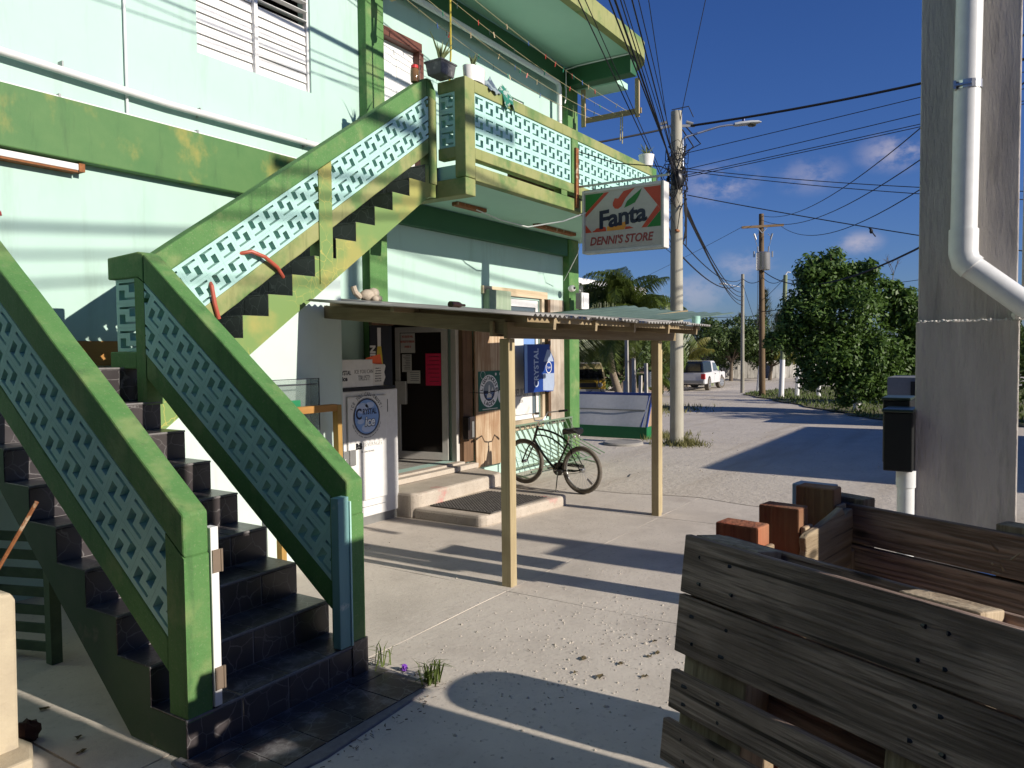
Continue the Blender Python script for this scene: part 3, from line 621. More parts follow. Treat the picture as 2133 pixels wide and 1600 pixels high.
    for (a, b, z0, z1, st) in ((.46, .64, 1.56, 1.69, .03), (.60, .72, 1.72, 1.94, .025), (.13, .32, 1.55, 1.92, .06)):
        z = z1
        while z > z0:
            e = b - rr.uniform(0, .05); mb.add([o + u * a + Vector((0, 0, z)), o + u * e + Vector((0, 0, z)), o + u * e + Vector((0, 0, z + .006)), o + u * a + Vector((0, 0, z + .006))], [(0, 1, 2, 3)]); z -= st
    mb.build('lettering', INK, leaf)
    # timber trim and the plywood shutters swung open flat on the wall
    mb = MB(); mb.box(8.935, 9.17, YW - .10, YW - .001, .38, 2.45); mb.build('door_trim', WOOD_DK, store)
    mb = MB(); mb.box(6.97, 7.36, YW - .19, YW - .135, 2.33, 2.46); mb.build('door_trim', WOOD_DK, store)
    mb = MB(); mb.box(9.18, 10.03, YW - .145, YW - .12, .27, 2.46); mb.build('shutter', PLY, store)
    mb = MB(); mb.box(9.60, 10.20, YW - .12, YW - .002, 2.46, 2.93); mb.build('shutter', wood('greenish_plywood', (.38, .45, .33), (.28, .36, .25), axis='z', grain=20), store)
    mb = MB(); mb.box(11.56, 12.04, YW - .04, YW - .01, .72, 2.88); mb.build('shutter', wood('grey_plywood', (.50, .44, .36), (.38, .31, .24), axis='z', grain=20), store)
    # lower window: timber surround, white frame, pane
    mb = MB(); mb.box(9.55, 11.47, YW - .045, YW - .001, 2.87, 2.99); mb.build('window_trim', WOOD_WX, store, bev=.004)
    mb = MB(); mb.box(10.05, 11.32, YW - .045, YW - .001, .70, .86); mb.build('window_sill', WOOD_WX, store, bev=.004)
    mb = MB(); mb.box(10.06, 10.14, YW - .135, YW - .001, .86, 2.45); mb.build('window_trim', WOOD_DK, store)
    mb = MB(); mb.box(10.145, 10.215, YW - .05, YW - .001, .862, 2.868); mb.build('window_trim', WOOD_W, store)
    for x in (11.26, 11.40): 
        mb = MB(); mb.box(x, x + .085, YW - .05 - (x > 11.3) * .04, YW - .001, .862, 2.868); mb.build('window_trim', WOOD_DK if x > 11.3 else WOOD_W, store)
    fr = MB(); fr.box(10.22, 10.30, YW + .02, YW + .07, .86, 2.84); fr.box(11.17, 11.245, YW + .02, YW + .07, .86, 2.84); fr.box(10.30, 11.17, YW + .02, YW + .07, 2.72, 2.84); fr.box(10.30, 11.17, YW + .02, YW + .07, .86, .93); wn = fr.build('shop_window', WHITE, store)
    mb = MB(); mb.box(10.30, 11.17, YW + .04, YW + .048, .93, 2.72); mb.build('pane', GLASSPANE, wn)
    # pipes on the wall
    def pipe(pts, r, m, nm): mb = MB(); mb.tube(pts, r, 10); return mb.build(nm, m, store, smooth=True)
    pipe([(-4.4, YW - .075, 4.47), (2.5, YW - .075, 4.40), (4.4, YW - .07, 4.345), (6.6, YW - .07, 4.36), (7.0, YW - .07, 4.36)], .034, PVC, 'conduit_pipe')
    pipe([(-4.4, YW - .03, 4.165), (3, YW - .03, 4.158), (7.0, YW - .03, 4.158)], .014, PVC, 'conduit_pipe')
    pipe([(4.03, YW - .02, 8.1), (4.03, YW - .02, 4.165)], .013, PVC, 'conduit_pipe')
    for x in (0.6, 2.0, 3.45, 4.75, 6.1):
        zc = 4.47 - .017 * max(0, x) if x < 4.4 else 4.355; mb = MB(); mb.box(x - .006, x + .006, YW - .07, YW - .001, zc - .04, zc + .046) ; mb.build('pipe_bracket', GREYM, store)
        mb = MB(); mb.box(x - .03, x - .012, YW - .05, YW - .001, 4.142, 4.185); mb.build('pipe_bracket', GREYM, store)
    pipe([(7.4, YW - .16, 6.60), (11.66, YW - .16, 6.58), (11.72, YW - .16, 6.5), (11.72, YW - .16, 5.7), (11.66, YW - .2, 5.62)], .045, PVC, 'drain_pipe')
    pipe([(11.95, YW - .14, 6.3), (11.98, YW - .15, 6.42), (11.98, YW - .15, 6.88), (12.03, 6.4, 6.925), (12.05, 5.45, 6.93)], .013, PVC, 'conduit_pipe')
    # old tube light fittings
    def fitting(x0, x1, y, z, m, rot=False):
        mb = MB(); mb.box(x0, x1, y - .055, y + .055, z - .05, z); f_ = mb.build('light_fitting', m, store, bev=.008)
        return f_
    fitting(8.19, 8.85, 6.2, 3.968, RUST); fitting(10.32, 11.55, 6.25, 3.968, RUST)
    mb = MB(); mb.box(2.2, 3.58, YW - .09, YW - .002, 3.565, 3.62); f_ = mb.build('light_fitting', WHITEP, store, bev=.006)
    mb = MB(); mb.box(3.54, 3.59, YW - .1, YW - .003, 3.555, 3.625); mb.build('end_cap', RUST, f_); mb = MB(); mb.box(2.2, 3.53, YW - .10, YW - .0, 3.545, 3.56); mb.build('rim', RUST, f_)
store_openings()
# doorstep: two rough cast steps
def doorstep():
    t = T('concrete_doorstep', 'two rough pale concrete steps up to the shop doorway', 'steps', (7.9, 5.9, 0))
    def slab(poly, z0, z1):
        mb = MB(); mb.prism(poly, z0, z1, 'z'); return mb.build('step', APRON2, t, bev=.035)
    slab([(7.02, 6.0), (7.03, 5.05), (7.12, 4.99), (8.55, 4.80), (8.70, 4.83), (8.78, 5.9), (8.8, 6.05)], -.02, .13)
    slab([(6.98, YW - .135), (7.0, 6.02), (7.1, 5.93), (8.75, 5.93), (8.92, 6.0), (9.12, YW - .15)], -.02, .30)
    mb = MB(); mb.box(7.37, 8.93, YW - .13, YW + .198, .30, .40); mb.build('threshold', APRON2, t, bev=.012)
    mb = MB(); mb.box(7.25, 9.08, YW - .26, YW - .135, .305, .375); mb.build('threshold', APRON2, t, bev=.01)
APRON2 = mat('step_concrete', (.50, .44, .37), (.40, .345, .28), scale=5, rough=.92, bump=.5, bscale=55, c3=(.50, .20, .19), c3lim=(.60, .70), c3scale=1.25, speck=(.30, .25, .21), speckscale=60)
doorstep()
def doormat():
    t = T('door_mat', 'dark ribbed rubber mat with rows of holes lying on the lower doorstep', 'mat', (7.75, 5.35, .132))
    mb = MB(); 
    x0, x1, y0, y1 = 7.18, 8.35, 4.98, 5.88
    xs = [x0]; 
    for i in range(26): xs += [x0 + .01 + i * (x1 - x0 - .02) / 26 + .013, x0 + .01 + (i + 1) * (x1 - x0 - .02) / 26]
    ys = [y0]
    for i in range(18): ys += [y0 + .01 + i * (y1 - y0 - .02) / 18 + .014, y0 + .01 + (i + 1) * (y1 - y0 - .02) / 18]
    mb.holes(xs, ys, lambda i, j: not (i % 2 == 1 and j % 2 == 1), .134, .148, mp=lambda a, b, d: (a, b + (a - 7.2) * -.06, d))
    mb.build('ribbed_sheet', MATRUB, t)
doormat()
# ------------------------------------------------------------------ the stair
stair = T('concrete_staircase', 'green concrete staircase with dark tiled steps and breeze block railings', 'staircase', (2.9, 4.6, 0))
XL, XR, Y0S, TR, RI = 2.21, 3.44, 3.36, .295, .205
LZ = 1.90
def noseL(k): return Y0S + TR * (k - 1), RI * k       # k-th tread front of the lower flight
def two_tone(o):
    o.data.materials.append(GROUT)
    for p in o.data.polygons:
        if abs(p.normal.x) < .5: p.material_index = 1
def lower_flight():
    poly = [(Y0S + .03, -.05)]
    for k in range(1, 9):
        y, z = noseL(k); poly += [(y + .004, RI * (k - 1) - (.004 if k > 1 else 0)), (y + .004, z - .004)]
    yl = Y0S + TR * 8; poly += [(yl + .004, RI * 8 - .004), (yl + .004, LZ - .004), (YW - .002, LZ - .004), (YW - .002, LZ - .16), (yl + .12, LZ - .16), (Y0S + .48, .0), (Y0S + .48, -.05)]
    mb = MB(); mb.prism(poly, XL + .004, XR - .004, 'x'); two_tone(mb.build('lower_flight', STAIRSIDE, stair))
    # tiles: treads and risers, recessed joints
    xs = [XL, XL + .33, XL + .64, XL + .94, XR]; g = .004; shared = {}
    def tile(x0, x1, y0, y1, z0, z1):
        key = (round(x1 - x0, 3), round(y1 - y0, 3), round(z1 - z0, 3)); c = Vector(((x0 + x1) / 2, (y0 + y1) / 2, (z0 + z1) / 2))
        if key in shared: return inst(shared[key], stair, c - off(stair))
        mb = MB(); mb.box(x0, x1, y0, y1, z0, z1); shared[key] = mb.build('tile', TILE, stair, bev=.004)
    for k in range(1, 10):
        y, z = noseL(k); zb = RI * (k - 1)
        if k == 9: z = LZ
        for a, b in zip(xs, xs[1:]):
            tile(a + g, b - g, y, y + .011, zb + (.001 if k > 1 else -.01), z - .012 - g)
            if k < 9: tile(a + g, b - g, y + .012, y + TR - g, z - .011, z)
        mb = MB(); mb.box(XL + .003, XR - .003, y - .005, y + .0095, z - .013, z + .001); mb.build('step_edge', GROUT, stair, bev=.004)
    for j in range(3):
        for a, b in zip(xs, xs[1:]): tile(a + g, b - g, noseL(9)[0] + j * .33 + .012 * (j == 0), noseL(9)[0] + (j + 1) * .33 - g, LZ - .011, LZ)
    # tiled apron slab at the foot
    mb = MB(); mb.prism([(XL - .05, Y0S + .06), (2.02, 2.87), (2.6, 2.80), (3.42, 2.86), (3.54, 3.02), (3.56, 3.40), (XR, Y0S + .06)], -.05, .012, 'z'); fs_ = mb.build('foot_slab', GROUT, stair, bev=.01)
    for i in range(5):
        for (ya, yb) in ((3.235, 3.345), (2.90, 3.225)):
            x0 = 2.17 + .272 * i - (.02 if ya < 3 else 0); mb = MB(); mb.box(x0 + .004, x0 + .265, ya, yb, .006, .0165); mb.build('tile', TILE, fs_)
    mb = MB(); mb.box(XR - .10, XR + .03, Y0S - .008, Y0S + .16, 0, .225); mb.build('tile', TILE, stair)
lower_flight()
X0U, DU, RU = 4.353, .2805, .1985
YN = 5.62
def noseU(k): return X0U + DU * (k - 1), 2.33 + RU * (k - 1)
def upper_flight():
    poly = [(3.46, LZ - .1), (3.79, LZ - .1)]
    ks = list(range(-1, 11))
    for k in ks:
        x, z = noseU(k); poly += [(x, z - RU), (x, z)]
    xe, ze = noseU(10); poly += [(7.06, ze), (7.06, 3.775)]
    wx = lambda x: 2.33 - .39 + (RU / DU) * (x - X0U)
    poly += [(6.93, wx(6.93)), (4.4, wx(4.4)), (3.6, wx(3.6)), (3.46, wx(3.6) - .02)]
    poly = [p_ for i, p_ in enumerate(poly) if i != 1 or True]
    mb = MB(); mb.prism(poly, YN, YN + .12, 'y'); mb.build('stringer', GREENS, stair, weld=True)
    # body behind the stringer, and tiled risers and treads
    body = []
    for k in ks: x, z = noseU(k); body += [(x + .012, z - RU - .012), (x + .012, z - .012)]
    body += [(7.06, noseU(10)[1] - .012), (7.06, wx(7.06) + .06), (3.6, wx(3.6) + .06)]
    mb = MB(); mb.prism(body, YN + .121, YW - .14, 'y'); mb.build('upper_flight', STAIRSIDE, stair, weld=True)
    sh = {}
    for k in ks:
        x, z = noseU(k)
        for (y0, y1) in ((YN + .004, YN + .33), (YN + .335, YN + .66), (YN + .665, YW - .145)):
            for kind in ('r', 't'):
                if kind == 'r': bb = (x - .002, x + .0105, y0, y1, z - RU + .002, z - .0135)
                else: bb = (x - .008, x + DU - .004, y0, y1, z - .0115, z + .002)
                c = Vector(((bb[0] + bb[1]) / 2, (bb[2] + bb[3]) / 2, (bb[4] + bb[5]) / 2)); key = (kind, y0)
                if key in sh: inst(sh[key], stair, c - off(stair))
                else: mb = MB(); mb.box(*bb); sh[key] = mb.build('tile', TILE, stair)
    # closing wall under the flight
    wall = [(3.5, 0), (5.54, 0), (5.54, wx(5.54) + .03), (3.5, wx(3.5) + .03)]
    mb = MB(); mb.prism(wall, YN + .015, YN + .115, 'y'); mb.build('closing_wall', WHITEWALL, stair)
upper_flight()
def clip_x(me, planes):
    bm = bmesh.new(); bm.from_mesh(me)
    for co, no in planes:
        r = bmesh.ops.bisect_plane(bm, geom=bm.verts[:] + bm.edges[:] + bm.faces[:], plane_co=co, plane_no=no, clear_outer=True)
        ed = [e for e in r['geom_cut'] if isinstance(e, bmesh.types.BMEdge)]
        try: bmesh.ops.edgenet_fill(bm, edges=ed)
        except Exception: pass
    bm.to_mesh(me); bm.free()
TH = 1.42
def screen(parent, s0, s1, zt, zb, slope, thick_mid, along):
    """two rows of blocks set on the rake between s0 and s1; along='x' or 'y'; zt/zb give top and bottom at s"""
    al = math.atan(slope); ca, sa = math.cos(al), math.sin(al)
    H = (zt(s0) - zb(s0)) * ca; b = H / 2
    # rake direction e=(ca,sa), normal n=(-sa,ca)
    base = Vector((s0, zb(s0))); e = Vector((ca, sa)); n = Vector((-sa, ca))
    L_ = (s1 - s0) / ca; i0 = -2; i1 = int(L_ / b) + 2
    for i in range(i0, i1 + 1):
        for r in range(2):
            c = base + e * (b * (i + .5)) + n * (b * (r + .5))
            lo = min((c + e * (sx * b / 2) + n * (sy * b / 2)).x for sx in (-1, 1) for sy in (-1, 1)); hi = max((c + e * (sx * b / 2) + n * (sy * b / 2)).x for sx in (-1, 1) for sy in (-1, 1))
            if hi <= s0 + .01 or lo >= s1 - .01: continue
            rot = (0, -al, 0) if along == 'x' else (0, -al, PI / 2)
            loc = Vector((c.x, thick_mid, c.y)) if along == 'x' else Vector((thick_mid, c.x, c.y))
            o = inst(BLOCK, parent, loc - off(parent), 'block', None)
            if along == 'x': o.rotation_euler = (0, -al, 0)
            else: o.rotation_euler = (Matrix.Rotation(PI / 2, 4, 'Z') @ Matrix.Rotation(-al, 4, 'Y')).to_euler()
            th = TH if along == 'x' else 1.56; o.scale = (b - .001, th, b - .001)
            if lo < s0 or hi > s1:
                mw = Matrix.Translation(loc) @ o.rotation_euler.to_matrix().to_4x4() @ Matrix.Diagonal((b - .001, th, b - .001, 1)); mi = mw.inverted()
                o.data = o.data.copy(); pl = []
                ax = Vector((1, 0, 0)) if along == 'x' else Vector((0, 1, 0))
                for val, sg in ((s0, -1), (s1, 1)):
                    pc = mi @ (ax * val + Vector((0, 0, loc.z)) + (Vector((0, loc.y, 0)) if along == 'x' else Vector((loc.x, 0, 0))))
                    nn = (mw.to_3x3().transposed() @ (ax * sg)).normalized(); pl.append((pc, nn))
                clip_x(o.data, pl)
                if len(o.data.polygons) == 0: bpy.data.objects.remove(o)
def rake_beam(parent, name, m, s0, s1, top, bot, d0, d1, along, bev=.012):
    rq = random.Random(int(s1 * 1000) + int(d0 * 77)); ss = [s0 + (s1 - s0) * i / 14 for i in range(15)]; j = lambda i: rq.uniform(-.0035, .0035) if 0 < i < 14 else 0
    poly = [(s, bot(s) + j(i)) for i, s in enumerate(ss)] + [(s, top(s) + j(i)) for i, s in reversed(list(enumerate(ss)))]
    mb = MB(); mb.prism(poly, d0, d1, 'y' if along == 'x' else 'x'); return mb.build(name, m, parent, bev=bev, weld=True)
def lower_railings():
    zt = lambda y: 1.215 + .742 * (y - 3.355)
    for (x0, x1, yend, lab) in ((2.225, 2.365, 6.1, 'left railing of the lower flight'), (3.325, 3.46, 5.42, 'right railing of the lower flight')):
        ye = yend
        body = MB(); a, b = Y0S + .005, Y0S + .15
        top = rake_beam(stair, 'stair_railing', GREEN, Y0S, ye, zt, lambda y: zt(y) - .215, x0, x1, 'y'); top['label'] = lab
        rake_beam(top, 'bottom_rail', GREEN, b + .002, ye, lambda y: zt(y) - .745, lambda y: zt(y) - .93, x0 + .002, x1 - .002, 'y')
        mb = MB(); mb.prism([(Y0S + .001, .0 if x0 < 3 else .206), (b, .0 if x0 < 3 else .206), (b, zt(b) - .218), (Y0S + .001, zt(Y0S) - .218)], x0 + .001, x1 - .001, 'x'); mb.build('railing_post', GREEN, top)
        screen(top, b + .002, ye - .002, lambda y: zt(y) - .217, lambda y: zt(y) - .743, .742, (x0 + x1) / 2, 'y')
        if x0 > 3:
            # corner post, level end piece with one row of blocks
            zl = zt(5.42)
            mb = MB(); mb.prism([(5.422, 1.62), (5.54, 1.62), (5.54, zl - .173), (5.5, zl - .173), (5.422, zl - .218)], x0, x1, 'x'); mb.build('railing_post', GREEN, top)
            mb = MB(); mb.prism([(5.422, zl - .215), (5.5, zl - .17), (5.90, zl - .17), (5.90, zl + .0), (5.5, zl + .02), (5.422, zl)], x0, x1, 'x'); mb.build('top_rail', GREEN, top, bev=.012)
            mb = MB(); mb.box(x0 + .002, x1 - .002, 5.542, 5.90, 1.89, 2.02); mb.build('bottom_rail', GREEN, top, bev=.01)
            s = (zl - .172 - 2.022) / 3
            for k in range(3):
                o = inst(BLOCK, top, Vector(((x0 + x1) / 2, 5.69, 2.022 + s * (k + .5))) - off(top), 'block', (0, 0, PI / 2)); o.scale = (.29, .95, s - .001)
lower_railings()
def upper_railing():
    zt = lambda x: 2.80 + .689 * (x - 3.58)
    y0, y1 = YN - .012, YN + .125
    top = rake_beam(stair, 'stair_railing', GREEN, 3.465, 6.91, zt, lambda x: zt(x) - .20, y0, y1, 'x'); top['label'] = 'railing of the upper flight'
    mb = MB(); mb.prism([(6.912, zt(6.91) - .2), (7.075, zt(6.91) - .22), (7.075, zt(6.91) - .12), (6.99, zt(6.91) + .0), (6.912, zt(6.91))], y0, y1, 'y'); mb.build('rail_end', GREEN, top, bev=.01)
    rake_beam(top, 'bottom_rail', GREENF, 3.60, 5.248, lambda x: zt(x) - .685, lambda x: zt(x) - .865, y0 + .002, y1 - .002, 'x')
    rake_beam(top, 'bottom_rail', GREENF, 5.422, 6.938, lambda x: zt(x) - .685, lambda x: zt(x) - .855, y0 + .002, y1 - .002, 'x')
    mb = MB(); mb.prism([(5.25, 2.66), (5.42, 2.78), (5.42, zt(5.42) - .203), (5.25, zt(5.25) - .203)], y0 - .001, y1, 'y'); mb.build('railing_post', GREENS, top)
    mb = MB(); mb.prism([(6.94, 3.92), (7.075, 3.92), (7.075, zt(6.91) - .222), (6.94, zt(6.91) - .19)], y0 - .001, y1, 'y'); mb.build('railing_post', GREENF, top)
    screen(top, 3.47, 5.248, lambda x: zt(x) - .203, lambda x: zt(x) - .683, .689, (y0 + y1) / 2, 'x')
    screen(top, 5.422, 6.938, lambda x: zt(x) - .203, lambda x: zt(x) - .683, .689, (y0 + y1) / 2, 'x')
    # red hose pipe threaded through the blocks
upper_railing()
# ------------------------------------------------------------------ awning in front of the shop
WOOD_SB = wood('shaded_awning_board', (.20, .16, .10), (.13, .10, .06), axis='y', c3=(.09, .08, .05), grain=14, bump=.2)  # darker copy of the awning timber, standing for the shaded side
def awning():
    t = T('wooden_awning', 'lean-to awning of grey corrugated sheets on two timber posts before the shop door', 'awning', (7.0, 4.8, 0))
    rf = lambda y: 2.262 + .092 * (y - 3.1)      # underside of the sheets
    for x in (5.365, 8.60):
        mb = MB(); mb.box(x, x + .095, 3.52, 3.615, -.03, 2.10); mb.build('post', WOOD_AZ, t, bev=.006)
    mb = MB(); mb.box(8.70, 8.74, 3.53, 3.60, .02, 2.2); mb.build('post_board', WOOD_AZ, t, bev=.004)
    mb = MB(); mb.box(5.28, 9.05, 3.475, 3.515, 2.10, 2.235); mb.build('beam', WOOD_AX, t, bev=.004)
    mb = MB(); mb.box(5.28, 9.05, 3.62, 3.655, 2.12, 2.245); mb.build('beam', WOOD_AX, t, bev=.004)
    for x in (5.41, 6.15, 6.98, 7.87, 8.74):
        mb = MB(); z = lambda y: rf(y) - .05
        mb.beam((x, 3.10, z(3.1)), (x, YW - .15, z(YW - .15)), .04, .095); mb.build('rafter', WOOD_AY, t, bev=.003)
    for (y, x0, x1) in ((3.14, 5.05, 8.95), (4.5, 5.05, 9.1), (5.55, 5.6, 9.4), (6.55, 5.6, 9.6)):
        mb = MB(); mb.box(x0, x1, y, y + .04, rf(y) - .045, rf(y) - .004); mb.build('purlin', WOOD_AX, t)
    mb = MB(); mb.beam((5.33, 3.52, rf(3.52) - .10), (5.33, 6.6, rf(6.6) - .10), .035, .125); mb.build('side_board', WOOD_SB, t, bev=.004)
    # corrugated sheets, lapped
    def sheet(xa, xb, xa2, xb2, y0, y1, dz, m, nm='corrugated_sheet', par=t, zf=rf):
        n = int((xb - xa) / .0762 * 8); vs = []; fs = []; K = 6
        for j in range(K + 1):
            f = j / K; y = y0 + (y1 - y0) * f
            for i in range(n + 1):
                g = i / n; x = (xa + (xb - xa) * g) * (1 - f) + (xa2 + (xb2 - xa2) * g) * f
                ph = 2 * PI * (xa + (xb - xa) * g) / .0762
                vs.append((x, y + (.03 * math.sin(xa * 9)) * (1 - f), zf(y) + dz + .011 + .011 * math.sin(ph) + .008 * math.sin(x * 2.1 + y)))
        for j in range(K):
            for i in range(n): a = j * (n + 1) + i; fs.append((a, a + 1, a + n + 2, a + n + 1))
        mb = MB(); mb.add(vs, fs); o = mb.build(nm, m, par, smooth=True)
        s = o.modifiers.new('thick', 'SOLIDIFY'); s.thickness = .003; return o
    sheet(5.0, 6.05, 5.0, 6.05, 3.04, 5.54, .0, ROOFM); sheet(5.98, 6.9, 5.98, 6.95, 3.03, YW - .16, .012, ROOFM); sheet(6.82, 7.72, 6.85, 7.95, 3.05, YW - .16, .0, ROOFM)
    sheet(7.65, 8.35, 7.85, 8.9, 3.04, YW - .16, .012, ROOFM); sheet(8.28, 8.96, 8.8, 9.75, 3.03, YW - .16, .0, ROOFM)
    sheet(5.56, 6.05, 5.56, 6.05, 5.35, YW - .16, .014, ROOFM)
    # green sheets thrown over the far corner
    def quadsheet(P00, P10, P01, P11):
        P00, P10, P01, P11 = map(Vector, (P00, P10, P01, P11)); n = 72; vs = []; fs = []
        nn = (P10 - P00).cross(P01 - P00).normalized(); nn = nn if nn.z > 0 else -nn
        for j in range(5):
            for i in range(n + 1):
                a, b = i / n, j / 4; p = (P00 * (1 - a) + P10 * a) * (1 - b) + (P01 * (1 - a) + P11 * a) * b
                vs.append(p + nn * (.012 * math.sin(a * 2 * PI * 9) - .03 * math.sin(PI * a)))
        for j in range(4):
            for i in range(n): q = j * (n + 1) + i; fs.append((q, q + 1, q + n + 2, q + n + 1))
        mb = MB(); mb.add(vs, fs); o = mb.build('green_sheet', GREENSHEET, t, smooth=True); s = o.modifiers.new('thick', 'SOLIDIFY'); s.thickness = .003
    quadsheet((8.75, 3.35, 2.335), (9.35, 5.6, 2.52), (10.7, 3.25, 2.49), (11.6, 5.3, 2.72))
    mb = MB(); mb.beam((8.9, 4.4, 2.33), (11.25, 4.15, 2.555), .045, .06); mb.build('purlin', WOOD_AX, t)
awning()
def small_on_awning():
    # bear, bottle, mug
    z = 2.262 + .092 * (6.3 - 3.1) + .03
    b = T('plush_toy', 'dirty cream plush toy slumped on the awning roof by the green column', 'soft toy', (6.62, 6.35, z))
    FUR = mat('dirty_cream_plush', (.52, .45, .36), (.40, .34, .27), scale=30, rough=1, bump=.8, bscale=160)
    mb = MB(); mb.ball((6.66, 6.33, z + .07), .12, .09, .075, 14, 9, .03); mb.build('body', FUR, b, smooth=True)
    mb = MB(); mb.ball((6.72, 6.30, z + .10), .075, .07, .065, 12, 8, .03); mb.build('head', FUR, b, smooth=True)
    for (x, y, zz) in ((6.77, 6.27, z + .04), (6.68, 6.24, z + .03)):
        mb = MB(); mb.ball((x, y, zz), .05, .05, .04, 10, 7, .03); mb.build('paw', FUR, b, smooth=True)
    mb = MB(); mb.tube([(6.55, 6.35, z + .05), (6.47, 6.35, z + .1), (6.45, 6.36, z + .17)], .035, 8); mb.build('arm', FUR, b, smooth=True)
    bo = T('bottle', 'dark brown beer bottle lying on its side on the awning roof', 'bottle', (5.98, 4.5, 2.44))
    mb = MB(); zz = 2.262 + .092 * 1.4 + .055; mb.lathe([(0, -.13), (.032, -.13), (.033, -.02), (.030, .01), (.014, .05), (.0125, .10), (0, .10)], (5.98, 4.5, zz), 14, 'x'); mb.build('body', plain('brown_bottle_glass', (.03, .015, .01), rough=.12), bo, smooth=True)
    m_ = T('mug', 'pale turquoise plastic mug set upside down at the far awning corner', 'mug', (8.93, 3.18, 2.29)); TQ = plain('turquoise_plastic', (.33, .55, .46), rough=.4)
    mb = MB(); mb.lathe([(.05, .0), (.047, .02), (.052, .09), (.046, .095), (0, .095)], (8.93, 3.18, 2.295), 18); mb.build('cup', TQ, m_, smooth=True)
    mb = MB(); mb.tube([(8.98 + .03 * math.sin(a), 3.16 - .0, 2.345 + .03 * math.cos(a)) for a in [PI * i / 8 for i in range(9)]], .008, 6); mb.build('handle', TQ, m_)
small_on_awning()
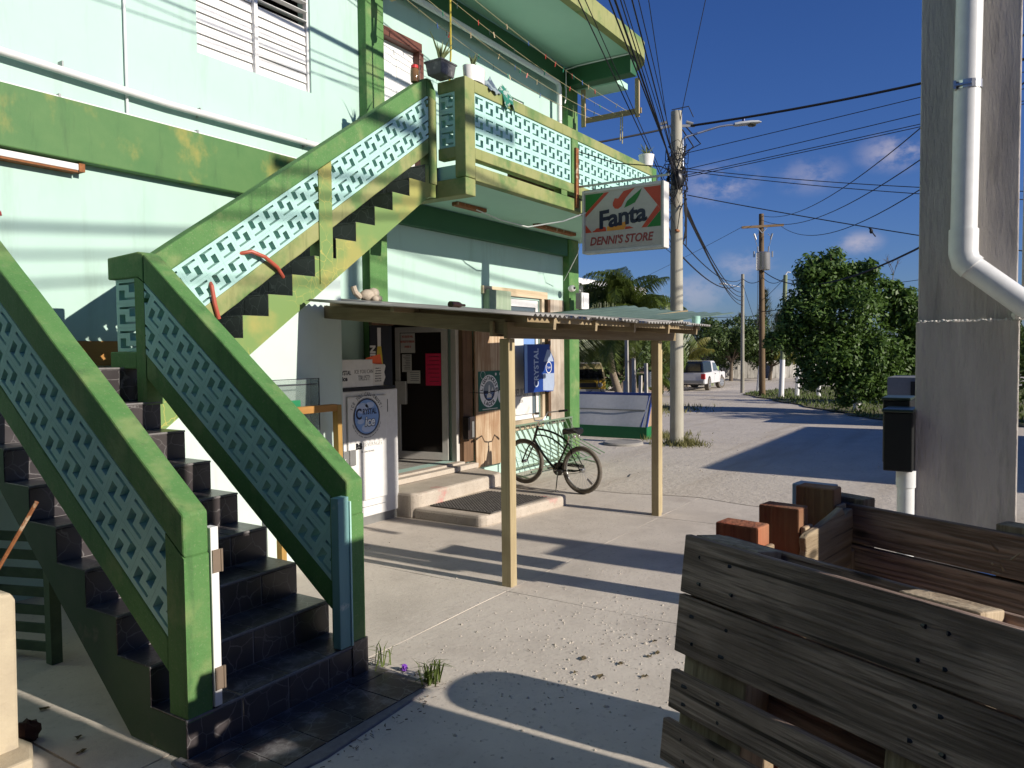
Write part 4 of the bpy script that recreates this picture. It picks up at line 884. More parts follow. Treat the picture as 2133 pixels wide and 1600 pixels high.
# ------------------------------------------------------------------ ice freezer and the panels about the doorway
U, V, FR = (1, 0, 0), (0, 0, 1), None
def freezer():
    t = T('ice_freezer', 'tall white ice freezer with a round blue badge on its padlocked door', 'freezer', (6.58, 6.45, 0))
    yf = 6.22
    mb = MB(); mb.box(6.10, 7.02, yf, 6.68, .10, 1.56); mb.build('cabinet', WHITEP, t, bev=.012)
    mb = MB(); mb.box(6.12, 7.0, yf + .02, 6.66, -.01, .098); mb.build('plinth', GREYM, t)
    mb = MB(); mb.box(6.10, 7.0, yf + .01, 6.66, 1.562, 1.60); mb.build('top_gasket', BLACK, t)
    mb = MB(); mb.box(6.16, 6.79, yf - .03, yf - .003, .30, 1.50); d = mb.build('door', WHITEP, t, bev=.01)
    y = yf - .0325; c = (6.455, y, 1.262); r = .205
    mb = MB(); disc(mb, c, U, V, 0, r, 48); mb.build('badge', BLUEL, d)
    mb = MB(); disc(mb, (c[0], y - .0005, c[2]), U, V, r - .010, r + .004, 48); disc(mb, (c[0], y - .0005, c[2]), U, V, r + .008, r + .012, 48); mb.build('badge_ring', NAVY, d)
    mb = MB()
    for (dx, dz, a, b) in ((-.07, .10, .11, .06), (.05, .13, .08, .035), (.02, -.13, .12, .05), (-.1, -.05, .06, .03)): 
        flat(mb, (c[0] + dx, y - .0008, c[2] + dz), U, V, [(a * math.cos(q * PI / 8) * .9, b * math.sin(q * PI / 8)) for q in range(16)])
    mb.build('badge_highlight', plain('print_pale_blue', (.42, .52, .74), rough=.35), d)
    mb = MB(); arctext(mb, 'ICE YOU CAN TRUST!', c[:1] + (y - .001,) + c[2:], U, V, .062, r + .05, 158, 22, bold=-.0006, wide=.8)
    arctext(mb, 'MADE WITH ULTRA PURIFIED DRINKING WATER', (c[0], y - .001, c[2]), U, V, .02, r + .035, 200, 340, inside=True); mb.build('lettering', INK, d)
    mb = MB(); text(mb, 'RYSTAL', (c[0] + .045, y - .0015, c[2] + .055), U, V, .092, wide=.72, bold=.002); text(mb, 'C', (c[0] - .13, y - .0015, c[2] + .03), U, V, .17, wide=.8, bold=.004); mb.build('lettering', NAVY, d)
    mb = MB(); text(mb, 'ice', (c[0] + .045, y - .0014, c[2] - .062), U, V, .15, wide=.95, bold=.011, shear=.15); mb.build('lettering', NAVY, d)
    mb = MB(); text(mb, 'ice', (c[0] + .045, y - .0026, c[2] - .06), U, V, .15, wide=.95, bold=.004, shear=.15); mb.build('lettering', plain('print_ice_white', (.70, .76, .84), rough=.4), d)
    mb = MB(); text(mb, 'B:B', (6.32, y - .001, .93), U, V, .09, bold=.006, wide=.8); mb.box(6.392, 6.395, y - .001, y, .89, .975); mb.build('lettering', BLACK, d)
    mb = MB(); text(mb, 'BEVERAGES', (6.545, y - .001, .94), U, V, .072, bold=-.002, wide=.85); text(mb, 'TEL. (501) 223-0525', (6.46, y - .001, .862), U, V, .026); mb.build('lettering', GREYM, d)
    mb = MB(); mb.box(6.03, 6.12, yf - .075, yf - .001, .74, .90); mb.cyl((6.07, yf - .09, .80), (6.07, yf - .076, .80), .03); mb.box(6.16, 6.25, yf - .055, yf - .031, .73, .905); mb.build('padlock_hasp', GREYM, t, bev=.004)
    mb = MB(); mb.box(6.835, 6.843, yf - .004, yf, 1.29, 1.44); mb.box(6.80, 6.803, yf - .003, yf, .33, .52); mb.box(6.30, 6.78, yf - .003, yf, .215, .219); mb.build('door_seam', INK, t)
    # carton with the slogan standing on top, torn bag and an orange card
    b = T('ice_carton', 'white carton printed with an ice slogan on top of the tall freezer', 'carton', (6.35, 6.35, 1.60))
    mb = MB(); mb.box(5.95, 6.62, yf + .02, 6.5, 1.602, 1.915); mb.build('box', WHITEP, b, bev=.004)
    mb = MB(); pts = [(6.622, 1.602), (6.80, 1.602), (6.815, 1.64), (6.85, 1.70), (6.83, 1.76), (6.855, 1.83), (6.84, 1.855), (6.622, 1.86)]; mb.prism(pts, yf + .03, yf + .2, 'y'); mb.build('torn_flap', PAPER, b, bev=.006)
    mb = MB(); text(mb, 'ICE YOU CAN', (6.475, yf + .018, 1.775), U, V, .062, wide=.78, bold=-.001); text(mb, 'TRUST!', (6.475, yf + .018, 1.70), U, V, .085, wide=.72, bold=-.001); text(mb, 'CRYSTAL', (6.16, yf + .018, 1.765), U, V, .07, wide=.75, bold=.001); text(mb, 'ice', (6.17, yf + .018, 1.70), U, V, .07, bold=.003)
    rr = random.Random(2)
    for k in range(6): text(mb, ''.join(rr.choice('etaoinshr ') for _ in range(11)), (6.72, yf + .028, 1.81 - .03 * k), U, V, .022)
    mb.build('lettering', INK, b)
    o = tag(MB().add([(6.55, yf + .04, 1.88), (6.83, yf + .06, 1.845), (6.77, yf + .04, 1.975), (6.52, yf + .03, 1.93), (6.55, yf + .044, 1.88), (6.83, yf + .064, 1.845), (6.77, yf + .044, 1.975), (6.52, yf + .034, 1.93)], [(0, 1, 2, 3), (7, 6, 5, 4), (0, 4, 5, 1), (1, 5, 6, 2), (2, 6, 7, 3), (3, 7, 4, 0)]).build('card', ORANGE), 'crumpled orange card tucked behind the ice carton', 'card')
freezer()
def beer_panel():
    t = T('beer_sign', 'tall black beer sign with a yellow bottle standing left of the doorway', 'sign', (7.14, YW - .14, 1.6))
    y = YW - .14; mb = MB(); mb.box(6.97, 7.36, y - .02, y, 1.45, 2.325); mb.build('panel', BLACK, t)
    y -= .0212
    mb = MB(); text(mb, 'BELIKIN', (7.012, y, 1.86), (0, 0, 1), (-1, 0, 0), .125, wide=1.02, bold=.006); mb.build('lettering', PAPER, t)
    def poly(nm, pts, m, d=0): mb = MB(); flat(mb, (7.125, y - d, 1.45), U, V, pts); return mb.build(nm, m, t)
    poly('bottle_label', [(-.03, .60), (.03, .60), (.032, .85), (-.032, .85)], PAPER)
    poly('bottle_print', [(-.062, .22), (.062, .22), (.062, .40), (.034, .62), (-.034, .62), (-.062, .40)], YELLOWP, .0003)
    poly('bottle_label', [(-.063, .12), (.063, .12), (.063, .215), (-.063, .215)], PAPER, .0006)
beer_panel()
def lager_sign():
    t = T('lager_sign', 'green lager sign with a white lighthouse ring nailed to the plywood shutter', 'sign', (9.56, YW - .15, 1.1))
    y = YW - .152; mb = MB(); mb.box(9.245, 9.885, y, y + .006, 1.10, 1.695); mb.build('panel', TEALP, t)
    y -= .0008; cx, cz = 9.52, 1.395
    mb = MB(); disc(mb, (cx, y, cz), U, V, 0, .245, 40); mb.build('ring', WHITE, t)
    mb = MB(); disc(mb, (cx, y - .0006, cz), U, V, 0, .15, 36); mb.build('sea', NAVY, t)
    mb = MB(); disc(mb, (cx, y - .0010, cz), U, V, 0, .148, 30, 5, 175); mb.build('sky_print', plain('print_grey', (.22, .25, .27)), t)
    mb = MB(); flat(mb, (cx, y - .0014, cz), U, V, [(-.03, -.06), (.03, -.06), (.018, .06), (.012, .09), (-.012, .09), (-.018, .06)]); flat(mb, (cx, y - .0014, cz), U, V, [(-.06, -.10), (.06, -.10), (.06, -.05), (-.06, -.05)]); flat(mb, (cx, y - .0014, cz), U, V, [(.05, -.0), (.12, .0), (.09, .06)]); mb.build('lighthouse_print', PAPER, t)
    mb = MB()
    for k in range(5): flat(mb, (cx, y - .0012, cz), U, V, [(-.12 + .015 * k, -.02 - .022 * k), (.12 - .015 * k, -.022 - .022 * k), (.12 - .015 * k, -.03 - .022 * k), (-.12 + .015 * k, -.028 - .022 * k)])
    mb.build('wave_print', BLUEL, t)
    mb = MB(); arctext(mb, 'LIGHTHOUSE', (cx, y - .0014, cz), U, V, .085, .195, 172, 8, bold=.002); arctext(mb, 'LAGER', (cx, y - .0014, cz), U, V, .085, .2, 235, 305, inside=True, bold=.002); mb.build('lettering', BLACK, t)
    mb = MB(); disc(mb, (9.36, y - .0006, 1.64), U, V, .055, .062, 24); 
    for k in range(2): flat(mb, (9.70 + .12 * k, y - .0006, 1.645), U, V, [(-.02, -.02), (.02, -.02), (.02, .02), (-.02, .02)])
    flat(mb, (9.54, y - .0006, 1.125), U, V, [(-.2, -.006), (.2, -.006), (.2, .006), (-.2, .006)]); mb.build('small_print', PAPER, t)
    mb = MB(); disc(mb, (9.88, y - .0016, 1.30), U, V, 0, .125, 24, 95, 265); mb.build('ring', WHITE, t); mb = MB(); disc(mb, (9.88, y - .0022, 1.30), U, V, 0, .07, 24, 95, 265); mb.build('sea', BLUEP, t)
    mb = MB(); mb.tube([(9.02, YW - .16, 1.40), (9.3, YW - .185, 1.375), (9.6, YW - .185, 1.38), (9.9, YW - .17, 1.42), (10.2, YW - .16, 1.50)], .006, 5); tag(mb.build('wire_tie', CABLE), 'dark wire strung across the green lager sign', 'wire')
lager_sign()
def crystal_sign():
    t = T('water_sign', 'blue water sign with a big clear bottle hung beside the awning post', 'sign', (11.0, YW - .2, 1.3))
    y = YW - .17
    mb = MB(); mb.prism([(10.5, 1.31), (11.18, 1.31), (11.22, 1.30), (11.42, 1.30), (11.46, 1.40), (11.46, 1.78), (11.44, 1.86), (11.32, 2.0), (11.3, 2.10), (10.5, 2.10)], y, y + .012, 'y'); mb.build('panel', BLUEP, t)
    y -= .0012
    mb = MB(); flat(mb, (10.5, y, 1.31), U, V, [(.0, .0), (.09, .0), (.09, .79), (0, .79)]); mb.build('pale_strip', BLUEL, t)
    mb = MB(); flat(mb, (10.5, y - .0004, 1.31), U, V, [(.58, .02), (.92, .0), (.95, .1), (.95, .47), (.9, .56), (.82, .70), (.72, .70), (.63, .55), (.58, .47)]); mb.build('bottle_print', plain('print_bottle_grey', (.34, .40, .52), rough=.35), t)
    mb = MB(); flat(mb, (10.5, y - .0008, 1.31), U, V, [(.58, .30), (.95, .30), (.95, .50), (.58, .50)]); mb.build('bottle_label', BLUEP, t)
    mb = MB(); disc(mb, (11.27, y - .0012, 1.71), U, V, .085, .1, 24); text(mb, 'Crystal', (11.27, y - .0012, 1.71), U, V, .055, wide=.8); mb.build('lettering', PAPER, t)
    mb = MB(); text(mb, 'CRYSTAL', (10.87, y - .0006, 1.71), (0, 0, 1), (-1, 0, 0), .20, wide=.78, bold=.004); mb.build('lettering', plain('print_silver', (.46, .53, .66), rough=.3), t)
    # beer poster in the window
    t = T('beer_poster', 'white beer poster in the shop window below the blue water sign', 'poster', (10.7, YW + .03, .95))
    y = YW + .034; mb = MB(); mb.box(10.31, 11.06, y, y + .003, .94, 2.45); mb.build('sheet', PAPER, t)
    mb = MB(); flat(mb, (10.8, y - .001, 1.9), U, V, [(.0, -.2), (.35, -.2), (.35, .52), (0, .52)]); mb.build('blue_panel', BLUEL, t)
    mb = MB(); text(mb, 'BELIKIN', (10.71, y - .001, 1.30), U, V, .17, bold=.006, wide=.72); text(mb, 'BEER', (10.71, y - .001, 1.16), U, V, .07, wide=.8); disc(mb, (10.7, y - .001, 1.18), U, V, .27, .275, 40, 200, 340); disc(mb, (10.7, y - .001, 1.18), U, V, .30, .305, 40, 205, 335); flat(mb, (10.7, y - .001, 2.33), U, V, [(-.1, -.04), (.1, -.04), (.1, .06), (-.1, .06)]); mb.build('lettering', GREYM, t)
    s = T('soap_dispenser', 'dark wall dispenser with a grey window beside the shop doorway', 'dispenser', (9.0, YW - .2, .74))
    mb = MB(); mb.box(8.905, 9.075, YW - .21, YW - .102, .72, 1.05); mb.build('case', plain('brown_plastic', (.03, .022, .02), rough=.35), s, bev=.012)
    mb = MB(); mb.box(8.985, 9.035, YW - .218, YW - .212, .75, .98); mb.build('window', GREYM, s)
crystal_sign()
# ------------------------------------------------------------------ illuminated box sign on its arm
def fanta():
    t = T('hanging_shop_sign', 'hanging light box sign with orange drink logo over the store name', 'sign', (9.74, 4.5, 3.34))
    x0, x1 = 9.66, 9.84; ya, yb, za, zb = 3.875, 5.09, 3.345, 4.215
    fr = MB(); fr.box(x0, x1, ya, ya + .035, za, zb); fr.box(x0, x1, yb - .035, yb, za, zb); fr.box(x0, x1, ya + .035, yb - .035, zb - .035, zb); fr.box(x0, x1, ya + .035, yb - .035, za, za + .035)
    fr.build('box_frame', plain('sign_frame_white', (.62, .60, .56), rough=.4), t, bev=.004)
    mb = MB(); mb.box(x0 + .012, x1 - .012, ya + .035, yb - .035, za + .035, zb - .035); mb.build('face_panel', SIGNW, t)
    u, v = (0, -1, 0), (0, 0, 1); X = x0 + .0105
    P = lambda nm, poly, m, d=0: (lambda mb: (flat(mb, (X - d, yb, za), u, v, poly), mb.build(nm, m, t))[1])(MB())
    P('green_corner', [(.05, .56), (.34, .815), (.05, .815)], GREENP); P('red_band', [(.05, .50), (.05, .558), (.343, .815), (.415, .815)], REDP)
    P('red_corner', [(.92, .815), (1.165, .815), (1.165, .50), (1.12, .565)], REDP); P('red_band', [(1.118, .562), (1.165, .498), (.965, .285), (.89, .285)], REDP); P('green_corner', [(1.165, .494), (1.165, .285), (.97, .285)], GREENP)
    P('red_corner', [(.05, .285), (.15, .285), (.05, .40)], REDP)
    rr = random.Random(4)
    P('brush_red', [(.16, .285), (.37, .285), (.36, .34), (.31, .355), (.27, .34), (.22, .335), (.19, .31), (.16, .30)], REDP); P('brush_orange', [(.38, .285), (.64, .285), (.70, .40), (.58, .375), (.46, .36), (.38, .345)], ORANGEP, .0004); P('brush_red', [(.65, .285), (.78, .29), (.72, .32), (.66, .32)], REDP)
    P('orange_fruit', [(.47, .66), (.50, .72), (.55, .71), (.63, .80), (.80, .83), (.72, .76), (.66, .70), (.60, .60), (.55, .57), (.50, .58), (.47, .62)], REDP)
    P('leaf_print', [(.64, .575), (.68, .66), (.78, .73), (.90, .81), (.86, .72), (.80, .63), (.72, .60)], GREENP, .0004)
    a = math.radians(4.5); uu = Vector(u) * math.cos(a) + Vector(v) * math.sin(a); vv = -Vector(u) * math.sin(a) + Vector(v) * math.cos(a)
    mb = MB(); text(mb, 'Fanta', Vector((X - .001, yb, za)) + Vector(u) * .60 + Vector(v) * .455, uu, vv, .335, bold=.011, wide=1.04, shear=.08, spacing=.95); mb.build('lettering', NAVY, t)
    mb = MB(); text(mb, "DENNI'S STORE", Vector((X - .001, yb, za)) + Vector(u) * .58 + Vector(v) * .155, u, v, .155, bold=.004, wide=.86, shear=.22); mb.build('lettering', MAROON, t)
    mb = MB(); text(mb, 'TRADE-MARK REG.', Vector((X - .001, yb, za)) + Vector(u) * .86 + Vector(v) * .40, u, v, .03); mb.build('lettering', INK, t)
    mb = MB(); mb.box(9.735, 9.765, 3.84, 5.19, 4.29, 4.315); mb.build('arm', GREYM, t)
    for y in (4.0, 4.95): mb = MB(); mb.box(9.745, 9.755, y, y + .02, 4.216, 4.289); mb.build('hanger', GREYM, t)
    mb = MB(); mb.tube([(9.75, 3.86, 4.3), (9.75, 3.85, 4.36), (9.74, 3.95, 4.42), (9.72, 4.6, 4.55), (9.70, 5.15, 4.78)], .008, 5); mb.build('stay_wire', CABLE, t)
    mb = MB(); mb.box(9.64, 9.72, 5.165, 5.194, 4.0, 4.83); mb.build('wall_bracket', RUST, t)
    mb = MB(); mb.tube([(9.7, 5.0, 3.93), (9.5, 5.3, 3.8), (9.2, 5.7, 3.72), (8.9, 5.95, 3.8), (8.6, 6.15, 3.92)], .009, 6); tag(mb.build('cable', PVC), 'white power cable looping from the balcony light fitting to the hanging sign', 'cable')
    mb = MB(); mb.tube([(11.4, 6.0, 3.95), (11.42, 6.1, 3.6), (11.5, 6.3, 3.35), (11.75, 6.55, 3.2)], .006, 5); tag(mb.build('cable', PVC), 'white cable hanging from the rusty fitting at the balcony end', 'cable')
fanta()
# ------------------------------------------------------------------ bicycle in its rack
def bicycle():
    R = Vector((9.42, 4.985, .335)); F = Vector((9.565, 6.02, .37)); ax = (F - R); ax.z = 0; L_ = ax.length; e = ax.normalized(); s = Vector((-e.y, e.x, 0)) ; up = Vector((0, 0, 1))
    t = T('bicycle', 'black beach cruiser bicycle parked with its front wheel in the rack', 'bicycle', (R.x, R.y, 0))
    P = lambda a, h, b=0: Vector((R.x, R.y, 0)) + e * a + s * b + up * h
    def wheel(c, steer=0):
        ee = e * math.cos(steer) + s * math.sin(steer); ring = lambda r, n=36: [c + ee * (r * math.cos(2 * PI * i / n)) + up * (r * math.sin(2 * PI * i / n)) for i in range(n)]
        nn = ee.cross(up).normalized()
        mb = MB(); mb.tube(ring(.305), .029, 10, True); w_ = mb.build('wheel', RUBBER, t, smooth=True)
        mb = MB(); mb.tube(ring(.272), .011, 6, True); mb.build('rim', GREYM, w_, smooth=True)
        mb = MB(); mb.cyl(c - nn * .05, c + nn * .05, .022); mb.build('hub', GREYM, w_)
        mb = MB()
        for k in range(28):
            a = 2 * PI * k / 28; sg = 1 if k % 2 else -1; h = c + nn * (.03 * sg) + ee * (.02 * math.cos(a + .9 * sg)) + up * (.02 * math.sin(a + .9 * sg)); mb.cyl(h, c + ee * (.268 * math.cos(a)) + up * (.268 * math.sin(a)), .0014, n=3)
        mb.build('spoke', STEEL, w_)
        return w_
    rw = wheel(R); wheel(F, .12)
    nn = s
    mb = MB(); a = math.radians(-50); c = R + e * (.2 * math.cos(a)) * -1 + up * (.2 * math.sin(a)); mb.beam(c - e * .04 - up * .03, c + e * .04 + up * .04, .008, .03); mb.build('reflector', GREYM, rw)
    fr = MB(); BB = P(.46, .30); ST = P(.24, .70); HT = P(.80, .86); HB = P(.855, .70)
    q = lambda a, b, c, n=10: [a * (1 - i / n) ** 2 + b * (2 * (i / n) * (1 - i / n)) + c * (i / n) ** 2 for i in range(n + 1)]
    fr.tube([BB, ST], .015, 8); fr.tube(q(ST, P(.46, .86), HT), .016, 8); fr.tube(q(P(.30, .60), P(.56, .82), HB + up * .06), .012, 8); fr.tube(q(BB, P(.64, .42), HB, 12), .018, 8); fr.tube([HB - (HT - HB) * .2, HT + (HT - HB) * .3], .019, 8)
    for b in (-.055, .055):
        fr.tube([BB + s * b * .5, P(.1, .31, b), R + s * b], .0095, 6); fr.tube([ST, P(.12, .52, b), R + s * b], .008, 6)
    fr.build('frame', BIKE, t, smooth=True)
    fk = MB()
    for b in (-.055, .055): fk.tube([HB - (HT - HB) * .25 + s * b * .6, P(.92, .60, b), F + s * b], .011, 7)
    fk.build('fork', BIKE, t, smooth=True)
    stem = HT + (HT - HB) * .75
    hb = MB(); hb.tube([HT, stem], .012, 8)
    for sg in (-1, 1): hb.tube([stem, stem + s * (.10 * sg) + up * .01, stem + s * (.17 * sg) + up * .11 - e * .02, stem + s * (.27 * sg) + up * .13 - e * .17], .0105, 8)
    hb.build('handlebar', CHROME, t, smooth=True)
    for sg in (-1, 1): mb = MB(); g0 = stem + s * (.262 * sg) + up * .129 - e * .155; mb.cyl(g0, g0 + (s * (.1 * sg) + up * .02 - e * .15).normalized() * .13, .017); mb.build('grip', BLACK, t)
    mb = MB(); mb.cyl(BB - s * .055, BB - s * .047, .095, n=28); mb.build('chainring', BIKE, t)
    mb = MB()
    for k in range(9): a = 2 * PI * k / 9; mb.beam(BB - s * .058 + e * .03 * math.cos(a) + up * .03 * math.sin(a), BB - s * .058 + e * .08 * math.cos(a) + up * .08 * math.sin(a), .004, .012)
    mb.build('chainring_slots', STEEL, t)
    for sg in (-1, 1):
        d = e * (.17 * -sg) + up * (.01 * sg); mb = MB(); mb.tube([BB + s * (.06 * sg), BB + s * (.075 * sg) + d], .009, 6); cr = mb.build('crank', CHROME, t)
        pc = BB + s * (.115 * sg) + d; mb = MB(); mb.beam(pc - e * .045, pc + e * .045, .085, .02); mb.build('pedal', BLACK, cr)
    mb = MB(); cpts = [BB - s * .055 + up * .092, R - s * .055 + up * .035, R - s * .055 - up * .035, BB - s * .055 - up * .092]; mb.tube(cpts, .004, 4, True); mb.build('chain', BLACK, t)
    mb = MB(); mb.beam(BB - s * .066 + up * .075 - e * .02, R - s * .066 + up * .04 + e * .02, .006, .045, up=(0, 0, 1)); mb.build('chain_guard', BIKE, t)
    mb = MB(); mb.tube([ST, P(.215, .80)], .012, 8); mb.build('seat_post', CHROME, t)
    sd_ = P(.18, .855); mb = MB(); vs = []
    prof = [(-.15, .085, .02), (-.12, .115, .035), (-.04, .11, .03), (.04, .06, .012), (.11, .03, .01), (.15, .018, -.005)]
    rings = []
    for (a, wv, h) in prof: rings.append([sd_ + e * a + s * (wv * math.cos(q_)) + up * (h + (.035 * math.sin(q_) if math.sin(q_) > 0 else .05 * math.sin(q_))) for q_ in [2 * PI * i / 12 for i in range(12)]])
    vs = [p for r in rings for p in r]; n = 12; fs = [tuple(range(n - 1, -1, -1)), tuple(range((len(rings) - 1) * n, len(rings) * n))]
    for i in range(len(rings) - 1):
        for j in range(n): fs.append((i * n + j, i * n + (j + 1) % n, (i + 1) * n + (j + 1) % n, (i + 1) * n + j))
    mb.add(vs, fs); mb.build('saddle', BLACK, t, smooth=True)
    mb = MB()
    for sg in (-1, 1): mb.lathe([(.02, 0), (.022, .02), (.02, .03), (.022, .045)], tuple(sd_ - e * .09 + s * (.05 * sg) - up * .075), 10)
    mb.build('saddle_spring', CHROME, t)
    mb = MB(); mb.tube([P(.38, .28, .06), P(.34, .02, .16)], .009, 6); mb.build('kickstand', CHROME, t)
bicycle()
def rack():
    t = T('bike_rack', 'low green steel bike rack of slanted bars against the store wall', 'bike rack', (10.8, 6.5, 0))
    y0, y1 = YW - .16, YW - .62
    for (y, z, nm) in ((y0, .80, 'top_rail'), (y1, .14, 'bottom_rail'), (y0, .12, 'bottom_rail')):
        mb = MB(); mb.tube([(9.95, y, z), (12.1, y, z)], .017, 7); mb.build(nm, RACK, t, smooth=True)
    for i in range(13):
        x = 10.0 + .165 * i; mb = MB(); mb.tube([(x, y0, .80), (x + .28, y0 - .03, .42), (x + .5, y1, .14)], .011, 6); mb.build('bar', RACK, t, smooth=True)
    for x in (9.97, 11.6, 12.08):
        mb = MB(); mb.tube([(x, y0, .8), (x, y0, .0)], .017, 7); mb.build('leg', RACK, t); mb = MB(); mb.tube([(x, y0, .10), (x, y1 - .05, .02)], .014, 7); mb.build('leg', RACK, t)
rack()
def floodlight():
    t = T('flood_light', 'grey square flood light with bracket high on the store corner', 'flood light', (12.1, 6.35, 2.7))
    mb = MB(); mb.box(12.0, 12.16, 6.36, 6.46, 2.72, 3.0); mb.build('housing', plain('grey_paint_housing', (.25, .25, .25), rough=.5), t, bev=.01)
    mb = MB(); mb.box(12.0, 12.27, 6.335, 6.358, 2.715, 3.005); mb.build('bezel', WHITE, t, bev=.006)
    mb = MB(); mb.box(12.05, 12.22, 6.325, 6.334, 2.76, 2.97); mb.build('lens', WHITE, t)
    mb = MB()
    for k in range(5): mb.tube([(12.06 + .035 * k, 6.42, 3.0), (12.055 + .036 * k, 6.42, 3.14)], .004, 4)
    mb.build('bird_spikes', GREYM, t)
    t = T('security_camera', 'small white dome security camera under the balcony corner', 'camera', (12.0, 6.5, 3.02)); mb = MB(); mb.ball((11.98, 6.52, 3.08), .07, .07, .06, 14, 8); mb.build('dome', WHITE, t, smooth=True); mb = MB(); mb.ball((11.96, 6.46, 3.085), .025, n=10); mb.build('lens', BLACK, t)
floodlight()
# ------------------------------------------------------------------ things about the stair
def stair_things():
    HO = plain('red_hose_rubber', (.42, .085, .05), rough=.45)
    mb = MB(); mb.tube([(4.09, YN - .03, 2.29), (4.05, YN - .035, 2.42), (4.03, YN - .03, 2.56), (4.07, YN + .10, 2.66), (4.2, YN + .18, 2.72), (4.33, YN + .02, 2.86), (4.42, YN - .05, 2.885), (4.56, YN - .055, 2.85), (4.70, YN - .05, 2.77), (4.79, YN - .02, 2.69)], .018, 9)
    tag(mb.build('garden_hose', HO, smooth=True), 'red hose looped through the blocks of the upper stair railing', 'hose')
    # gate posts fixed to the two bottom posts
    for (x, m, lab) in ((2.368, WHITE, 'pale gate batten with rusty hinges on the left stair post'), (3.235, MINTB, 'mint gate batten standing against the right stair post')):
        t = T('gate_batten', lab, 'batten', (x + .03, Y0S + .02, .2))
        mb = MB(); mb.box(x, x + (.045 if x < 3 else .088), Y0S - .012, Y0S + .05, .215, 1.13); mb.build('batten', m if x < 3 else mat('worn_mint_board', (.17, .34, .33), (.13, .27, .27), scale=6, rough=.6, bump=.2, stretch=(1, 1, .2), c3=(.42, .5, .46), c3lim=(.6, .7), c3scale=6), t, bev=.004)
        if x < 3:
            for z in (.90, .30):
                mb = MB(); mb.box(x + .004, x + .05, Y0S - .02, Y0S - .0125, z, z + .115); mb.cyl((x + .055, Y0S - .02, z), (x + .055, Y0S - .02, z + .115), .007, n=8); mb.build('hinge', plain('old_hinge_metal', (.25, .19, .14), rough=.5, metal=.4), t)
        else:
            mb = MB(); mb.box(x + .089, x + .10, Y0S - .02, Y0S + .04, .215, 1.10); mb.build('strip', MINTB, t)
    # wooden frame leaning on the closing wall, glass case behind
    t = T('timber_easel', 'empty yellow pine frame leaning on the white wall under the stair', 'easel', (4.9, 5.4, 0))
    for (p, q, m) in (((5.27, 5.42, .0), (5.25, 5.42, 1.50), WOOD_Y), ((4.55, 5.42, 0), (4.55, 5.42, 1.5), WOOD_Y)): mb = MB(); mb.beam(p, q, .055, .07, up=(0, 1, 0)); mb.build('upright', m, t, bev=.003)
    mb = MB(); mb.beam((4.578, 5.42, 1.475), (5.222, 5.42, 1.475), .07, .065); mb.build('rail', WOOD_O, t, bev=.003)
    t = T('glass_case', 'small glass display case with a green sale notice beneath the stair', 'display case', (4.85, 5.52, 1.2))
    GL = plain('case_glass', (.25, .32, .29), rough=.05, alpha=.35)
    mb = MB(); mb.box(4.5, 5.10, 5.50, 5.505, 1.2, 1.75); mb.box(5.095, 5.10, 5.506, 5.62, 1.2, 1.75); mb.build('pane', GL, t); 
    mb = MB(); mb.box(4.5, 5.10, 5.498, 5.51, 1.753, 1.76); mb.box(4.5, 5.07, 5.497, 5.509, 1.70, 1.71); mb.box(5.101, 5.107, 5.498, 5.51, 1.2, 1.76); mb.build('edge_strip', INK, t)
    mb = MB(); mb.box(4.45, 4.86, 5.485, 5.492, 1.30, 1.565); n_ = mb.build('notice', plain('notice_green', (.015, .20, .08)), t); mb = MB(); text(mb, 'SALE!', (4.68, 5.4835, 1.49), U, V, .11, bold=.008, wide=.75); mb.build('lettering', WHITE, n_)
    # orange board lying on the landing by the wall
    mb = MB(); mb.box(2.95, 3.95, YW - .03, YW - .006, LZ + .002, LZ + .22); tag(mb.build('orange_board', WOOD_O), 'orange board leaning on the wall at the stair landing', 'board')
    # slatted screen, kerb wall, rod below the lower flight
    t = T('slatted_crate', 'green slatted wooden crate stored beneath the lower stair flight', 'crate', (2.6, 5.3, 0)); m = mat('dull_green_wood', (.10, .15, .09), (.07, .11, .065), scale=8, rough=.8, bump=.3)
    for x, y in ((2.30, 5.62), (2.46, 5.16)): mb = MB(); mb.box(x, x + .07, y, y + .07, 0, .95); mb.build('upright', m, t)
    for k in range(7): mb = MB(); mb.beam((2.33, 5.66, .1 + .12 * k), (2.50, 5.2, .1 + .12 * k), .02, .062); mb.build('slat', m, t)
    t = T('concrete_block_wall', 'stub of sunlit rough concrete wall left of the stair foot', 'wall', (1.75, 4.25, 0)); m = mat('buff_concrete', (.50, .43, .31), (.42, .355, .26), scale=6, rough=.92, bump=.5, bscale=40, c3=(.36, .31, .24), c3lim=(.55, .7), c3scale=3)
    mb = MB(); mb.prism([(.6, -.02), (1.80, -.02), (1.81, .79), (1.79, .83), (1.74, .835), (1.71, .90), (.6, .92)], 4.12, 4.28, 'y'); mb.build('wall', m, t, bev=.018)
    mb = MB(); mb.prism([(.6, 3.95), (1.78, 3.95), (1.86, 4.12), (1.84, 4.36), (.6, 4.36)], -.02, .05, 'z'); mb.build('footing', m, t, bev=.015)
    mb = MB(); mb.tube([(1.585, 3.4, 1.39), (1.49, 3.52, 1.13), (1.2, 3.9, .35), (1.07, 4.08, .0)], .009, 7); tag(mb.build('steel_rod', RUST), 'rusty steel rod leaning at the far left of the stair', 'rod')
    mb = MB(); mb.ball((1.90, 4.25, .05), .07, .05, .06, 9, 6, .25); tag(mb.build('husk', plain('brown_husk', (.05, .02, .014), rough=.9)), 'dark brown husk on the ground behind the concrete stub', 'husk')
    rr = random.Random(6)
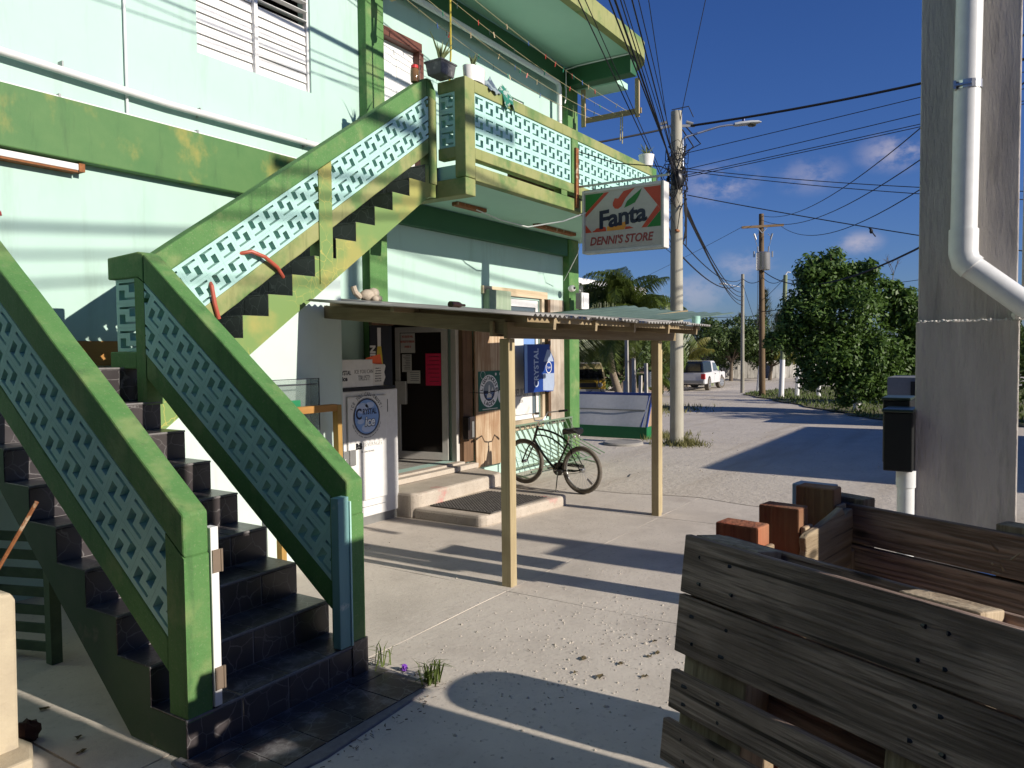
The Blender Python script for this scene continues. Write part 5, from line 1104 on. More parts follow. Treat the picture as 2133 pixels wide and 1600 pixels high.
    for k, (x, y) in enumerate(((2.0, 4.7), (2.12, 4.55), (1.98, 3.9), (2.05, 4.05), (4.40, 2.06), (4.68, 1.93), (4.6, 1.95), (4.15, 2.08), (4.13, 2.24), (4.30, 1.85), (4.86, 2.02), (4.35, 2.3))):
        mb = MB(); n = 9; a0 = rr.uniform(0, 6); rad = rr.uniform(.018, .032)
        pts = [(x, y, .008)] + [(x + rad * (1 if i % 2 else .55) * math.cos(a0 + 2 * PI * i / n) * 1.4, y + rad * (1 if i % 2 else .55) * math.sin(a0 + 2 * PI * i / n), .004 + rr.uniform(0, .014)) for i in range(n)]
        mb.add(pts, [(0, 1 + i, 1 + (i + 1) % n) for i in range(n)]); o = mb.build('fallen_leaf', plain('dead_leaf', (.10, .075, .035), rough=.9) if 'dead_leaf' not in MATS else MATS['dead_leaf']); tag(o, 'small curled dead leaf lying on the dusty concrete', 'leaf', 'dead leaves on the concrete')
    def tuft(name, x, y, n, h, lab, m=GRASS):
        mb = MB()
        for _ in range(n):
            a = rr.uniform(0, 2 * PI); l = h * rr.uniform(.5, 1.1); b = Vector((x + rr.gauss(0, .03), y + rr.gauss(0, .03), 0)); d = Vector((math.cos(a), math.sin(a), 0)); s_ = Vector((-d.y, d.x, 0)) * .005
            bend = rr.uniform(.25, 1.0); p1 = b + d * l * .25 * bend + Vector((0, 0, l * .6)); p2 = b + d * l * .8 * bend + Vector((0, 0, l * (1.0 - .55 * bend)))
            mb.add([b - s_, b + s_, p1 + s_, p1 - s_, p2], [(0, 1, 2, 3), (3, 2, 4)])
        return tag(mb.build(name, m), lab, 'grass tuft')
    mb = MB()
    for _ in range(260):
        k_ = rr.random()
        if k_ < .35: x, y = 3.5 + abs(rr.gauss(0, .07)), rr.uniform(2.8, 3.6)
        elif k_ < .6: x, y = rr.uniform(2.3, 3.4), 2.82 - abs(rr.gauss(0, .06))
        elif k_ < .8: x, y = rr.uniform(3.4, 6.0), 5.6 - abs(rr.gauss(0, .12))
        else: x, y = rr.gauss(4.6, .9), rr.gauss(2.1, .5)
        a = rr.uniform(0, 6.28); l = rr.uniform(.008, .03); d = Vector((math.cos(a), math.sin(a), rr.uniform(-.1, .3))) * l; mb.tube([Vector((x, y, .005)), Vector((x, y, .005)) + d], rr.uniform(.0012, .003), 4)
    stuff(mb.build('debris', BARK))
    tuft('grass_tuft', 3.56, 3.33, 12, .22, 'sparse grass tuft at the right corner of the bottom stair')
    tuft('grass_tuft', 3.55, 2.92, 46, .20, 'bushy grass tuft at the corner of the tiled stair foot')
    mb = MB(); mb.ball((3.60, 3.17, .02), .025, .02, .02, 8, 5, .3); tag(mb.build('flower', plain('purple_petal', (.18, .05, .40), rough=.7)), 'fallen purple flower beside the stair foot', 'flower')
    # red lamp at the left of the wall
    t = T('red_lamp', 'small red lamp on the mint wall at the far left', 'lamp', (2.86, YW - .1, 3.1)); mb = MB(); mb.lathe([(0, .06), (.03, .055), (.05, .03), (.055, .0), (.0, .0)], (2.86, YW - .12, 3.09), 14); mb.build('cap', RED, t, smooth=True); mb = MB(); mb.cyl((2.86, YW - .12, 3.02), (2.86, YW - .12, 3.09), .02); mb.build('stem', WHITE, t)
    mb = MB(); mb.beam((2.86, YW - .12, 3.03), (2.86, YW - .002, 3.03), .02, .02); mb.build('stem', WHITE, t)
    mb = MB(); mb.lathe([(0, 0), (.09, 0), (.12, .1), (.11, .11), (0, .09)], (4.05, 5.0, 0), 16); t = T('flower_pot', 'orange clay bowl on the ground below the stair', 'pot', (4.05, 5.0, 0)); mb.build('bowl', plain('orange_clay', (.45, .13, .05), rough=.7), t, smooth=True)
stair_things()
# ------------------------------------------------------------------ balcony clutter
def aloe(mb, c, n, h, rr, spread=.9):
    c = Vector(c)
    for k in range(n):
        a = rr.uniform(0, 2 * PI); l = h * rr.uniform(.55, 1.1); d = Vector((math.cos(a), math.sin(a), 0)); s = Vector((-d.y, d.x, 0)); t_ = rr.uniform(.1, spread)
        p = [c + d * (l * t_ * f ** 1.3) + Vector((0, 0, l * (f - .25 * t_ * f * f))) for f in (0, .35, .7, 1)]; w_ = [.016, .015, .009, 0]
        vs = []
        for q, ww in zip(p, w_): vs += [q - s * ww, q + Vector((0, 0, -ww * .6)) + d * ww * .4, q + s * ww]
        fs = []
        for i in range(3): b = i * 3; fs += [(b, b + 1, b + 4, b + 3), (b + 1, b + 2, b + 5, b + 4)]
        mb.add(vs, fs)
def balcony_things():
    rr = random.Random(9)
    z = 5.088
    t = T('planter_tub', 'grey battered tub with spiky aloe at the head of the stair', 'planter', (6.95, 5.45, z)); m = plain('grey_tub', (.10, .10, .105), rough=.7, c3=(.28, .27, .26), c3lim=(.5, .66), c3scale=7, bump=.3)
    mb = MB(); p0 = [(6.86, 5.36), (7.10, 5.36), (7.10, 5.56), (6.86, 5.56)]; p1 = [(6.84, 5.34), (7.12, 5.34), (7.12, 5.58), (6.84, 5.58)]
    mb.add([(*p, z + .0) for p in p0] + [(*p, z + .15) for p in p1], [(3, 2, 1, 0), (4, 5, 6, 7)] + [(i, (i + 1) % 4, 4 + (i + 1) % 4, 4 + i) for i in range(4)]); mb.build('tub', m, t, bev=.015)
    mb = MB(); mb.box(6.832, 7.128, 5.332, 5.588, z + .135, z + .158); mb.build('rim', m, t, bev=.008)
    mb = MB(); aloe(mb, (6.98, 5.46, z + .15), 16, .36, rr); mb.build('aloe', ALOE, t)
    t = T('plant_pot', 'white oval pot of aloe on the balcony rail beside the tub', 'plant pot', (7.36, 5.26, z)); mb = MB(); n = 20
    ring = lambda k, h: [(7.36 + k * .18 * math.cos(2 * PI * i / n), 5.27 + k * .10 * math.sin(2 * PI * i / n), h) for i in range(n)]
    mb.add(ring(.9, z + .002) + ring(1.0, z + .17) + ring(.9, z + .165), [tuple(range(n - 1, -1, -1)), tuple(range(2 * n, 3 * n))] + [(i, (i + 1) % n, n + (i + 1) % n, n + i) for i in range(n)] + [(n + i, n + (i + 1) % n, 2 * n + (i + 1) % n, 2 * n + i) for i in range(n)]); mb.build('pot', WHITEP, t, smooth=True)
    mb = MB(); aloe(mb, (7.34, 5.27, z + .165), 13, .17, rr, 1.1); mb.build('aloe', ALOE, t)
    t = T('plant_pot', 'white round pot of aloe at the far end of the balcony rail', 'plant pot', (12.35, 5.27, 5.09)); mb = MB(); mb.lathe([(0, 0), (.10, 0), (.135, .2), (.12, .2), (.115, .17), (0, .17)], (12.35, 5.27, 5.092), 20); mb.build('pot', WHITE, t, smooth=True); mb = MB(); aloe(mb, (12.35, 5.27, 5.26), 16, .26, rr); mb.build('aloe', ALOE, t)
    t = T('glass_jar', 'jar of brown liquid with a red lid atop the stair rail', 'jar', (6.80, 5.68, 5.10)); mb = MB(); mb.lathe([(0, 0), (.045, 0), (.048, .02), (.048, .13), (.035, .15), (0, .15)], (6.80, 5.69, 5.03), 16); mb.build('glass', plain('brown_jar_glass', (.20, .11, .05), rough=.12), t, smooth=True); mb = MB(); mb.lathe([(0, .185), (.04, .185), (.042, .15), (0, .15)], (6.80, 5.69, 5.03), 16); mb.build('lid', RED, t)
    def rag(x, m, lab, h, w_):
        mb = MB(); n = 9
        for i in range(n):
            a = i / (n - 1); xx = x + (a - .5) * w_; zz = z + .11 * math.sin(a * PI) * rr.uniform(.6, 1.2); q = rr.uniform(-.02, .02)
            for (dy, dz) in ((.10, .01), (.0, .05 + zz - z), (-.065, .0), (-.09 + q, -h * rr.uniform(.3, 1.0))): mb.v.append((xx + rr.uniform(-.012, .012), 5.26 + dy, z + dz))
        for i in range(n - 1):
            for k in range(3): b = i * 4 + k; mb.f.append((b, b + 1, b + 5, b + 4))
        o = mb.build('cloth', m, smooth=True); s = o.modifiers.new('thick', 'SOLIDIFY'); s.thickness = .006; tag(o, lab, 'cloth')
    rag(7.66, plain('grey_rag', (.24, .30, .32), rough=.95, c3=(.07, .10, .14), c3lim=(.45, .55), c3scale=14), 'crumpled grey cloth draped on the balcony rail beside the pot', .06, .26); rag(7.96, plain('green_rag', (.02, .17, .12), rough=.95, c3=(.35, .42, .38), c3lim=(.5, .56), c3scale=18), 'crumpled green striped cloth hanging over the balcony rail', .2, .24)
    # clothes lines between two timber brackets under the canopy
    def bracket(x, ya, yb, zb, zt, lab, zh):
        t = T('clothesline_bracket', lab, 'bracket', (x, (ya + yb) / 2, zb), group=None)
        mb = MB(); mb.box(x - .02, x + .02, ya, yb, zb, zb + .09); mb.build('crossbar', WOOD_AY, t, bev=.003)
        for y in (ya + .02, yb - .09): mb = MB(); mb.box(x - .062, x - .021, y, y + .075, zb - .07, zt); mb.build('hanger', WOOD_AZ, t, bev=.003)
    bracket(7.22, 5.42, 6.38, 6.30, 6.90, 'timber clothesline bracket hanging under the canopy beside the green column', 0); bracket(12.36, 5.36, 6.5, 6.02, 6.60, 'timber clothesline bracket hanging at the far end of the canopy', 0)
    PEGS = [plain('peg_wood', (.45, .36, .22)), plain('peg_green', (.02, .22, .13)), plain('peg_blue', (.05, .12, .35)), plain('peg_red', (.5, .05, .04)), plain('peg_dark', (.03, .06, .05))]
    LINE = plain('rope_line', (.42, .36, .20), rough=.9)
    labs = ['clothesline nearest the balcony edge', 'second clothesline from the balcony edge', 'third clothesline from the balcony edge', 'clothesline nearest the upstairs wall']
    for k, y in enumerate((5.55, 5.80, 6.05, 6.28)):
        t = T('clothesline', 'pegged rope, ' + labs[k], 'clothesline', (9.8, y, 6.1), group='clotheslines strung along the balcony')
        f = lambda a: Vector((7.22 + 5.14 * a, y + (.05 - .01 * k) * a, 6.33 - .25 * a - .16 * 4 * a * (1 - a) * (.5 + .18 * k)))
        mb = MB(); mb.tube([f(i / 16) for i in range(17)], .004, 4); mb.build('rope', LINE, t)
        for _ in range(11):
            p = f(rr.uniform(.06, .96)); mb = MB(); mb.beam(p + Vector((0, 0, .02)), p + Vector((rr.uniform(-.02, .02), rr.uniform(-.015, .015), -.05)), .009, .012); mb.build('peg', rr.choice(PEGS), t)
    YR = plain('yellow_rope', (.50, .40, .06), rough=.9)
    mb = MB(); mb.tube([(7.2, 5.46, 6.4), (7.17, 5.455, 6.3), (7.17, 5.46, 5.4), (7.165, 5.5, 4.9)], .012, 6); mb.tube([(7.2 + .05 * math.sin(a), 5.44, 6.34 + .06 * math.cos(a)) for a in [k * .6 for k in range(24)]], .012, 5); tag(mb.build('rope', YR), 'yellow rope hanging from the left clothesline bracket', 'rope')
    mb = MB(); mb.tube([(12.36, 5.72, 6.12), (12.33, 5.70, 6.0), (12.34, 5.71, 5.55)], .010, 6); mb.tube([(12.36, 5.76, 6.12), (12.37, 5.75, 6.0), (12.36, 5.76, 5.6)], .010, 6); tag(mb.build('rope', LINE), 'two strands of rope hanging from the right clothesline bracket', 'rope')
balcony_things()
# ------------------------------------------------------------------ pallets in the right foreground
def pallet(label, T0, u, tilt, height, length, mats, fronts, uprights, backs, inward=None, name='wooden_pallet'):
    """T0 = top corner of the outer face; u = direction along the pallet; local x along, y inwards, z up"""
    u = Vector((u[0], u[1], 0)).normalized(); n = Vector((-u.y, u.x, 0)); t = math.radians(tilt)
    v = n * math.sin(t) + Vector((0, 0, 1)) * math.cos(t); ny = n * math.cos(t) - Vector((0, 0, 1)) * math.sin(t)
    base = Vector(T0) - v * height
    o = T(name, label, 'pallet', base); M = Matrix((u, ny, v)).transposed().to_4x4(); M.translation = base; o.matrix_world = M
    rr = random.Random(int(abs(T0[0]) * 100))
    H = height
    def plank(nm, x0, x1, y0, y1, z0, z1, m, poly=None, lab=None):
        mb = MB()
        if poly: mb.prism(poly, y0, y1, 'y')
        else: mb.box(x0, x1, y0, y1, z0, z1)
        ob = mb.build(nm, m, o, bev=.004, local=True, label=lab)
        if not poly: ob.rotation_euler = (0, rr.uniform(-.006, .006), rr.uniform(-.005, .005))
        return ob
    for f in fronts: plank('plank', f[0], f[1], f[4] if len(f) > 4 else 0, (f[4] if len(f) > 4 else 0) + .026, H - f[3], H - f[2], f[5] if len(f) > 5 else mats[0])
    for f in uprights: plank('upright_board', f[0], f[1], f[2], f[3], f[5] if len(f) > 5 else .0, H - f[4], f[6] if len(f) > 6 else mats[1])
    for f in backs: plank('plank', f[0], f[1], f[4], f[4] + .022, H - f[3], H - f[2], f[5] if len(f) > 5 else mats[0])
    # nail heads on the outer boards
    mb = MB()
    for f in fronts:
        for xu in (uprights[0][0] + .05, uprights[0][1] - .06, .72, .78):
            if xu > f[1]: continue
            for zz in ((f[2] + .3 * (f[3] - f[2])), (f[2] + .75 * (f[3] - f[2]))):
                mb.cyl((xu + rr.uniform(-.02, .02), -.0015, H - zz), (xu, .004, H - zz), .0055, n=6)
    mb.build('nail_heads', INK, o, local=True)
    return o, plank
WOOD_PX = wood('weathered_pallet_plank', (.47, .34, .275), (.19, .135, .108), axis='x', c3=(.14, .098, .08), grain=40, bump=1.0, scale=12, knots=True)
WOOD_PX2 = wood('pale_pallet_plank', (.46, .37, .25), (.29, .22, .14), axis='x', c3=(.20, .14, .09), grain=26, bump=.7, scale=9, knots=True)
WOOD_PY = wood('pale_pallet_upright', (.42, .34, .24), (.24, .18, .12), axis='z', c3=(.20, .15, .10), grain=30, bump=.5, scale=10)
WOOD_BL = wood('blue_painted_wood', (.16, .28, .45), (.12, .22, .38), axis='z', c3=(.35, .36, .36), grain=10)
UF = (-.43, -.90)
pallet('dark weathered pallet standing nearest the camera at the lower right', (2.164, .803, 1.45), UF, 7.2, 1.47, 1.5, (WOOD_PX, WOOD_PY),
       [(0, 1.5, 0, .168), (-.004, 1.5, .174, .342), (-.008, 1.5, .394, .505), (-.02, 1.5, .540, .66), (-.01, 1.5, .72, .83), (0, 1.5, .88, .99), (0, 1.5, 1.05, 1.2), (0, 1.5, 1.26, 1.46)],
       [(.012, .245, .030, .128, -.004), (.645, .825, .030, .128, -.004), (1.26, 1.48, .030, .128, -.004)],
       [(.02, 1.5, .002, .11, .131), (.02, 1.5, .36, .46, .131), (.02, 1.5, .78, .9, .131), (.0, 1.5, 1.2, 1.33, .131)])
o_, plank_ = pallet('brown pallet at the back of the pallet bin against the pillar', (2.62, -.65, 1.42), (.43, .90), 0, 1.44, 1.45, (WOOD_PX, WOOD_PY),
       [(0, 1.40, .02, .165), (0, 1.40, .172, .335), (0, 1.4, .342, .475), (0, 1.4, .482, .64), (0, 1.4, .70, .82), (0, 1.4, .9, 1.02), (0, 1.4, 1.1, 1.22), (0, 1.4, 1.3, 1.42)],
       [(1.24, 1.39, -.078, -.002, .0), (.60, .76, -.078, -.002, .0), (.02, .18, -.078, -.002, .0)],
       [(0, 1.42, .05, .16, -.102), (0, 1.42, .60, .72, -.102), (0, 1.42, 1.2, 1.3, -.102)])
def end_pallet():
    A = Vector((2.30, .80, 0)); B = Vector((3.16, .672, 0)); u = (B - A).normalized(); n = Vector((u.y, -u.x, 0))     # n points to the inside of the bin
    o = T('wooden_pallet', 'red painted pallet with a broken pale board closing the left end of the bin', 'pallet', A)
    M = Matrix((u, n, Vector((0, 0, 1)))).transposed().to_4x4()
    M = Matrix(((u.x, -n.x, 0, A.x), (u.y, -n.y, 0, A.y), (0, 0, 1, 0), (0, 0, 0, 1))); o.matrix_world = M     # local y points outwards
    def plank(nm, x0, x1, y0, y1, z0, z1, m, lab=None):
        mb = MB(); mb.box(x0, x1, y0, y1, z0, z1); return mb.build(nm, m, o, bev=.006, local=True, label=lab)
    for x, z in ((.085, 1.45), (.41, 1.455), (.745, 1.475)):
        plank('upright_board', x, x + .085, -.145, -.002, 0, z, WOOD_RED)
        plank('upright_board', x + .006, x + .079, -.165, -.147, 0, z - .06, WOOD_L)
    for z0, z1, x0, x1 in ((1.16, 1.33, .0, .86), (.98, 1.1, 0, .86), (.74, .86, 0, .86), (.45, .6, 0, .86), (.1, .25, 0, .86)):
        plank('plank', x0, x1, .0, .022, z0, z1, WOOD_OR)
    mb = MB(); mb.prism([(.20, 1.17), (.26, 1.205), (.33, 1.265), (.355, 1.33), (.345, 1.375), (.375, 1.385), (.47, 1.39), (.60, 1.405), (.70, 1.42), (.735, 1.385), (.775, 1.40), (.81, 1.40), (.82, 1.33), (.80, 1.25), (.80, 1.19), (.62, 1.195), (.45, 1.18)], -.192, -.168, 'y')
    mb.build('broken_plank', WOOD_PX2, o, bev=.004, local=True, label='pale plank with a splintered broken end')
    for z0, z1 in ((.88, 1.0), (.55, .67), (.1, .22)): plank('plank', .02, .84, -.19, -.168, z0, z1, WOOD_PX2)
    plank('upright_board', .80, .85, -.19, -.05, 0, 1.24, WOOD_PY)
    plank('block', .84, .93, -.10, .05, 1.32, 1.465, WOOD_BL, 'blue painted end block')
WOOD_OR = wood('orange_red_plank', (.40, .12, .05), (.28, .075, .035), axis='x', c3=(.55, .40, .28), grain=14, bump=.3)
end_pallet()
mb = MB(); rr_ = random.Random(12)
for k in range(6):
    p = Vector((2.78 + .05 * rr_.uniform(-1, 1), .03 + .04 * rr_.uniform(-1, 1), 1.30 + .012 * k)); mb.tube([p, p + Vector((rr_.uniform(-.03, .0), rr_.uniform(-.03, .03), rr_.uniform(.0, .04)))], .005, 4, r1=.001)
tag(mb.build('splinters', WOOD_L), 'pale splinters sticking out of the broken board of the rear pallet', 'splinters')
mb = MB(); mb.tube([(2.12, 1.06, .01), (2.16, 1.10, .02)], .012, 6); tag(mb.build('plastic_scrap', RED), 'small red plastic scrap on the ground at the foot of the near pallet', 'scrap')
# ------------------------------------------------------------------ pillar, its drain pipe, meter boxes
def pillar():
    t = T('concrete_pillar', 'tall board formed grey concrete pillar at the right edge', 'pillar', (5.92, .26, 0))
    mb = MB(); mb.box(5.815, 6.02, -.035, .548, -.05, 2.165); mb.build('lower_lift', PILLAR, t, bev=.008)
    mb = MB(); mb.box(5.85, 6.0, -.02, .54, 2.165, 4.75); mb.build('upper_lift', PILLAR, t, bev=.008)
    mb = MB(); rr = random.Random(8)
    for k in range(26): y = -.03 + .022 * k; mb.ball((5.818 + rr.uniform(0, .02), y, 2.165), .012, rr.uniform(.012, .02), rr.uniform(.004, .014), 6, 4, .3)
    mb.build('mortar_bead', plain('white_mortar', (.66, .64, .60), rough=.9), t)
    mb = MB(); mb.ball((5.83, -.02, 2.2), .02, .03, .035, 7, 5, .3); mb.build('mortar_bead', MATS['white_mortar'], t)
    d = T('drain_pipe', 'white plastic drain pipe strapped to the pillar and bent to the right', 'pipe', (5.74, .26, 2.2))
    mb = MB(); mb.tube([(5.735, .255, 4.7), (5.735, .262, 4.2), (5.735, .275, 2.74)], .076, 20); mb.build('pipe', PVC, d, smooth=True)
    mb = MB(); mb.tube([(5.735, .275, 2.745), (5.735, .276, 2.60), (5.735, .262, 2.54), (5.735, .225, 2.50)], .085, 20); mb.build('elbow', PVC, d, smooth=True)
    mb = MB(); mb.tube([(5.735, .235, 2.508), (5.735, -.35, 2.0), (5.735, -.45, 1.9)], .076, 20); mb.build('pipe', PVC, d, smooth=True)
    mb = MB(); mb.lathe([(.078, 0), (.081, 0), (.081, .05), (.078, .05)], (5.735, .264, 3.62), 20); mb.box(5.655, 5.70, .325, .34, 3.62, 3.67); mb.box(5.648, 5.668, .24, .335, 3.635, 3.648); mb.build('strap', STEEL, d)
    for (x, y, lab, z1) in ((5.70, .545, 'front black meter box on the pillar with white conduit below', 1.56), (6.10, .60, 'second meter box behind the front one at the pillar', 1.615)):
        m = T('meter_box', lab, 'meter box', (x, y + .09, 1.16)); mb = MB(); mb.box(x, x + .30, y + .002, y + .18, 1.165, z1); mb.build('case', plain('black_box_enamel', (.008, .009, .009), rough=.5), m, bev=.008)
        mb = MB(); mb.box(x - .012, x + .312, y - .0, y + .19, z1 + .001, z1 + .022); mb.build('lid', plain('dark_green_lid', (.03, .045, .035), rough=.35), m, bev=.006)
        if x < 6:
            mb = MB(); mb.tube([(x + .1, y + .05, 0), (x + .1, y + .05, 1.05)], .055, 16); mb.build('conduit', PVC, m, smooth=True); mb = MB(); mb.tube([(x + .1, y + .05, 1.05), (x + .1, y + .05, 1.164)], .062, 16); mb.build('conduit_collar', PVC, m, smooth=True)
    mb = MB(); mb.box(6.55, 6.62, -.10, -.045, 2.42, 4.9); mb.box(6.5, 6.6, -.30, -.1, 2.4, 2.5); tag(mb.build('beige_pipe', CREAM, bev=.01), 'thin beige pipe at the far right behind the pillar', 'pipe')
pillar()
def unseen_shade_casters():
    # unseen things added out of view to throw shade in or cut sky light
    mb = MB(); mb.lathe([(0, 0), (.28, 0), (.29, .02), (.28, .30), (.29, .32), (.28, .60), (.29, .62), (.28, .97), (.27, .985), (0, .985)], (3.74, .12, 0), 24); tag(mb.build('drum', plain('blue_drum', (.03, .10, .3), rough=.5), smooth=True), 'blue plastic drum standing behind the pallet bin', 'drum')
    mb = MB(); mb.box(6.62, 7.26, -2.3, -1.7, 0, 2.25); tag(mb.build('shadow_column_stub', CONC, bev=.01), 'unseen concrete column stub added to cast the wide ground shadow', 'column')  # added out of view for the wide shadow band on the forecourt
    mb = MB(); mb.tube([(7.28, -5.5, 0), (7.28, -5.5, 9.6)], .14, 12, r1=.11); o = T('utility_pole', 'tall wooden utility pole behind the photographer', 'utility pole', (7.28, -5.5, 0)); mb.build('pole', POLEW, o); mb = MB(); mb.box(6.0, 8.5, -5.56, -5.44, 8.9, 9.02); mb.build('crossarm', POLEB, o)
    h = T('shade_building', 'unseen dark boarded building added on the left to block sky light', 'building', (-3, 2, 0)); mb = MB(); mb.box(-5, -1.5, -3.5, 6.6, 0, 4.6); mb.box(-4.9, 1.52, -6.5, -3.6, 0, 8.2); mb.build('wall', plain('dark_boards', (.06, .055, .05), rough=.9), h)  # added blocker: keeps sky light and bounce off the left stair faces
    for k in range(21): mb = MB(); z = .02 + .215 * k; mb.beam((-1.49, -3.5, z + .1), (-1.46, 6.6, z + .1), .03, .19); mb.build('board', MATS['dark_boards'], h)
    mb = MB(); mb.box(2.02, 2.35, -1.1, -1.03, 0, 3.0); tag(mb.build('shade_board', WOOD_PZ), 'unseen upright board added to shade the ground left of the stair', 'board')  # board put here so the ground beside the stair lies in shade
    f_ = T('shade_panel', 'unseen plywood panel with a cross board added to shade the lower stair', 'panel', (3.1, -1, 0)); mb = MB(); mb.box(2.78, 3.45, -1.05, -1.0, 0, 3.7); mb.build('sheet', PLY, f_); mb = MB(); mb.box(2.9, 3.62, -.998, -.95, 1.56, 2.6); mb.build('cross_board', WOOD_PX2, f_)  # added panel and raised board keep sun off steps and right post
    h = T('shade_house', 'unseen low pale house added to shade the lane', 'house', (17, -6, 0)); mb = MB(); mb.box(13.2, 21, -10, -3.2, -.3, 2.9); mb.build('wall', CONC, h); mb = MB(); mb.prism([(-10.6, 2.9), (-2.8, 2.9), (-6.6, 4.3)], 12.8, 21.4, 'x'); mb.build('roof', ROOFM, h)  # house added to darken the lane with its shadow
unseen_shade_casters()
# ------------------------------------------------------------------ poles and wires
RT = Vector((.545, -.838, 0)); FW = Vector((.838, .545, 0))
def catenary(p, q, sag, n=22):
    p, q = Vector(p), Vector(q); return [p.lerp(q, i / n) - Vector((0, 0, sag * 4 * (i / n) * (1 - i / n))) for i in range(n + 1)]
P1 = Vector((15.45, 5.92, 0))
def near_pole():
    t = T('utility_pole', 'pale grey utility pole with cable tangle and street light beside the shop', 'utility pole', P1)
    mb = MB(); mb.tube([P1 + Vector((0, 0, -.2)), P1 + Vector((0, .0, 3.5)), P1 + Vector((.02, .01, 6.92))], .145, 18, r1=.112); mb.build('pole', POLEW, t, smooth=True)
    mb = MB(); a = P1 + RT * .13; mb.tube([a + Vector((0, 0, 5.78)), a + Vector((0, 0, 6.33)), a + RT * .08 + Vector((0, 0, 6.40)), a + RT * .75 + Vector((0, 0, 6.60)), a + RT * .95 + Vector((0, 0, 6.63)), a + RT * 1.1 + Vector((0, 0, 6.63))], .022, 9); mb.build('lamp_arm', STEEL, t, smooth=True)
    c = a + RT * 1.36 + Vector((0, 0, 6.655)); mb = MB(); vs = []
    prof = [(-.29, .05, .05), (-.18, .085, .06), (.05, .11, .055), (.2, .09, .035), (.27, .02, .012)]; n = 12
    for (x, w_, h) in prof: vs += [c + RT * x + FW * (w_ * math.cos(2 * PI * k / n)) + Vector((0, 0, h * math.sin(2 * PI * k / n) * (1 if k < 7 else .55) + .1 * x)) for k in range(n)]
    fs = [tuple(range(n)), tuple(range(4 * n, 5 * n))] + [(i * n + k, i * n + (k + 1) % n, (i + 1) * n + (k + 1) % n, (i + 1) * n + k) for i in range(4) for k in range(n)]
    mb.add(vs, fs); h_ = mb.build('lamp_head', plain('lamp_grey', (.50, .52, .52), rough=.4), t, smooth=True)
    mb = MB(); mb.cyl(c - RT * .1 + Vector((0, 0, .05)), c - RT * .1 + Vector((0, 0, .12)), .03); mb.build('photocell', BLUEP, h_)
    mb = MB(); mb.ball(c + RT * .07 + Vector((0, 0, -.035)), .11, .09, .03, 12, 6); mb.build('lens', plain('dark_lens', (.06, .06, .04), rough=.2), h_, smooth=True)
    rr = random.Random(21); mb = MB()
    for k in range(46):
        z = rr.gauss(5.45, .35); a0 = rr.uniform(0, 6.28); pts = [P1 + Vector((.15 * math.cos(a0 + .5 * i) * rr.uniform(.95, 1.7), .15 * math.sin(a0 + .5 * i) * rr.uniform(.95, 1.7), z + .05 * i * rr.uniform(-1, 1.4))) for i in range(7)]
        mb.tube(pts, rr.choice((.006, .009, .012)), 5)
    for k in range(9):
        p = P1 + RT * .16 + Vector((0, 0, 5.3 - .05 * k)); mb.tube([p, p + RT * .05 + Vector((0, 0, -.3)), p + RT * rr.uniform(-.03, .05) + Vector((0, 0, -.75))], .012, 5)
    for k in range(5):
        p = P1 - RT * .15 + Vector((0, 0, 5.2 + .2 * k)); mb.tube([p, p - RT * rr.uniform(.1, .3) + Vector((0, 0, -.3)), p - RT * rr.uniform(.05, .25) + Vector((0, 0, -1.0)), p + RT * .04 + Vector((0, 0, -1.2 - .1 * k))], .007, 5)
    mb.build('cable_tangle', CABLE, t)
    mb = MB(); mb.ball(P1 - FW * .13 + Vector((0, 0, 5.5)), .12, .12, .2, 12, 8, .1); mb.build('splice_case', BLACK, t, smooth=True)
    mb = MB()
    for s in (-1, 1): mb.beam(P1 + RT * (s * .1) + Vector((0, 0, 6.62)), P1 + RT * (s * .38) + Vector((0, 0, 6.6 + .02 * s)), .03, .05); mb.tube([P1 + RT * (s * .2) + Vector((0, 0, 6.70)), P1 + RT * (s * .34) + Vector((0, 0, 6.66))], .035, 8)
    mb.build('cable_bracket', GREYM, t)
    mb = MB(); mb.tube([P1 + RT * .12 + Vector((0, 0, 6.55)), P1 + RT * .35 + Vector((0, 0, 6.2)), P1 + RT * .1 + Vector((0, 0, 5.95))], .014, 6); mb.tube([P1 + RT * .2 + Vector((0, 0, 6.6)), P1 + RT * .5 + Vector((0, 0, 6.25)), P1 + RT * .1 + Vector((0, 0, 6.05))], .014, 6); mb.tube([P1 - RT * .1 + Vector((0, 0, 6.95)), P1 + RT * .25 + Vector((0, 0, 7.02)), P1 + RT * .35 + Vector((0, 0, 6.8))], .01, 6); mb.build('drop_cable', CABLE, t)
    mb = MB(); mb.box(P1.x - .26, P1.x - .08, P1.y - .1, P1.y - .06, 4.42, 4.46); mb.build('step_bolt', RUST, t)
near_pole()
WG = 'overhead cables fanning out from the grey pole'
def wire(p, q, sag, r, lab, grp=None, nm='overhead_cable'):
    mb = MB(); mb.tube(catenary(p, q, sag), r, 5); return tag(mb.build(nm, CABLE), lab, 'cable', grp)
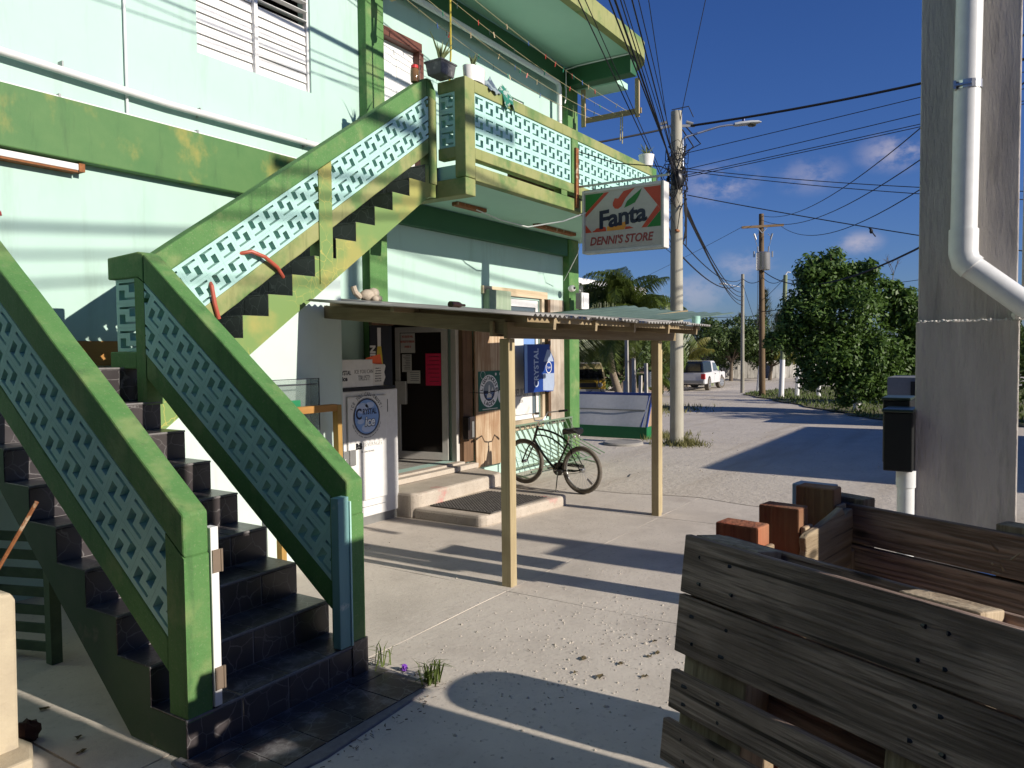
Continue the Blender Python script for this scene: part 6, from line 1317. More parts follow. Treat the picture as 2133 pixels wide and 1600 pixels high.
def wires():
    def thru(z, px, far, r, lab, grp, sag=.25):   # px: world direction per unit x, pole height z
        d = Vector((1, px[0], px[1])); q = Vector((0, 0, 2)) + d * 9.2; p = P1 + Vector((0, 0, z)); e = p + (q - p) * far; wire(p, e, sag * 0, r, lab, grp)
    rays = [((.53, .50), 4.9, .009), ((.52, .50), 4.95, .007), ((.482, .49), 5.6, .012), ((.474, .49), 5.55, .016), ((.466, .49), 5.5, .009), ((.46, .485), 5.75, .007), ((.447, .48), 5.7, .011), ((.438, .48), 5.9, .007), ((.422, .47), 5.4, .006)]
    for k, (d, z, r) in enumerate(rays): thru(z, d, 3.2, r, 'black cable running from the grey pole up over the store canopy', 'bundle of black cables passing over the store canopy')
    wire(P1 + Vector((0, 0, 6.4)), (15.2, 5.2, 9.0), 0, .008, 'lone thin cable rising steeply above the grey pole')
    wire(P1 - RT * .3 + Vector((0, 0, 6.55)), P1 - RT * 9 - FW * 1.5 + Vector((0, 0, 5.4)), .25, .022, 'thick black cable from the pole top leftwards past the balcony end')
    wire(P1 + RT * .3 + Vector((0, 0, 6.62)), (16.6, -5, 7.7), .28, .026, 'thick black cable from the pole top to the upper right')
    for nm_, z, zq in (('uppermost', 6.05, 6.95), ('second', 5.72, 6.7), ('third', 5.60, 6.42), ('lowest', 5.56, 6.36)): wire(P1 + RT * .15 + Vector((0, 0, z)), (16.6, -5, zq + .35), .03, .008, nm_ + ' of the thin rising cables from the grey pole towards the right pillar', 'thin cables between the grey pole and the right pillar')
    for nm_, z, zq in (('upper', 5.75, 4.45), ('lower', 5.70, 4.28)): wire(P1 + RT * .15 + Vector((0, 0, z)), (16.3, -1.9, zq), .12, .008, nm_ + ' thin cable drooping from the grey pole behind the right pillar', 'pair of drooping thin cables right of the grey pole')
    wire(P1 + RT * .22 + Vector((0, 0, 5.2)), (16.6, -3.5, 2.9), .1, .010, 'black cable sloping down from the grey pole to the right')
    for k, (px, z) in enumerate(((0, 5.0), (.15, 4.9), (.05, 4.95), (.1, 5.05))): wire(P1 + RT * .17 + Vector((0, 0, z)), (43.9 + px, 12.9, 5.2 - .25 * k), .55, .016, ('uppermost', 'second', 'third', 'lowest')[k] + ' black cable sagging from the grey pole to the pale far pole', 'cables sagging from the grey pole to the pale far pole')
    # lines over the street behind the camera: their shade stripes the store wall
    for k, (ya, yb, za, zb, r) in enumerate(((-5.5, -3.2, 8.4, 6.9, .03), (-5.5, -2.6, 8.2, 6.3, .02), (-5.4, -3.4, 8.0, 6.0, .022), (-5.6, -2.2, 7.3, 6.6, .016))): wire((7.28, ya, za), (-14, yb, zb), .5, r, 'street cable behind the photographer', 'street cables behind the photographer')
    for k, (za, zb, r) in enumerate(((8.4, 7.5, .03), (8.1, 7.2, .02), (7.8, 6.9, .02))): wire((7.28, -5.5, za), (24, -4.0, zb), .4, r, 'street cable behind the photographer', 'street cables behind the photographer')
wires()
TP = Vector((40.6, 10.9, -.5))
def far_poles():
    t = T('utility_pole', 'brown utility pole carrying a grey transformer and crossarm', 'utility pole', TP)
    top = TP + Vector((.25, .15, 9.45)); mb = MB(); mb.tube([TP, top], .17, 14, r1=.125); mb.build('pole', POLEB, t, smooth=True)
    z = Vector((0, 0, 1)); a = TP.lerp(top, .93); mb = MB(); mb.beam(a - RT * 1.06 - FW * .15 - z * .05, a + RT * 1.1 - FW * .15 + z * .06, .10, .12); mb.build('crossarm', POLEB, t)
    mb = MB(); mb.beam(a - RT * .3 - FW * .15, a - z * .35 - FW * .15, .03, .04); mb.beam(a + RT * .3 - FW * .15, a - z * .35 - FW * .15, .03, .04); mb.build('crossarm_brace', GREYM, t)
    c = TP + Vector((.18, .1, 6.62)) - FW * .38 - RT * .05; mb = MB(); mb.lathe([(0, 0), (.33, 0), (.35, .03), (.35, .85), (.36, .87), (.3, .92), (0, .92)], tuple(c - z * .46 + z * .35), 20); tf = mb.build('transformer', STEEL, t, smooth=True)
    for s in (-1, 1):
        mb = MB(); b = c + RT * (.27 * s) + z * .8; mb.tube([b, b + z * .3 + RT * (.02 * s)], .035, 8); mb.tube([b + RT * (.2 * s) - z * .25, b + RT * (.2 * s) + z * .05], .04, 8); mb.tube([b + z * .35 + RT * .05 * s, b + RT * (.16 * s) + z * .75, b + z * .95 - RT * .04 * s], .016, 5); mb.tube([b + RT * .1 * s + z * .65, b + RT * (.2 * s) + z * .95], .045, 6); mb.build('bushing', GREYM, tf)
    mb = MB(); mb.tube([c - z * .1 - RT * .2, c - z * .6 - RT * .1, c - z * .35], .018, 5); mb.tube([c - RT * .26, c - RT * .3 - z * 2.8], .012, 4); mb.build('drop_cable', CABLE, t)
    q = Vector((43.9, 12.9, -.55)); t = T('utility_pole', 'slim pale pole beside the white pickup with a small lamp', 'utility pole', q); mb = MB(); mb.tube([q, q + z * 6.75], .115, 12, r1=.09); mb.build('pole', POLEW, t, smooth=True); mb = MB(); mb.tube([q + z * 6.0, q - RT * 1.0 + z * 6.2], .02, 5); mb.ball(q - RT * 1.15 + z * 6.22, .2, .2, .06, 10, 6); mb.build('lamp', WHITE, t)
    g = Vector((39.2, 9.6, -.46)); t = T('utility_pole', 'leaning greenish pole with a white painted foot beside the dark tree', 'utility pole', g); gt = g + RT * .22 + FW * .1 + z * 6.05; mb = MB(); mb.tube([g.lerp(gt, .31), gt], .125, 12, r1=.10); mb.build('pole', POLEG, t, smooth=True); mb = MB(); mb.tube([g, g.lerp(gt, .31)], .135, 12, r1=.128); mb.build('painted_foot', WHITE, t, smooth=True); mb = MB(); mb.tube([gt, gt + RT * .1 + z * .15, gt + RT * .25 + z * .12], .03, 6); mb.build('lamp', WHITE, t)
    g = Vector((43.2, 10.6, -.54)); t = T('utility_pole', 'thin grey pole standing just left of the greenish leaning pole', 'utility pole', g); mb = MB(); mb.tube([g, g + z * 4.5 + RT * .2], .09, 8); mb.build('pole', POLEW, t)
    for (x, y, h, l, lab) in ((44.9, 12.3, 1.5, .12, 'short white painted post left of the transformer pole'), (39.5, 8.92, 2.3, .10, 'white painted post in the shade of the dark tree'), (46.5, 9.95, 1.9, -.12, 'white post leaning left behind the dark tree'), (40.5, 8.1, 1.2, .0, 'stumpy white post at the left edge of the dark tree')):
        mb = MB(); p = Vector((x, y, gz(x, y))); mb.tube([p, p + RT * l + z * h], .11, 9, r1=.10); tag(mb.build('white_post', WHITE, smooth=True), lab, 'post', 'white painted posts along the verge')
    L = lambda p, q, s, r, lab, grp=None: wire(p, q, s, r, lab, grp)
    L(top + RT * .1 - z * .1, (11.5, -.6, 6.3), .9, .012, 'uppermost line from the transformer pole top rising to the right edge', 'lines from the transformer pole to the right edge'); L(top - z * .3, (12.5, -.2, 5.6), .9, .012, 'middle line from the transformer pole top rising to the right edge', 'lines from the transformer pole to the right edge'); L(a + RT * 1.05, (13, .1, 5.05), .9, .012, 'lowest line from the transformer crossarm rising to the right edge', 'lines from the transformer pole to the right edge')
    L(a - RT * 1.0, TP + Vector((60, 45, 9)), .6, .012, 'lines beyond the transformer pole', 'lines beyond the transformer pole')
    L(top - z * 2.85, (13.5, .2, 4.1), 1.0, .022, 'thick cable from the transformer pole through the dark tree to the right')
    L(q + z * 6.5, TP + z * 6.1, .25, .018, 'cable between the pale pole and the transformer pole'); L(TP + z * 6.15, gt - z * .1, .3, .015, 'cable between the transformer pole and the greenish pole'); L(q + z * 6.5, P1 + z * 4.4 + FW * .1, .5, .014, 'cable from the pale pole back to the grey pole'); L(q + z * 6.4, P1 + z * 4.05, .6, .018, 'lower cable from the pale pole back to the grey pole')
    L(q + z * 6.2, TP + z * 2.9, .1, .012, 'stay wire slanting from the pale pole to the transformer pole'); L(TP + z * 4.4, gt - z * 1.6, .05, .02, 'rod between the transformer pole and the greenish pole'); L(gt - z * .2, gt + RT * 6 - FW * 2 + z * -.4, .3, .014, 'cable from the greenish pole into the dark tree'); L(gt - z * .1, TP + z * 5.0, .05, .012, 'stay wire from the greenish pole down to the transformer pole')
    for k in range(4): L((70, 44 - k, 5.4 - .5 * k), (62, 2 + k, 4.8 - .5 * k), .4, .02, 'distant line across the end of the street', 'distant lines across the end of the street')
    b = Vector((17.2, 2.45, 4.30)); bt = T('bird', 'small dark bird perched on the thick cable above the tree', 'bird', b); mb = MB(); mb.ball(b + z * .05, .045, .035, .05, 10, 7); mb.ball(b + z * .105 - RT * .02, .025, .025, .025, 8, 6); mb.beam(b + RT * .02 + z * .03, b + RT * .09 - z * .06, .03, .012); mb.beam(b + z * .105 - RT * .04, b + z * .1 - RT * .06, .008, .008); mb.build('body', CABLE, bt, smooth=True)
far_poles()
# ------------------------------------------------------------------ things along the lane
def planter():
    c = Vector((16.15, 6.95, gz(16.1, 7))); s = (FW * .85 + RT * .53).normalized(); f = Vector((s.y, -s.x, 0)); z = Vector((0, 0, 1))   # f: along the front to the right
    t = T('cold_frame', 'tent shaped cold frame under plastic sheet on a green plank base', 'cold frame', c)
    W, D = 2.9, .75; o = c - f * (W - .05)
    def B(nm, a0, a1, b0, b1, h0, h1, m): mb = MB(); p = lambda a, b, h: o + f * a + s * b + z * h; mb.add([p(a0, b0, h0), p(a1, b0, h0), p(a1, b1, h0), p(a0, b1, h0), p(a0, b0, h1), p(a1, b0, h1), p(a1, b1, h1), p(a0, b1, h1)], [(0, 3, 2, 1), (4, 5, 6, 7), (0, 1, 5, 4), (1, 2, 6, 5), (2, 3, 7, 6), (3, 0, 4, 7)]); return mb.build(nm, m, t)
    G = plain('frame_green', (.012, .15, .05), rough=.5)
    B('front_board', 0, W, 0, .03, -.02, .25, G); B('back_board', 0, W, D - .03, D, -.02, .25, G); B('end_board', W - .03, W + .003, .03, D - .03, -.02, .252, G); B('end_board', -.003, .03, .03, D - .03, -.02, .252, G)
    B('ridge_rail', -.02, W + .02, D / 2 - .03, D / 2 + .03, .95, 1.01, plain('blue_rail', (.035, .07, .30), rough=.5))
    SH = plain('plastic_sheet', (.52, .53, .57), rough=.25, alpha=.88, spec=.6)
    for (b0, b1, nm) in ((.02, D / 2 - .035, 'plastic_sheet'), (D - .02, D / 2 + .035, 'plastic_sheet')):
        mb = MB(); n = 14; vs = []
        for j in range(3):
            for i in range(n + 1): a = .02 + (W - .06) * i / n; h = j / 2; vs.append(o + f * a + s * (b0 + (b1 - b0) * h - (.015 * math.sin(a * 5 + j) if j == 1 else 0)) + z * (.25 + .7 * h))
        mb.add(vs, [(j * (n + 1) + i, j * (n + 1) + i + 1, (j + 1) * (n + 1) + i + 1, (j + 1) * (n + 1) + i) for j in range(2) for i in range(n)]); mb.build(nm, SH, t, smooth=True)
    mb = MB(); p = lambda b, h, a=W - .02: o + f * a + s * b + z * h; mb.add([p(.05, .255), p(D - .05, .255), p(D / 2, .94), p(.05, .255, W - .04), p(D - .05, .255, W - .04), p(D / 2, .94, W - .04)], [(0, 1, 2), (5, 4, 3), (0, 3, 4, 1), (1, 4, 5, 2), (2, 5, 3, 0)]); mb.build('end_panel', PLY, t)
    mb = MB(); mb.beam(p(.04, .25, W - .01), p(D / 2, .96, W - .01), .03, .04); mb.beam(p(.03, .25, W - .14), p(D / 2 - .02, .96, W - .06), .03, .03); mb.build('end_rail', plain('blue_rail2', (.05, .09, .32)), t)
    mb = MB(); mb.beam(o + f * .05 + s * .1 + z * .62 - s * .0, o + f * (W - .1) + s * .17 + z * .62, .02, .03); mb.build('tape_strip', GREYM, t)
    m_ = MB(); q = Vector((15.0, 6.95, gz(15, 7))); m_.lathe([(0, .045), (.40, .045), (.43, .02), (.43, -.02), (0, -.02)], tuple(q), 28); tag(m_.build('manhole_cover', CONC, smooth=True), 'round concrete manhole cover on the ground by the cold frame', 'manhole cover')
planter()
def wheel(mb_t, mb_r, c, ax, r, w_):
    ax = ax.normalized(); mb_t.tube([c - ax * w_ / 2, c - ax * w_ * .42, c + ax * w_ * .42, c + ax * w_ / 2], r, 22); mb_r.tube([c + ax * (w_ * .5), c + ax * (w_ * .5 + .012)], r * .62, 14)
def pickup():
    z = Vector((0, 0, 1)); h = (FW * .88 + RT * .475).normalized(); s = Vector((h.y, -h.x, 0))       # s: the truck's right side, facing the viewer's right
    rw = Vector((45.9, 16.25, -.56)) + RT * .62; c0 = rw - s * .82
    t = T('pickup_truck', 'silver white pickup truck parked across the end of the lane', 'pickup truck', c0)
    P = lambda a, b, hh: c0 + h * a + s * b + z * hh
    def prof(nm, poly, b0, b1, m, par=t, tuck=0, bev=.03):
        n = len(poly); vs = [P(a, b0 + tuck * max(0, (hh - 1.1)), hh) for a, hh in poly] + [P(a, b1 - tuck * max(0, (hh - 1.1)), hh) for a, hh in poly]
        mb = MB(); mb.add(vs, [tuple(range(n)), tuple(range(2 * n - 1, n - 1, -1))] + [(i, i + n, (i + 1) % n + n, (i + 1) % n) for i in range(n)]); return mb.build(nm, m, par, bev=bev)
    arch = lambda c, r=.46: [(c + r * math.cos(q), .42 + r * math.sin(q)) for q in [PI * i / 8 for i in range(8, -1, -1)]]
    body = [(-1.15, .55)] + [(-1.12, .42)] + arch(0) + arch(3.2) + [(4.05, .42), (4.12, .6), (4.10, .98), (3.95, 1.06), (2.75, 1.14), (2.6, 1.12), (-1.15, 1.10)]
    prof('body', body, -.95, .95, CARW)
    prof('cab', [(1.02, 1.10), (2.72, 1.12), (2.1, 1.68), (1.9, 1.78), (1.2, 1.80), (1.08, 1.72)], -.86, .86, CARW, tuck=.16)
    prof('canopy_top', [(-1.13, 1.105), (1.0, 1.105), (1.0, 1.77), (.2, 1.80), (-1.0, 1.76)], -.85, .85, CARGLASS, tuck=.14, bev=.04)
    for sg in (1, -1):
        yb = lambda hh: sg * (.852 - .14 * (hh - 1.1) + .012)
        mb = MB(); mb.add([P(a, yb(hh), hh) for a, hh in ((-1.05, 1.16), (.96, 1.16), (.94, 1.70), (-1.0, 1.70))], [(0, 1, 2, 3)]); mb.build('cap_window', CARGLASS, t)
        yc = lambda hh: sg * (.862 - .16 * (hh - 1.1) + .012)
        mb = MB(); mb.add([P(a, yc(hh), hh) for a, hh in ((1.32, 1.16), (2.5, 1.16), (2.02, 1.66), (1.36, 1.70))], [(0, 1, 2, 3)]); mb.build('side_window', plain('side_glass', (.10, .13, .16), rough=.1), t)
        mb = MB(); mb.add([P(a, sg * .955, hh) for a, hh in ((1.2, .50), (1.21, .50), (1.21, 1.09), (1.2, 1.09))], [(0, 1, 2, 3)]); mb.add([P(a, sg * .955, hh) for a, hh in ((2.55, .50), (2.56, .50), (2.56, 1.09), (2.55, 1.09))], [(0, 1, 2, 3)]); mb.build('door_seam', INK, t)
        mb = MB(); mb.beam(P(1.34, sg * .96, .99), P(1.5, sg * .96, .99), .02, .05); mb.build('door_handle', BLACK, t)
        mb = MB(); mb.ball(P(2.52, sg * 1.08, 1.2), .1, .1, .12, 10, 7); mb.build('mirror', BLACK, t)
        mb = MB(); mb.add([P(a, b, hh) for a, b, hh in ((-1.165, sg * .72, .72), (-1.165, sg * .953, .72), (-1.165, sg * .953, 1.04), (-1.165, sg * .72, 1.04), (-1.02, sg * .958, .72), (-1.02, sg * .958, 1.04))], [(0, 1, 2, 3), (1, 4, 5, 2)]); mb.build('tail_light', RED, t)
    mb = MB(); mb.add([P(-1.0 - .0, b, hh) - h * (.17 - .03 * (hh - 1.1)) for b, hh in ((-.7, 1.2), (.7, 1.2), (.66, 1.68), (-.66, 1.68))], [(0, 1, 2, 3)]); mb.build('rear_window', CARGLASS, t)
    mb = MB(); mb.add([P(a, b, hh) for a, b, hh in ((2.66, -.72, 1.17), (2.66, .72, 1.17), (2.10, .66, 1.70), (2.10, -.66, 1.70))], [(0, 1, 2, 3)]); mb.build('windscreen', CARGLASS, t)
    mb = MB(); mb.beam(P(-1.2, -.9, .55), P(-1.2, .9, .55), .14, .2); mb.build('bumper', GREYM, t, bev=.02); mb = MB(); mb.beam(P(4.12, -.92, .55), P(4.12, .92, .55), .14, .24); mb.build('bumper', GREYM, t, bev=.02)
    prof('underside', [(-1.0, .35), (3.9, .35), (3.9, .5), (-1.0, .5)], -.7, .7, BLACK, bev=0)
    for (a, b, st) in ((0, .84, 0), (0, -.84, 0), (3.2, .84, .35), (3.2, -.84, .35)):
        ax = (s * math.cos(st) - h * math.sin(st)) * (1 if b > 0 else -1); mt, mr = MB(), MB(); wheel(mt, mr, P(a, b, .38), ax, .385, .25); w_ = mt.build('wheel', RUBBER, t, smooth=True); mr.build('rim', STEEL, w_)
        mb = MB(); cc = P(a, b, .38) + ax * .1395; e1 = z; e2 = ax.cross(z).normalized()
        for k in range(5): q = 2 * PI * k / 5; pp = cc + (e1 * math.cos(q) + e2 * math.sin(q)) * .15; mb.tube([pp, pp + ax * .004], .035, 7)
        mb.build('rim_hole', BLACK, w_)
pickup()
def van():
    z = Vector((0, 0, 1)); h = (-FW * .98 - RT * .1).normalized(); s = Vector((-h.y, h.x, 0)); c0 = Vector((33.4, 17.35, gz(33, 17)))
    t = T('old_van', 'old yellow van with dark windscreen parked behind the cold frame', 'van', c0); P = lambda a, b, hh: c0 + h * a + s * b + z * hh
    def ring(nm, secs, m, bev=.05):
        vs = []; n = len(secs[0][1])
        for a, pts in secs: vs += [P(a + da, b, hh) for (da, b, hh) in pts]
        fs = [tuple(range(n)), tuple(range((len(secs) - 1) * n, len(secs) * n))] + [(i * n + k, i * n + (k + 1) % n, (i + 1) * n + (k + 1) % n, (i + 1) * n + k) for i in range(len(secs) - 1) for k in range(n)]
        mb = MB(); mb.add(vs, fs); return mb.build(nm, m, t, bev=bev)
    ring('body', [(-3.2, [(0, -.85, .35), (0, .85, .35), (0, .88, 1.0), (0, -.88, 1.0)]), (1.1, [(0, -.85, .35), (0, .85, .35), (0, .86, .92), (0, -.86, .92)])], VANY)
    ring('cabin', [(-3.1, [(0, -.84, 1.0), (0, .84, 1.0), (0, .74, 1.62), (0, -.74, 1.62)]), (.2, [(.35, -.84, .96), (.35, .84, .96), (-.1, .72, 1.60), (-.1, -.72, 1.60)])], VANR, bev=.06)
    ring('roof', [(-3.1, [(0, -.75, 1.6), (0, .75, 1.6), (0, .66, 1.74), (0, -.66, 1.74)]), (.1, [(0, -.73, 1.6), (0, .73, 1.6), (-.1, .6, 1.72), (-.1, -.6, 1.72)])], VANR, bev=.05)
    mb = MB(); mb.add([P(a, b, hh) for a, b, hh in ((.56, -.78, 1.0), (.56, .78, 1.0), (.12, .68, 1.56), (.12, -.68, 1.56))], [(0, 1, 2, 3)]); mb.build('windscreen', CARGLASS, t)
    for sg in (1, -1): 
        mb = MB(); mb.add([P(a, sg * (.855 - .16 * (hh - 1.0)), hh) for a, hh in ((-.7, 1.03), (.3, 1.03), (0, 1.52), (-.7, 1.52))], [(0, 1, 2, 3)]); mb.build('side_window', CARGLASS, t)
        mb = MB(); mb.ball(P(1.11, sg * .6, .72), .12, .12, .12, 10, 7); mb.build('headlight', GREYM, t)
    mb = MB(); mb.beam(P(1.15, -.85, .45), P(1.15, .85, .45), .1, .16); mb.build('bumper', GREYM, t); mb = MB(); mb.beam(P(1.105, -.42, .72), P(1.105, .42, .72), .02, .2); mb.build('grille', BLACK, t)
    for a in (.4, -2.4):
        for b in (.75, -.75): mt, mr = MB(), MB(); wheel(mt, mr, P(a, b, .32), s * (1 if b > 0 else -1), .32, .2); w_ = mt.build('wheel', RUBBER, t, smooth=True); mr.build('rim', GREYM, w_)
van()
def lane_bits():
    rr = random.Random(14); z = Vector((0, 0, 1))
    pts = [(28.6, 13.05, 2.9), (28.9, 12.9, 1.5), (28.2, 12.6, 1.9), (29.4, 12.85, 1.2), (29.0, 12.4, 1.7), (28.2, 12.95, 1.0)]
    for k, (x, y, h) in enumerate(pts):
        g = gz(x, y); mb = MB(); mb.beam((x, y, g - .1), (x + rr.uniform(-.08, .08), y, g + h), .12, .12, up=(1, 0, 0)); tag(mb.build('timber_post', PLANK_GREY), ('tallest', 'short middle', 'nearest tall', 'lowest', 'medium right', 'stubby left')[k] + ' grey weathered timber post between the van and the palms', 'post', 'grey timber posts between the van and the palms')
    mb = MB(); x, y = 29.3, 12.2; g = gz(x, y); mb.beam((x, y, g), (x, y, g + 1.45), .1, .1, up=(1, 0, 0)); tag(mb.build('timber_post', WHITE), 'white painted post in front of the pale palm trunk', 'post')
    mb = MB(); 
    for _ in range(60):
        p = Vector((27.5 + rr.gauss(0, .8), 13.6 + rr.gauss(0, .7), gz(28, 13) + rr.uniform(0, .5))); d = Vector((rr.gauss(0, 1), rr.gauss(0, 1), rr.gauss(0, .3))).normalized() * rr.uniform(.2, .7); mb.tube([p, p + d], .018, 4)
    stuff(mb.build('brush_pile', BARK))
    mb = MB(); mb.lathe([(0, 0), (.20, 0), (.22, .04), (.22, .62), (.20, .66), (0, .66)], (31.6, 13.3, .35), 16); tag(mb.build('barrel', plain('grey_blue_barrel', (.36, .40, .42), rough=.5), smooth=True), 'grey blue barrel fixed against the dark palm trunk', 'barrel')
    mb = MB(); mb.ball((27.8, 12.0, gz(28, 12)), .36, .28, .26, 10, 7, .16); tag(mb.build('boulder', plain('white_boulder', (.55, .53, .49), rough=.9)), 'pale boulder at the edge of the lane below the palms', 'boulder')
    mb = MB(); mb.ball((27.0, 11.2, gz(28, 12)), .14, .16, .12, 8, 6, .16); tag(mb.build('boulder', MATS['white_boulder']), 'small pale stone right of the boulder beside the lane', 'stone')
    mb = MB(); n = 14; vs = []
    for j in range(9):
        for i in range(n): a = 2 * PI * i / n; r = 1 - j / 8; vs.append((45 + 2.6 * r * math.cos(a) + rr.uniform(-.1, .1), 19.5 + 2.0 * r * math.sin(a) + rr.uniform(-.1, .1), -.55 + 1.15 * (1 - r ** 1.4) + rr.uniform(-.05, .05)))
    mb.add(vs, [(j * n + i, j * n + (i + 1) % n, (j + 1) * n + (i + 1) % n, (j + 1) * n + i) for j in range(8) for i in range(n)]); tag(mb.build('sand_heap', mat('brown_sand', (.30, .22, .16), (.22, .16, .11), scale=3, rough=.95, bump=.8), smooth=True), 'brown sand heap beyond the palms beside the lane', 'sand heap')
    # fence of grey boards, each board a piece
    def fence(a, b, n, lab, h=1.5):
        a, b = Vector(a), Vector(b); t = T('board_fence', lab, 'fence', a); proto = None; d = (b - a) / n; ang = math.atan2(d.y, d.x)
        for i in range(n):
            c = a + d * (i + .5)
            if proto is None: mb = MB(); mb.box(-d.length * .47, d.length * .47, -.02, .02, 0, h); proto = mb.build('board', PLANK_GREY, t, local=True); 
            o = proto if i == 0 else inst(proto, t, (0, 0, 0)); o.location = c - a + Vector((0, 0, h / 2 + rr.uniform(-.06, .06))); o.rotation_euler = (0, rr.uniform(-.03, .03), ang)
        mb = MB(); mb.beam(a + Vector((.1, .1, .4)), b + Vector((.1, .1, .4)), .05, .1); mb.build('rail', PLANK_GREY, t)
    fence((63.2, 21.2, -.55), (66, 17.6, -.55), 16, 'grey board fence behind the white pickup'); fence((66.5, 17.2, -.55), (73, 12, -.55), 30, 'whitish board fence right of the transformer pole', 1.9)
    h = T('grey_house', 'low grey house with a dark window behind the board fence', 'house', (68, 21, -.55)); mb = MB(); mb.box(66.5, 74, 17.8, 24, -.6, 1.9); mb.build('wall', CONC, h); mb = MB(); mb.prism([(17.2, 1.9), (24.6, 1.9), (21, 3.4)], 66, 74.5, 'x'); mb.build('roof', ROOFM, h); mb = MB(); mb.box(66.45, 66.49, 18.6, 20.6, .8, 1.6); mb.build('window', DARK, h)
    w_ = T('white_building', 'white flat roofed building behind the palm at the store corner', 'building', (46, 26, -.5)); mb = MB(); mb.box(44.6, 56, 24.3, 36, -.6, 6.15); mb.build('wall', WHITE, w_); mb = MB(); mb.box(44.3, 56.2, 24.0, 36.2, 6.152, 6.75); mb.build('roof_edge', WHITE, w_); mb = MB(); mb.box(44.56, 44.595, 25, 27, 2.8, 4.4); mb.build('window', DARK, w_)
    s_ = T('shed', 'dark shed with a pale wall half hidden behind the pillar', 'shed', (22.6, 2.3, 0)); mb = MB(); mb.box(22.3, 24, 1.5, 2.75, -.2, 1.2); mb.build('wall', plain('shed_grey', (.20, .21, .22), rough=.8), s_); mb = MB(); mb.box(22.25, 22.295, 1.7, 2.2, .0, 1.1); mb.build('door', BLACK, s_)
    t = T('green_chair', 'pale green plastic chair behind the bonnet of the pickup', 'chair', (52.2, 17.4, -.55)); m = plain('pale_green_plastic', (.40, .55, .18), rough=.5); c = Vector((52.2, 17.2, -.55))
    mb = MB(); mb.beam(c + z * .45 - RT * .25, c + z * .45 + RT * .25, .5, .05); mb.build('seat', m, t); mb = MB(); mb.beam(c + z * .9 - RT * .28 + FW * .2, c + z * .9 + RT * .28 + FW * .2, .05, .85); mb.build('backrest', m, t)
    for a in (-1, 1):
        for b in (-1, 1): mb = MB(); p = c + RT * .22 * a + FW * .2 * b; mb.beam(p, p + z * .44, .05, .05); mb.build('leg', m, t)
lane_bits()
# ------------------------------------------------------------------ plants
def leaf_cloud(blobs, n, size, seed, inner=.55):
    rr = random.Random(seed); mb = MB(); tot = sum(b[3] * b[4] for b in blobs); V_ = []; F_ = []
    for (x, y, z_, r, rz) in blobs:
        k = int(n * r * rz / tot)
        for _ in range(k):
            d = Vector((rr.gauss(0, 1), rr.gauss(0, 1), rr.gauss(0, 1))).normalized(); q = inner + (1 - inner) * rr.random() ** .6; q *= rr.uniform(.88, 1.10)
            c = Vector((x + d.x * r * q, y + d.y * r * q, z_ + d.z * rz * q))
            nrm = (d + Vector((rr.gauss(0, .6), rr.gauss(0, .6), rr.gauss(.3, .6)))).normalized(); a, b = rframe(nrm); ang = rr.uniform(0, 6.28); u = a * math.cos(ang) + b * math.sin(ang); v = nrm.cross(u); s = size * rr.uniform(.6, 1.3)
            i = len(V_); V_ += [tuple(c - u * s), tuple(c + v * s * .45), tuple(c + u * s), tuple(c - v * s * .45)]; F_.append((i, i + 1, i + 2, i + 3))
    mb.v = V_; mb.f = F_; return mb
def clumps(bl, k, seed):
    rr = random.Random(seed); o = []
    for (x, y, z, r, rz) in bl:
        for _ in range(k):
            d = Vector((rr.gauss(0, 1), rr.gauss(0, 1), rr.gauss(.1, 1))).normalized(); q = rr.uniform(.5, .92); s = rr.uniform(.28, .44)
            o.append((x + d.x * r * q, y + d.y * r * q, z + d.z * rz * q, r * s, rz * s * .85))
    return o
def tree(name, label, base, blobs, n, size, seed, m, trunk=.16, group=None, paint=False):
    base = Vector(base); t = T(name, label, 'tree', base, group=group); rr = random.Random(seed)
    cz = sum(b[2] for b in blobs) / len(blobs)
    mb = MB(); fork = base + Vector((rr.uniform(-.15, .15), rr.uniform(-.15, .15), (cz - base.z) * .45)); mb.tube([base + Vector((0, 0, -.15)), base.lerp(fork, .5) + Vector((rr.uniform(-.06, .06), 0, 0)), fork], trunk, 9, r1=trunk * .7); mb.build('trunk', BARK, t, smooth=True)
    mb = MB()
    for b in blobs[:14]:
        e = Vector(b[:3]); mid = fork.lerp(e, .5) + Vector((rr.uniform(-.2, .2), rr.uniform(-.2, .2), rr.uniform(-.1, .2))); mb.tube([fork, mid, e, e + (e - fork).normalized() * b[3] * .6], trunk * .4, 6, r1=.012)
    mb.build('limbs', BARK, t)
    leaf_cloud(blobs + clumps(blobs, 9, seed), n, size, seed, .4).build('crown', m, t)
    if paint: mb = MB(); mb.tube([base, base.lerp(fork, .4)], trunk * 1.06, 9, r1=trunk * .95); mb.build('painted_foot', WHITEP, t, smooth=True)
    return t
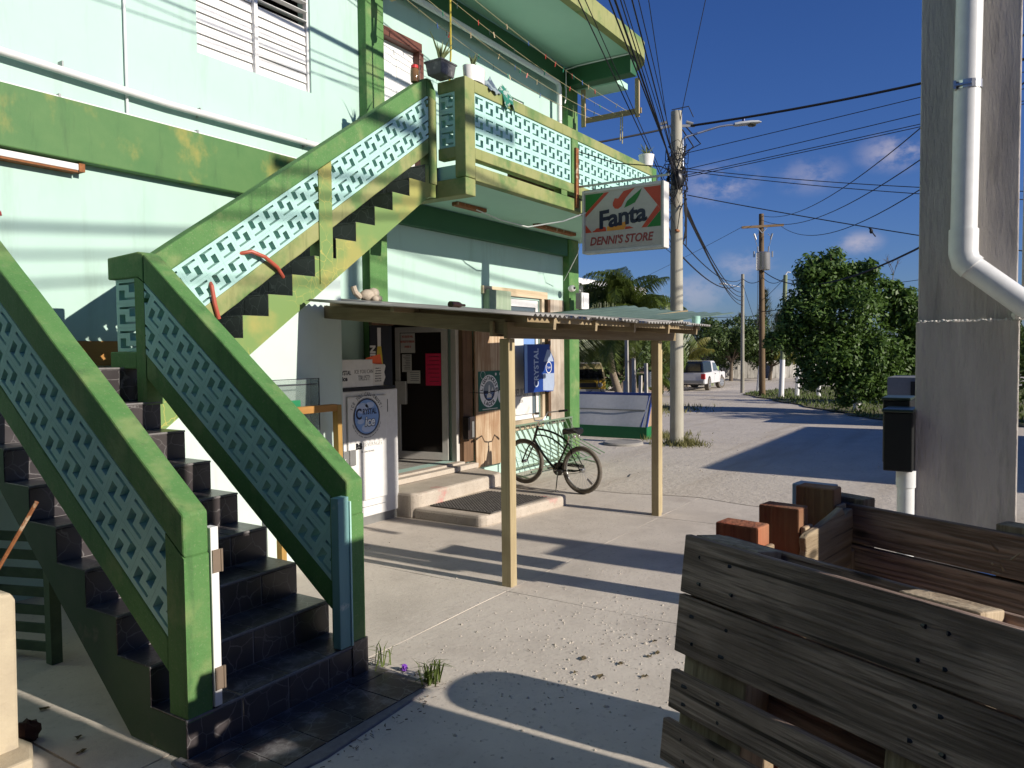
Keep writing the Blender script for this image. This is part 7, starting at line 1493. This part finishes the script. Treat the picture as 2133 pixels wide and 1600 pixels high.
def big_tree():
    C0 = Vector((27.4, 4.75, 0)); A = lambda a, f, zz, r, rz=None: (*(C0 + RT * a + FW * f + Vector((0, 0, zz))), r, rz or r)
    bl = [A(0, 0, 3.0, 1.35), A(-.75, .1, 3.9, .85), A(-1.05, -.1, 4.55, .60), A(-.45, -.2, 4.75, .55), A(.35, .2, 4.2, .75), A(.75, -.1, 4.45, .5), A(1.25, 0, 3.7, .7), A(1.9, .2, 3.2, .75), A(2.5, 0, 2.8, .8), A(-1.4, 0, 3.3, .75), A(-1.75, -.1, 2.75, .55), A(-2.1, 0, 2.25, .55, .35), A(-1.2, .2, 2.2, .8), A(-.5, -.4, 1.7, .95), A(.5, -.3, 1.5, 1.0), A(1.4, 0, 1.8, 1.0), A(2.3, .1, 1.7, .9), A(-1.0, 0, 1.1, .6), A(.2, -.5, .8, .75), A(1.2, -.3, .85, .8), A(1.9, -.2, 3.6, .4), A(3.0, .1, 2.1, .7)]
    tree('broadleaf_tree', 'big dark glossy leaved tree with dense crown left of the pillar', (28.6, 4.45, gz(28, 4)), bl, 46000, .085, 5, LEAF, .13, paint=True)
    # bare twig rising out of it
    mb = MB(); rr = random.Random(3); b = C0 + RT * 1.6 + Vector((0, 0, 3.9))
    def br(p, d, l, r, k):
        q = p + d * l; mb.tube([p, p.lerp(q, .5) + Vector((rr.uniform(-.03, .03),) * 3), q], r, 4, r1=r * .6)
        if k: 
            for _ in range(3): br(p.lerp(q, rr.uniform(.5, 1)), (d + Vector((rr.gauss(0, .45), rr.gauss(0, .45), rr.gauss(.1, .3)))).normalized(), l * .65, r * .6, k - 1)
    br(b, Vector((.1, -.1, 1)), .6, .016, 3); tag(mb.build('bare_branch', BARK), 'leafless twiggy branch above the dark tree', 'branch')
big_tree()
def other_trees():
    rr = random.Random(31)
    def mk(c, w_, h, n, size, seed, lab, m=LEAFD, low=.3):
        c = Vector(c); r2 = random.Random(seed); bl = []
        for _ in range(13): a = r2.uniform(0, 6.28); q = r2.random() ** .5 * .75; bl.append((c.x + w_ * q * math.cos(a), c.y + w_ * q * math.sin(a), c.z + h * (low + (1 - low) * r2.uniform(.12, .88) * (1.1 - .5 * q)), w_ * r2.uniform(.3, .46), h * r2.uniform(.16, .26)))
        tree('broadleaf_tree', lab, c, bl, n, size, seed, m, .16)
    mk((60.2, 18.6, -.55), 3.0, 5.9, 9000, .15, 41, 'round dark tree behind the pickup truck')
    mk((62.5, 16.2, -.55), 2.2, 4.4, 5000, .15, 42, 'lower leafy tree between the pale pole and transformer pole')
    mk((52, 26.0, -.55), 3.2, 4.6, 5000, .16, 43, 'dark bushy tree in the shade behind the yellow van', low=.05)
    mk((54, 22.5, -.55), 2.8, 4.3, 5000, .16, 44, 'dark bushy tree behind the palm trunks', low=.05)
    mk((42, 21.8, -.5), 2.6, 4.6, 6000, .14, 51, 'dense dark tree in front of the white building', low=.02)
    mk((41, 19.2, -.5), 2.2, 3.8, 5000, .14, 52, 'dense dark shrub tree behind the two palm trunks', low=.02)
    mk((66, 25.5, -.55), 3.2, 5.0, 5000, .17, 45, 'distant leafy tree left of the round dark tree', low=.1)
    mk((80, 14.5, -.55), 3.4, 4.6, 4000, .2, 46, 'distant leafy tree behind the whitish fence', low=.1)
    mk((36, 0.2, -.4), 2.6, 4.6, 5000, .14, 47, 'leafy tree behind the big dark tree', low=.1)
    mk((25.5, -3.6, -.2), 2.4, 5.4, 4000, .14, 48, 'leafy tree beside the lane outside the right edge', low=.2)
    def casuarina(x, y, h, lab):
        t = T('casuarina_tree', lab, 'tree', (x, y, -.55), group='feathery casuarinas on the skyline'); mb = MB(); mb.tube([(x, y, -.55), (x + .2, y, h)], .14, 6, r1=.03); mb.build('trunk', BARK, t); V_ = []; F_ = []; r2 = random.Random(int(x * 10))
        for _ in range(900):
            f = r2.random() ** .8; z_ = -.55 + h * (.18 + .82 * f); r = (1 - f) * h * .2 + .25; a = r2.uniform(0, 6.28); q = r2.random() ** .5; c = Vector((x + .2 * f + r * q * math.cos(a), y + r * q * math.sin(a), z_)); d = Vector((math.cos(a) * .6, math.sin(a) * .6, r2.uniform(.3, 1.2))).normalized() * r2.uniform(.3, .75); s = rframe(d)[0] * .06; i = len(V_); V_ += [tuple(c - s), tuple(c + s), tuple(c + d)]; F_.append((i, i + 1, i + 2))
        mb = MB(); mb.v = V_; mb.f = F_; mb.build('crown', PINE, t)
    for k, (x, y, h) in enumerate(((96, 25.5, 9.5), (98, 24, 7), (104, 28, 8), (93, 23.2, 6.4), (100, 21, 6.5), (97, 34.5, 6.6), (95, 36.5, 7.4), (99, 38, 6.6), (103, 30.5, 7.0))): casuarina(x, y, h, 'feathery casuarina tree on the skyline beyond the lane')
    mb = MB(); stuffV = leaf_cloud([(110 + i * 3, 60 - i * 4.2, .9, 4.5, 2.6) for i in range(-6, 22)], 9000, .5, 77); stuff(stuffV.build('far_bushes', LEAFD))
other_trees()
def frond_mesh(L_, seed, droop=1.0, n=46):
    rr = random.Random(seed); mb = MB(); pts = []; p = Vector((0, 0, 0)); el = math.radians(66)
    for i in range(13):
        pts.append(p.copy()); p = p + Vector((math.cos(el), 0, math.sin(el))) * (L_ / 12); el -= droop * (.05 + .018 * i)
    mb.tube(pts, .028, 5, r1=.006)
    for k in range(n):
        f = .16 + .84 * k / n; i = min(11, int(f * 12)); q = pts[i].lerp(pts[min(12, i + 1)], f * 12 - i); t_ = (pts[min(12, i + 1)] - pts[i]).normalized()
        ll = L_ * .27 * math.sin(PI * (.12 + .83 * f)) ** .7 * rr.uniform(.85, 1.1)
        for sg in (1, -1):
            d = (Vector((0, sg, 0)) * .8 + t_ * .75 + Vector((0, 0, -.15))).normalized(); e1 = q + d * ll * .55; e2 = q + (d + Vector((0, 0, -.75 - .4 * rr.random()))).normalized() * ll; wv = t_ * .026
            mb.add([q - wv, q + wv, e1 + wv * .8, e1 - wv * .8, e2], [(0, 1, 2, 3), (3, 2, 4)])
    return mb
def palm(label, base, h, nf, L_, seed, m=PALMLEAF, lean=(.3, 0), wind=.35, rtr=.16):
    base = Vector(base); t = T('coconut_palm', label, 'palm', base); rr = random.Random(seed); top = base + Vector((lean[0], lean[1], h))
    mb = MB(); mb.tube([base + Vector((0, 0, -.1)), base + Vector((0, 0, .35)), base.lerp(top, .4) + Vector((lean[0] * .1, lean[1] * .1, 0)), top], rtr * 1.35, 10, r1=rtr * .8); mb.build('trunk', PALMBARK, t, smooth=True)
    srcs = []
    for k in range(3): srcs.append(frond_mesh(L_, seed * 3 + k, .9 + .35 * k).mesh('frond', m))
    wdir = -RT
    for k in range(nf):
        a = 2 * PI * k / nf * 2.4 + rr.uniform(-.2, .2); tilt = rr.uniform(-.45, 1.1); d = Vector((math.cos(a), math.sin(a), 0)); d = (d + wdir * wind).normalized(); yaw = math.atan2(d.y, d.x)
        o = bpy.data.objects.new('frond', srcs[k % 3]); COL.objects.link(o); o.parent = t; o.location = top - base; o.rotation_euler = (rr.uniform(-.3, .3), tilt, yaw); s = rr.uniform(.8, 1.1); o.scale = (s, s, s)
    mb = MB()
    for k in range(7): a = rr.uniform(0, 6.28); mb.ball(top + Vector((.2 * math.cos(a), .2 * math.sin(a), -.25 + rr.uniform(-.1, .1))), .1, .1, .12, 8, 6)
    mb.build('coconuts', plain('coconut_husk', (.12, .14, .03), rough=.7), t, smooth=True)
palm('tall windswept coconut palm with dark trunk beyond the cold frame', (31.3, 14.0, gz(31, 14)), 3.25, 62, 3.7, 3, lean=(.1, .1))
palm('coconut palm with pale leaning trunk left of the dark one', (32.6, 15.3, gz(33, 15)), 3.2, 44, 3.4, 5, lean=(-.25, .5))
palm('small yellowish palm behind the pickup truck', (50.5, 18.6, -.55), 1.3, 16, 2.8, 7, PALMY, lean=(.1, 0), wind=.1, rtr=.1)
palm('small green palm right of the palm trunks', (37.5, 15.6, -.42), .7, 14, 1.8, 8, lean=(0, 0), wind=.1, rtr=.1)
palm('small drooping palm at the whitish fence', (62, 15.1, -.55), 2.0, 12, 1.8, 9, PALMY, lean=(.1, -.2), wind=-.2, rtr=.09)
def pole_grass():
    mb = MB(); rr = random.Random(17)
    for _ in range(900):
        a = rr.uniform(0, 6.28); q = abs(rr.gauss(0, .26)); x, y = P1.x + RT.x * .12 + math.cos(a) * q * 1.1, P1.y + RT.y * .12 + math.sin(a) * q; h = rr.uniform(.08, .24) * max(.3, 1 - q); an = rr.uniform(0, 6.28); dx, dy = math.cos(an) * .012, math.sin(an) * .012; z_ = gz(x, y) - .01
        mb.add([(x - dx, y - dy, z_), (x + dx, y + dy, z_), (x + rr.uniform(-.08, .08), y + rr.uniform(-.08, .08), z_ + h)], [(0, 1, 2)])
    for _ in range(500):
        x, y = 16.9 + rr.gauss(0, .45), 6.7 + rr.gauss(0, .3); h = rr.uniform(.04, .16); an = rr.uniform(0, 6.28); dx, dy = math.cos(an) * .012, math.sin(an) * .012; z_ = gz(x, y) - .02
        mb.add([(x - dx, y - dy, z_), (x + dx, y + dy, z_), (x + rr.uniform(-.08, .08), y + rr.uniform(-.08, .08), z_ + h)], [(0, 1, 2)])
    for _ in range(2500):
        x, y = 25.5 + rr.gauss(0, 1.7), 11.2 + rr.gauss(0, .8); h = rr.uniform(.05, .2); an = rr.uniform(0, 6.28); dx, dy = math.cos(an) * .02, math.sin(an) * .02; z_ = gz(x, y) - .02
        mb.add([(x - dx, y - dy, z_), (x + dx, y + dy, z_), (x + rr.uniform(-.08, .08), y + rr.uniform(-.08, .08), z_ + h)], [(0, 1, 2)])
    stuff(mb.build('grass', GRASSD))
pole_grass()
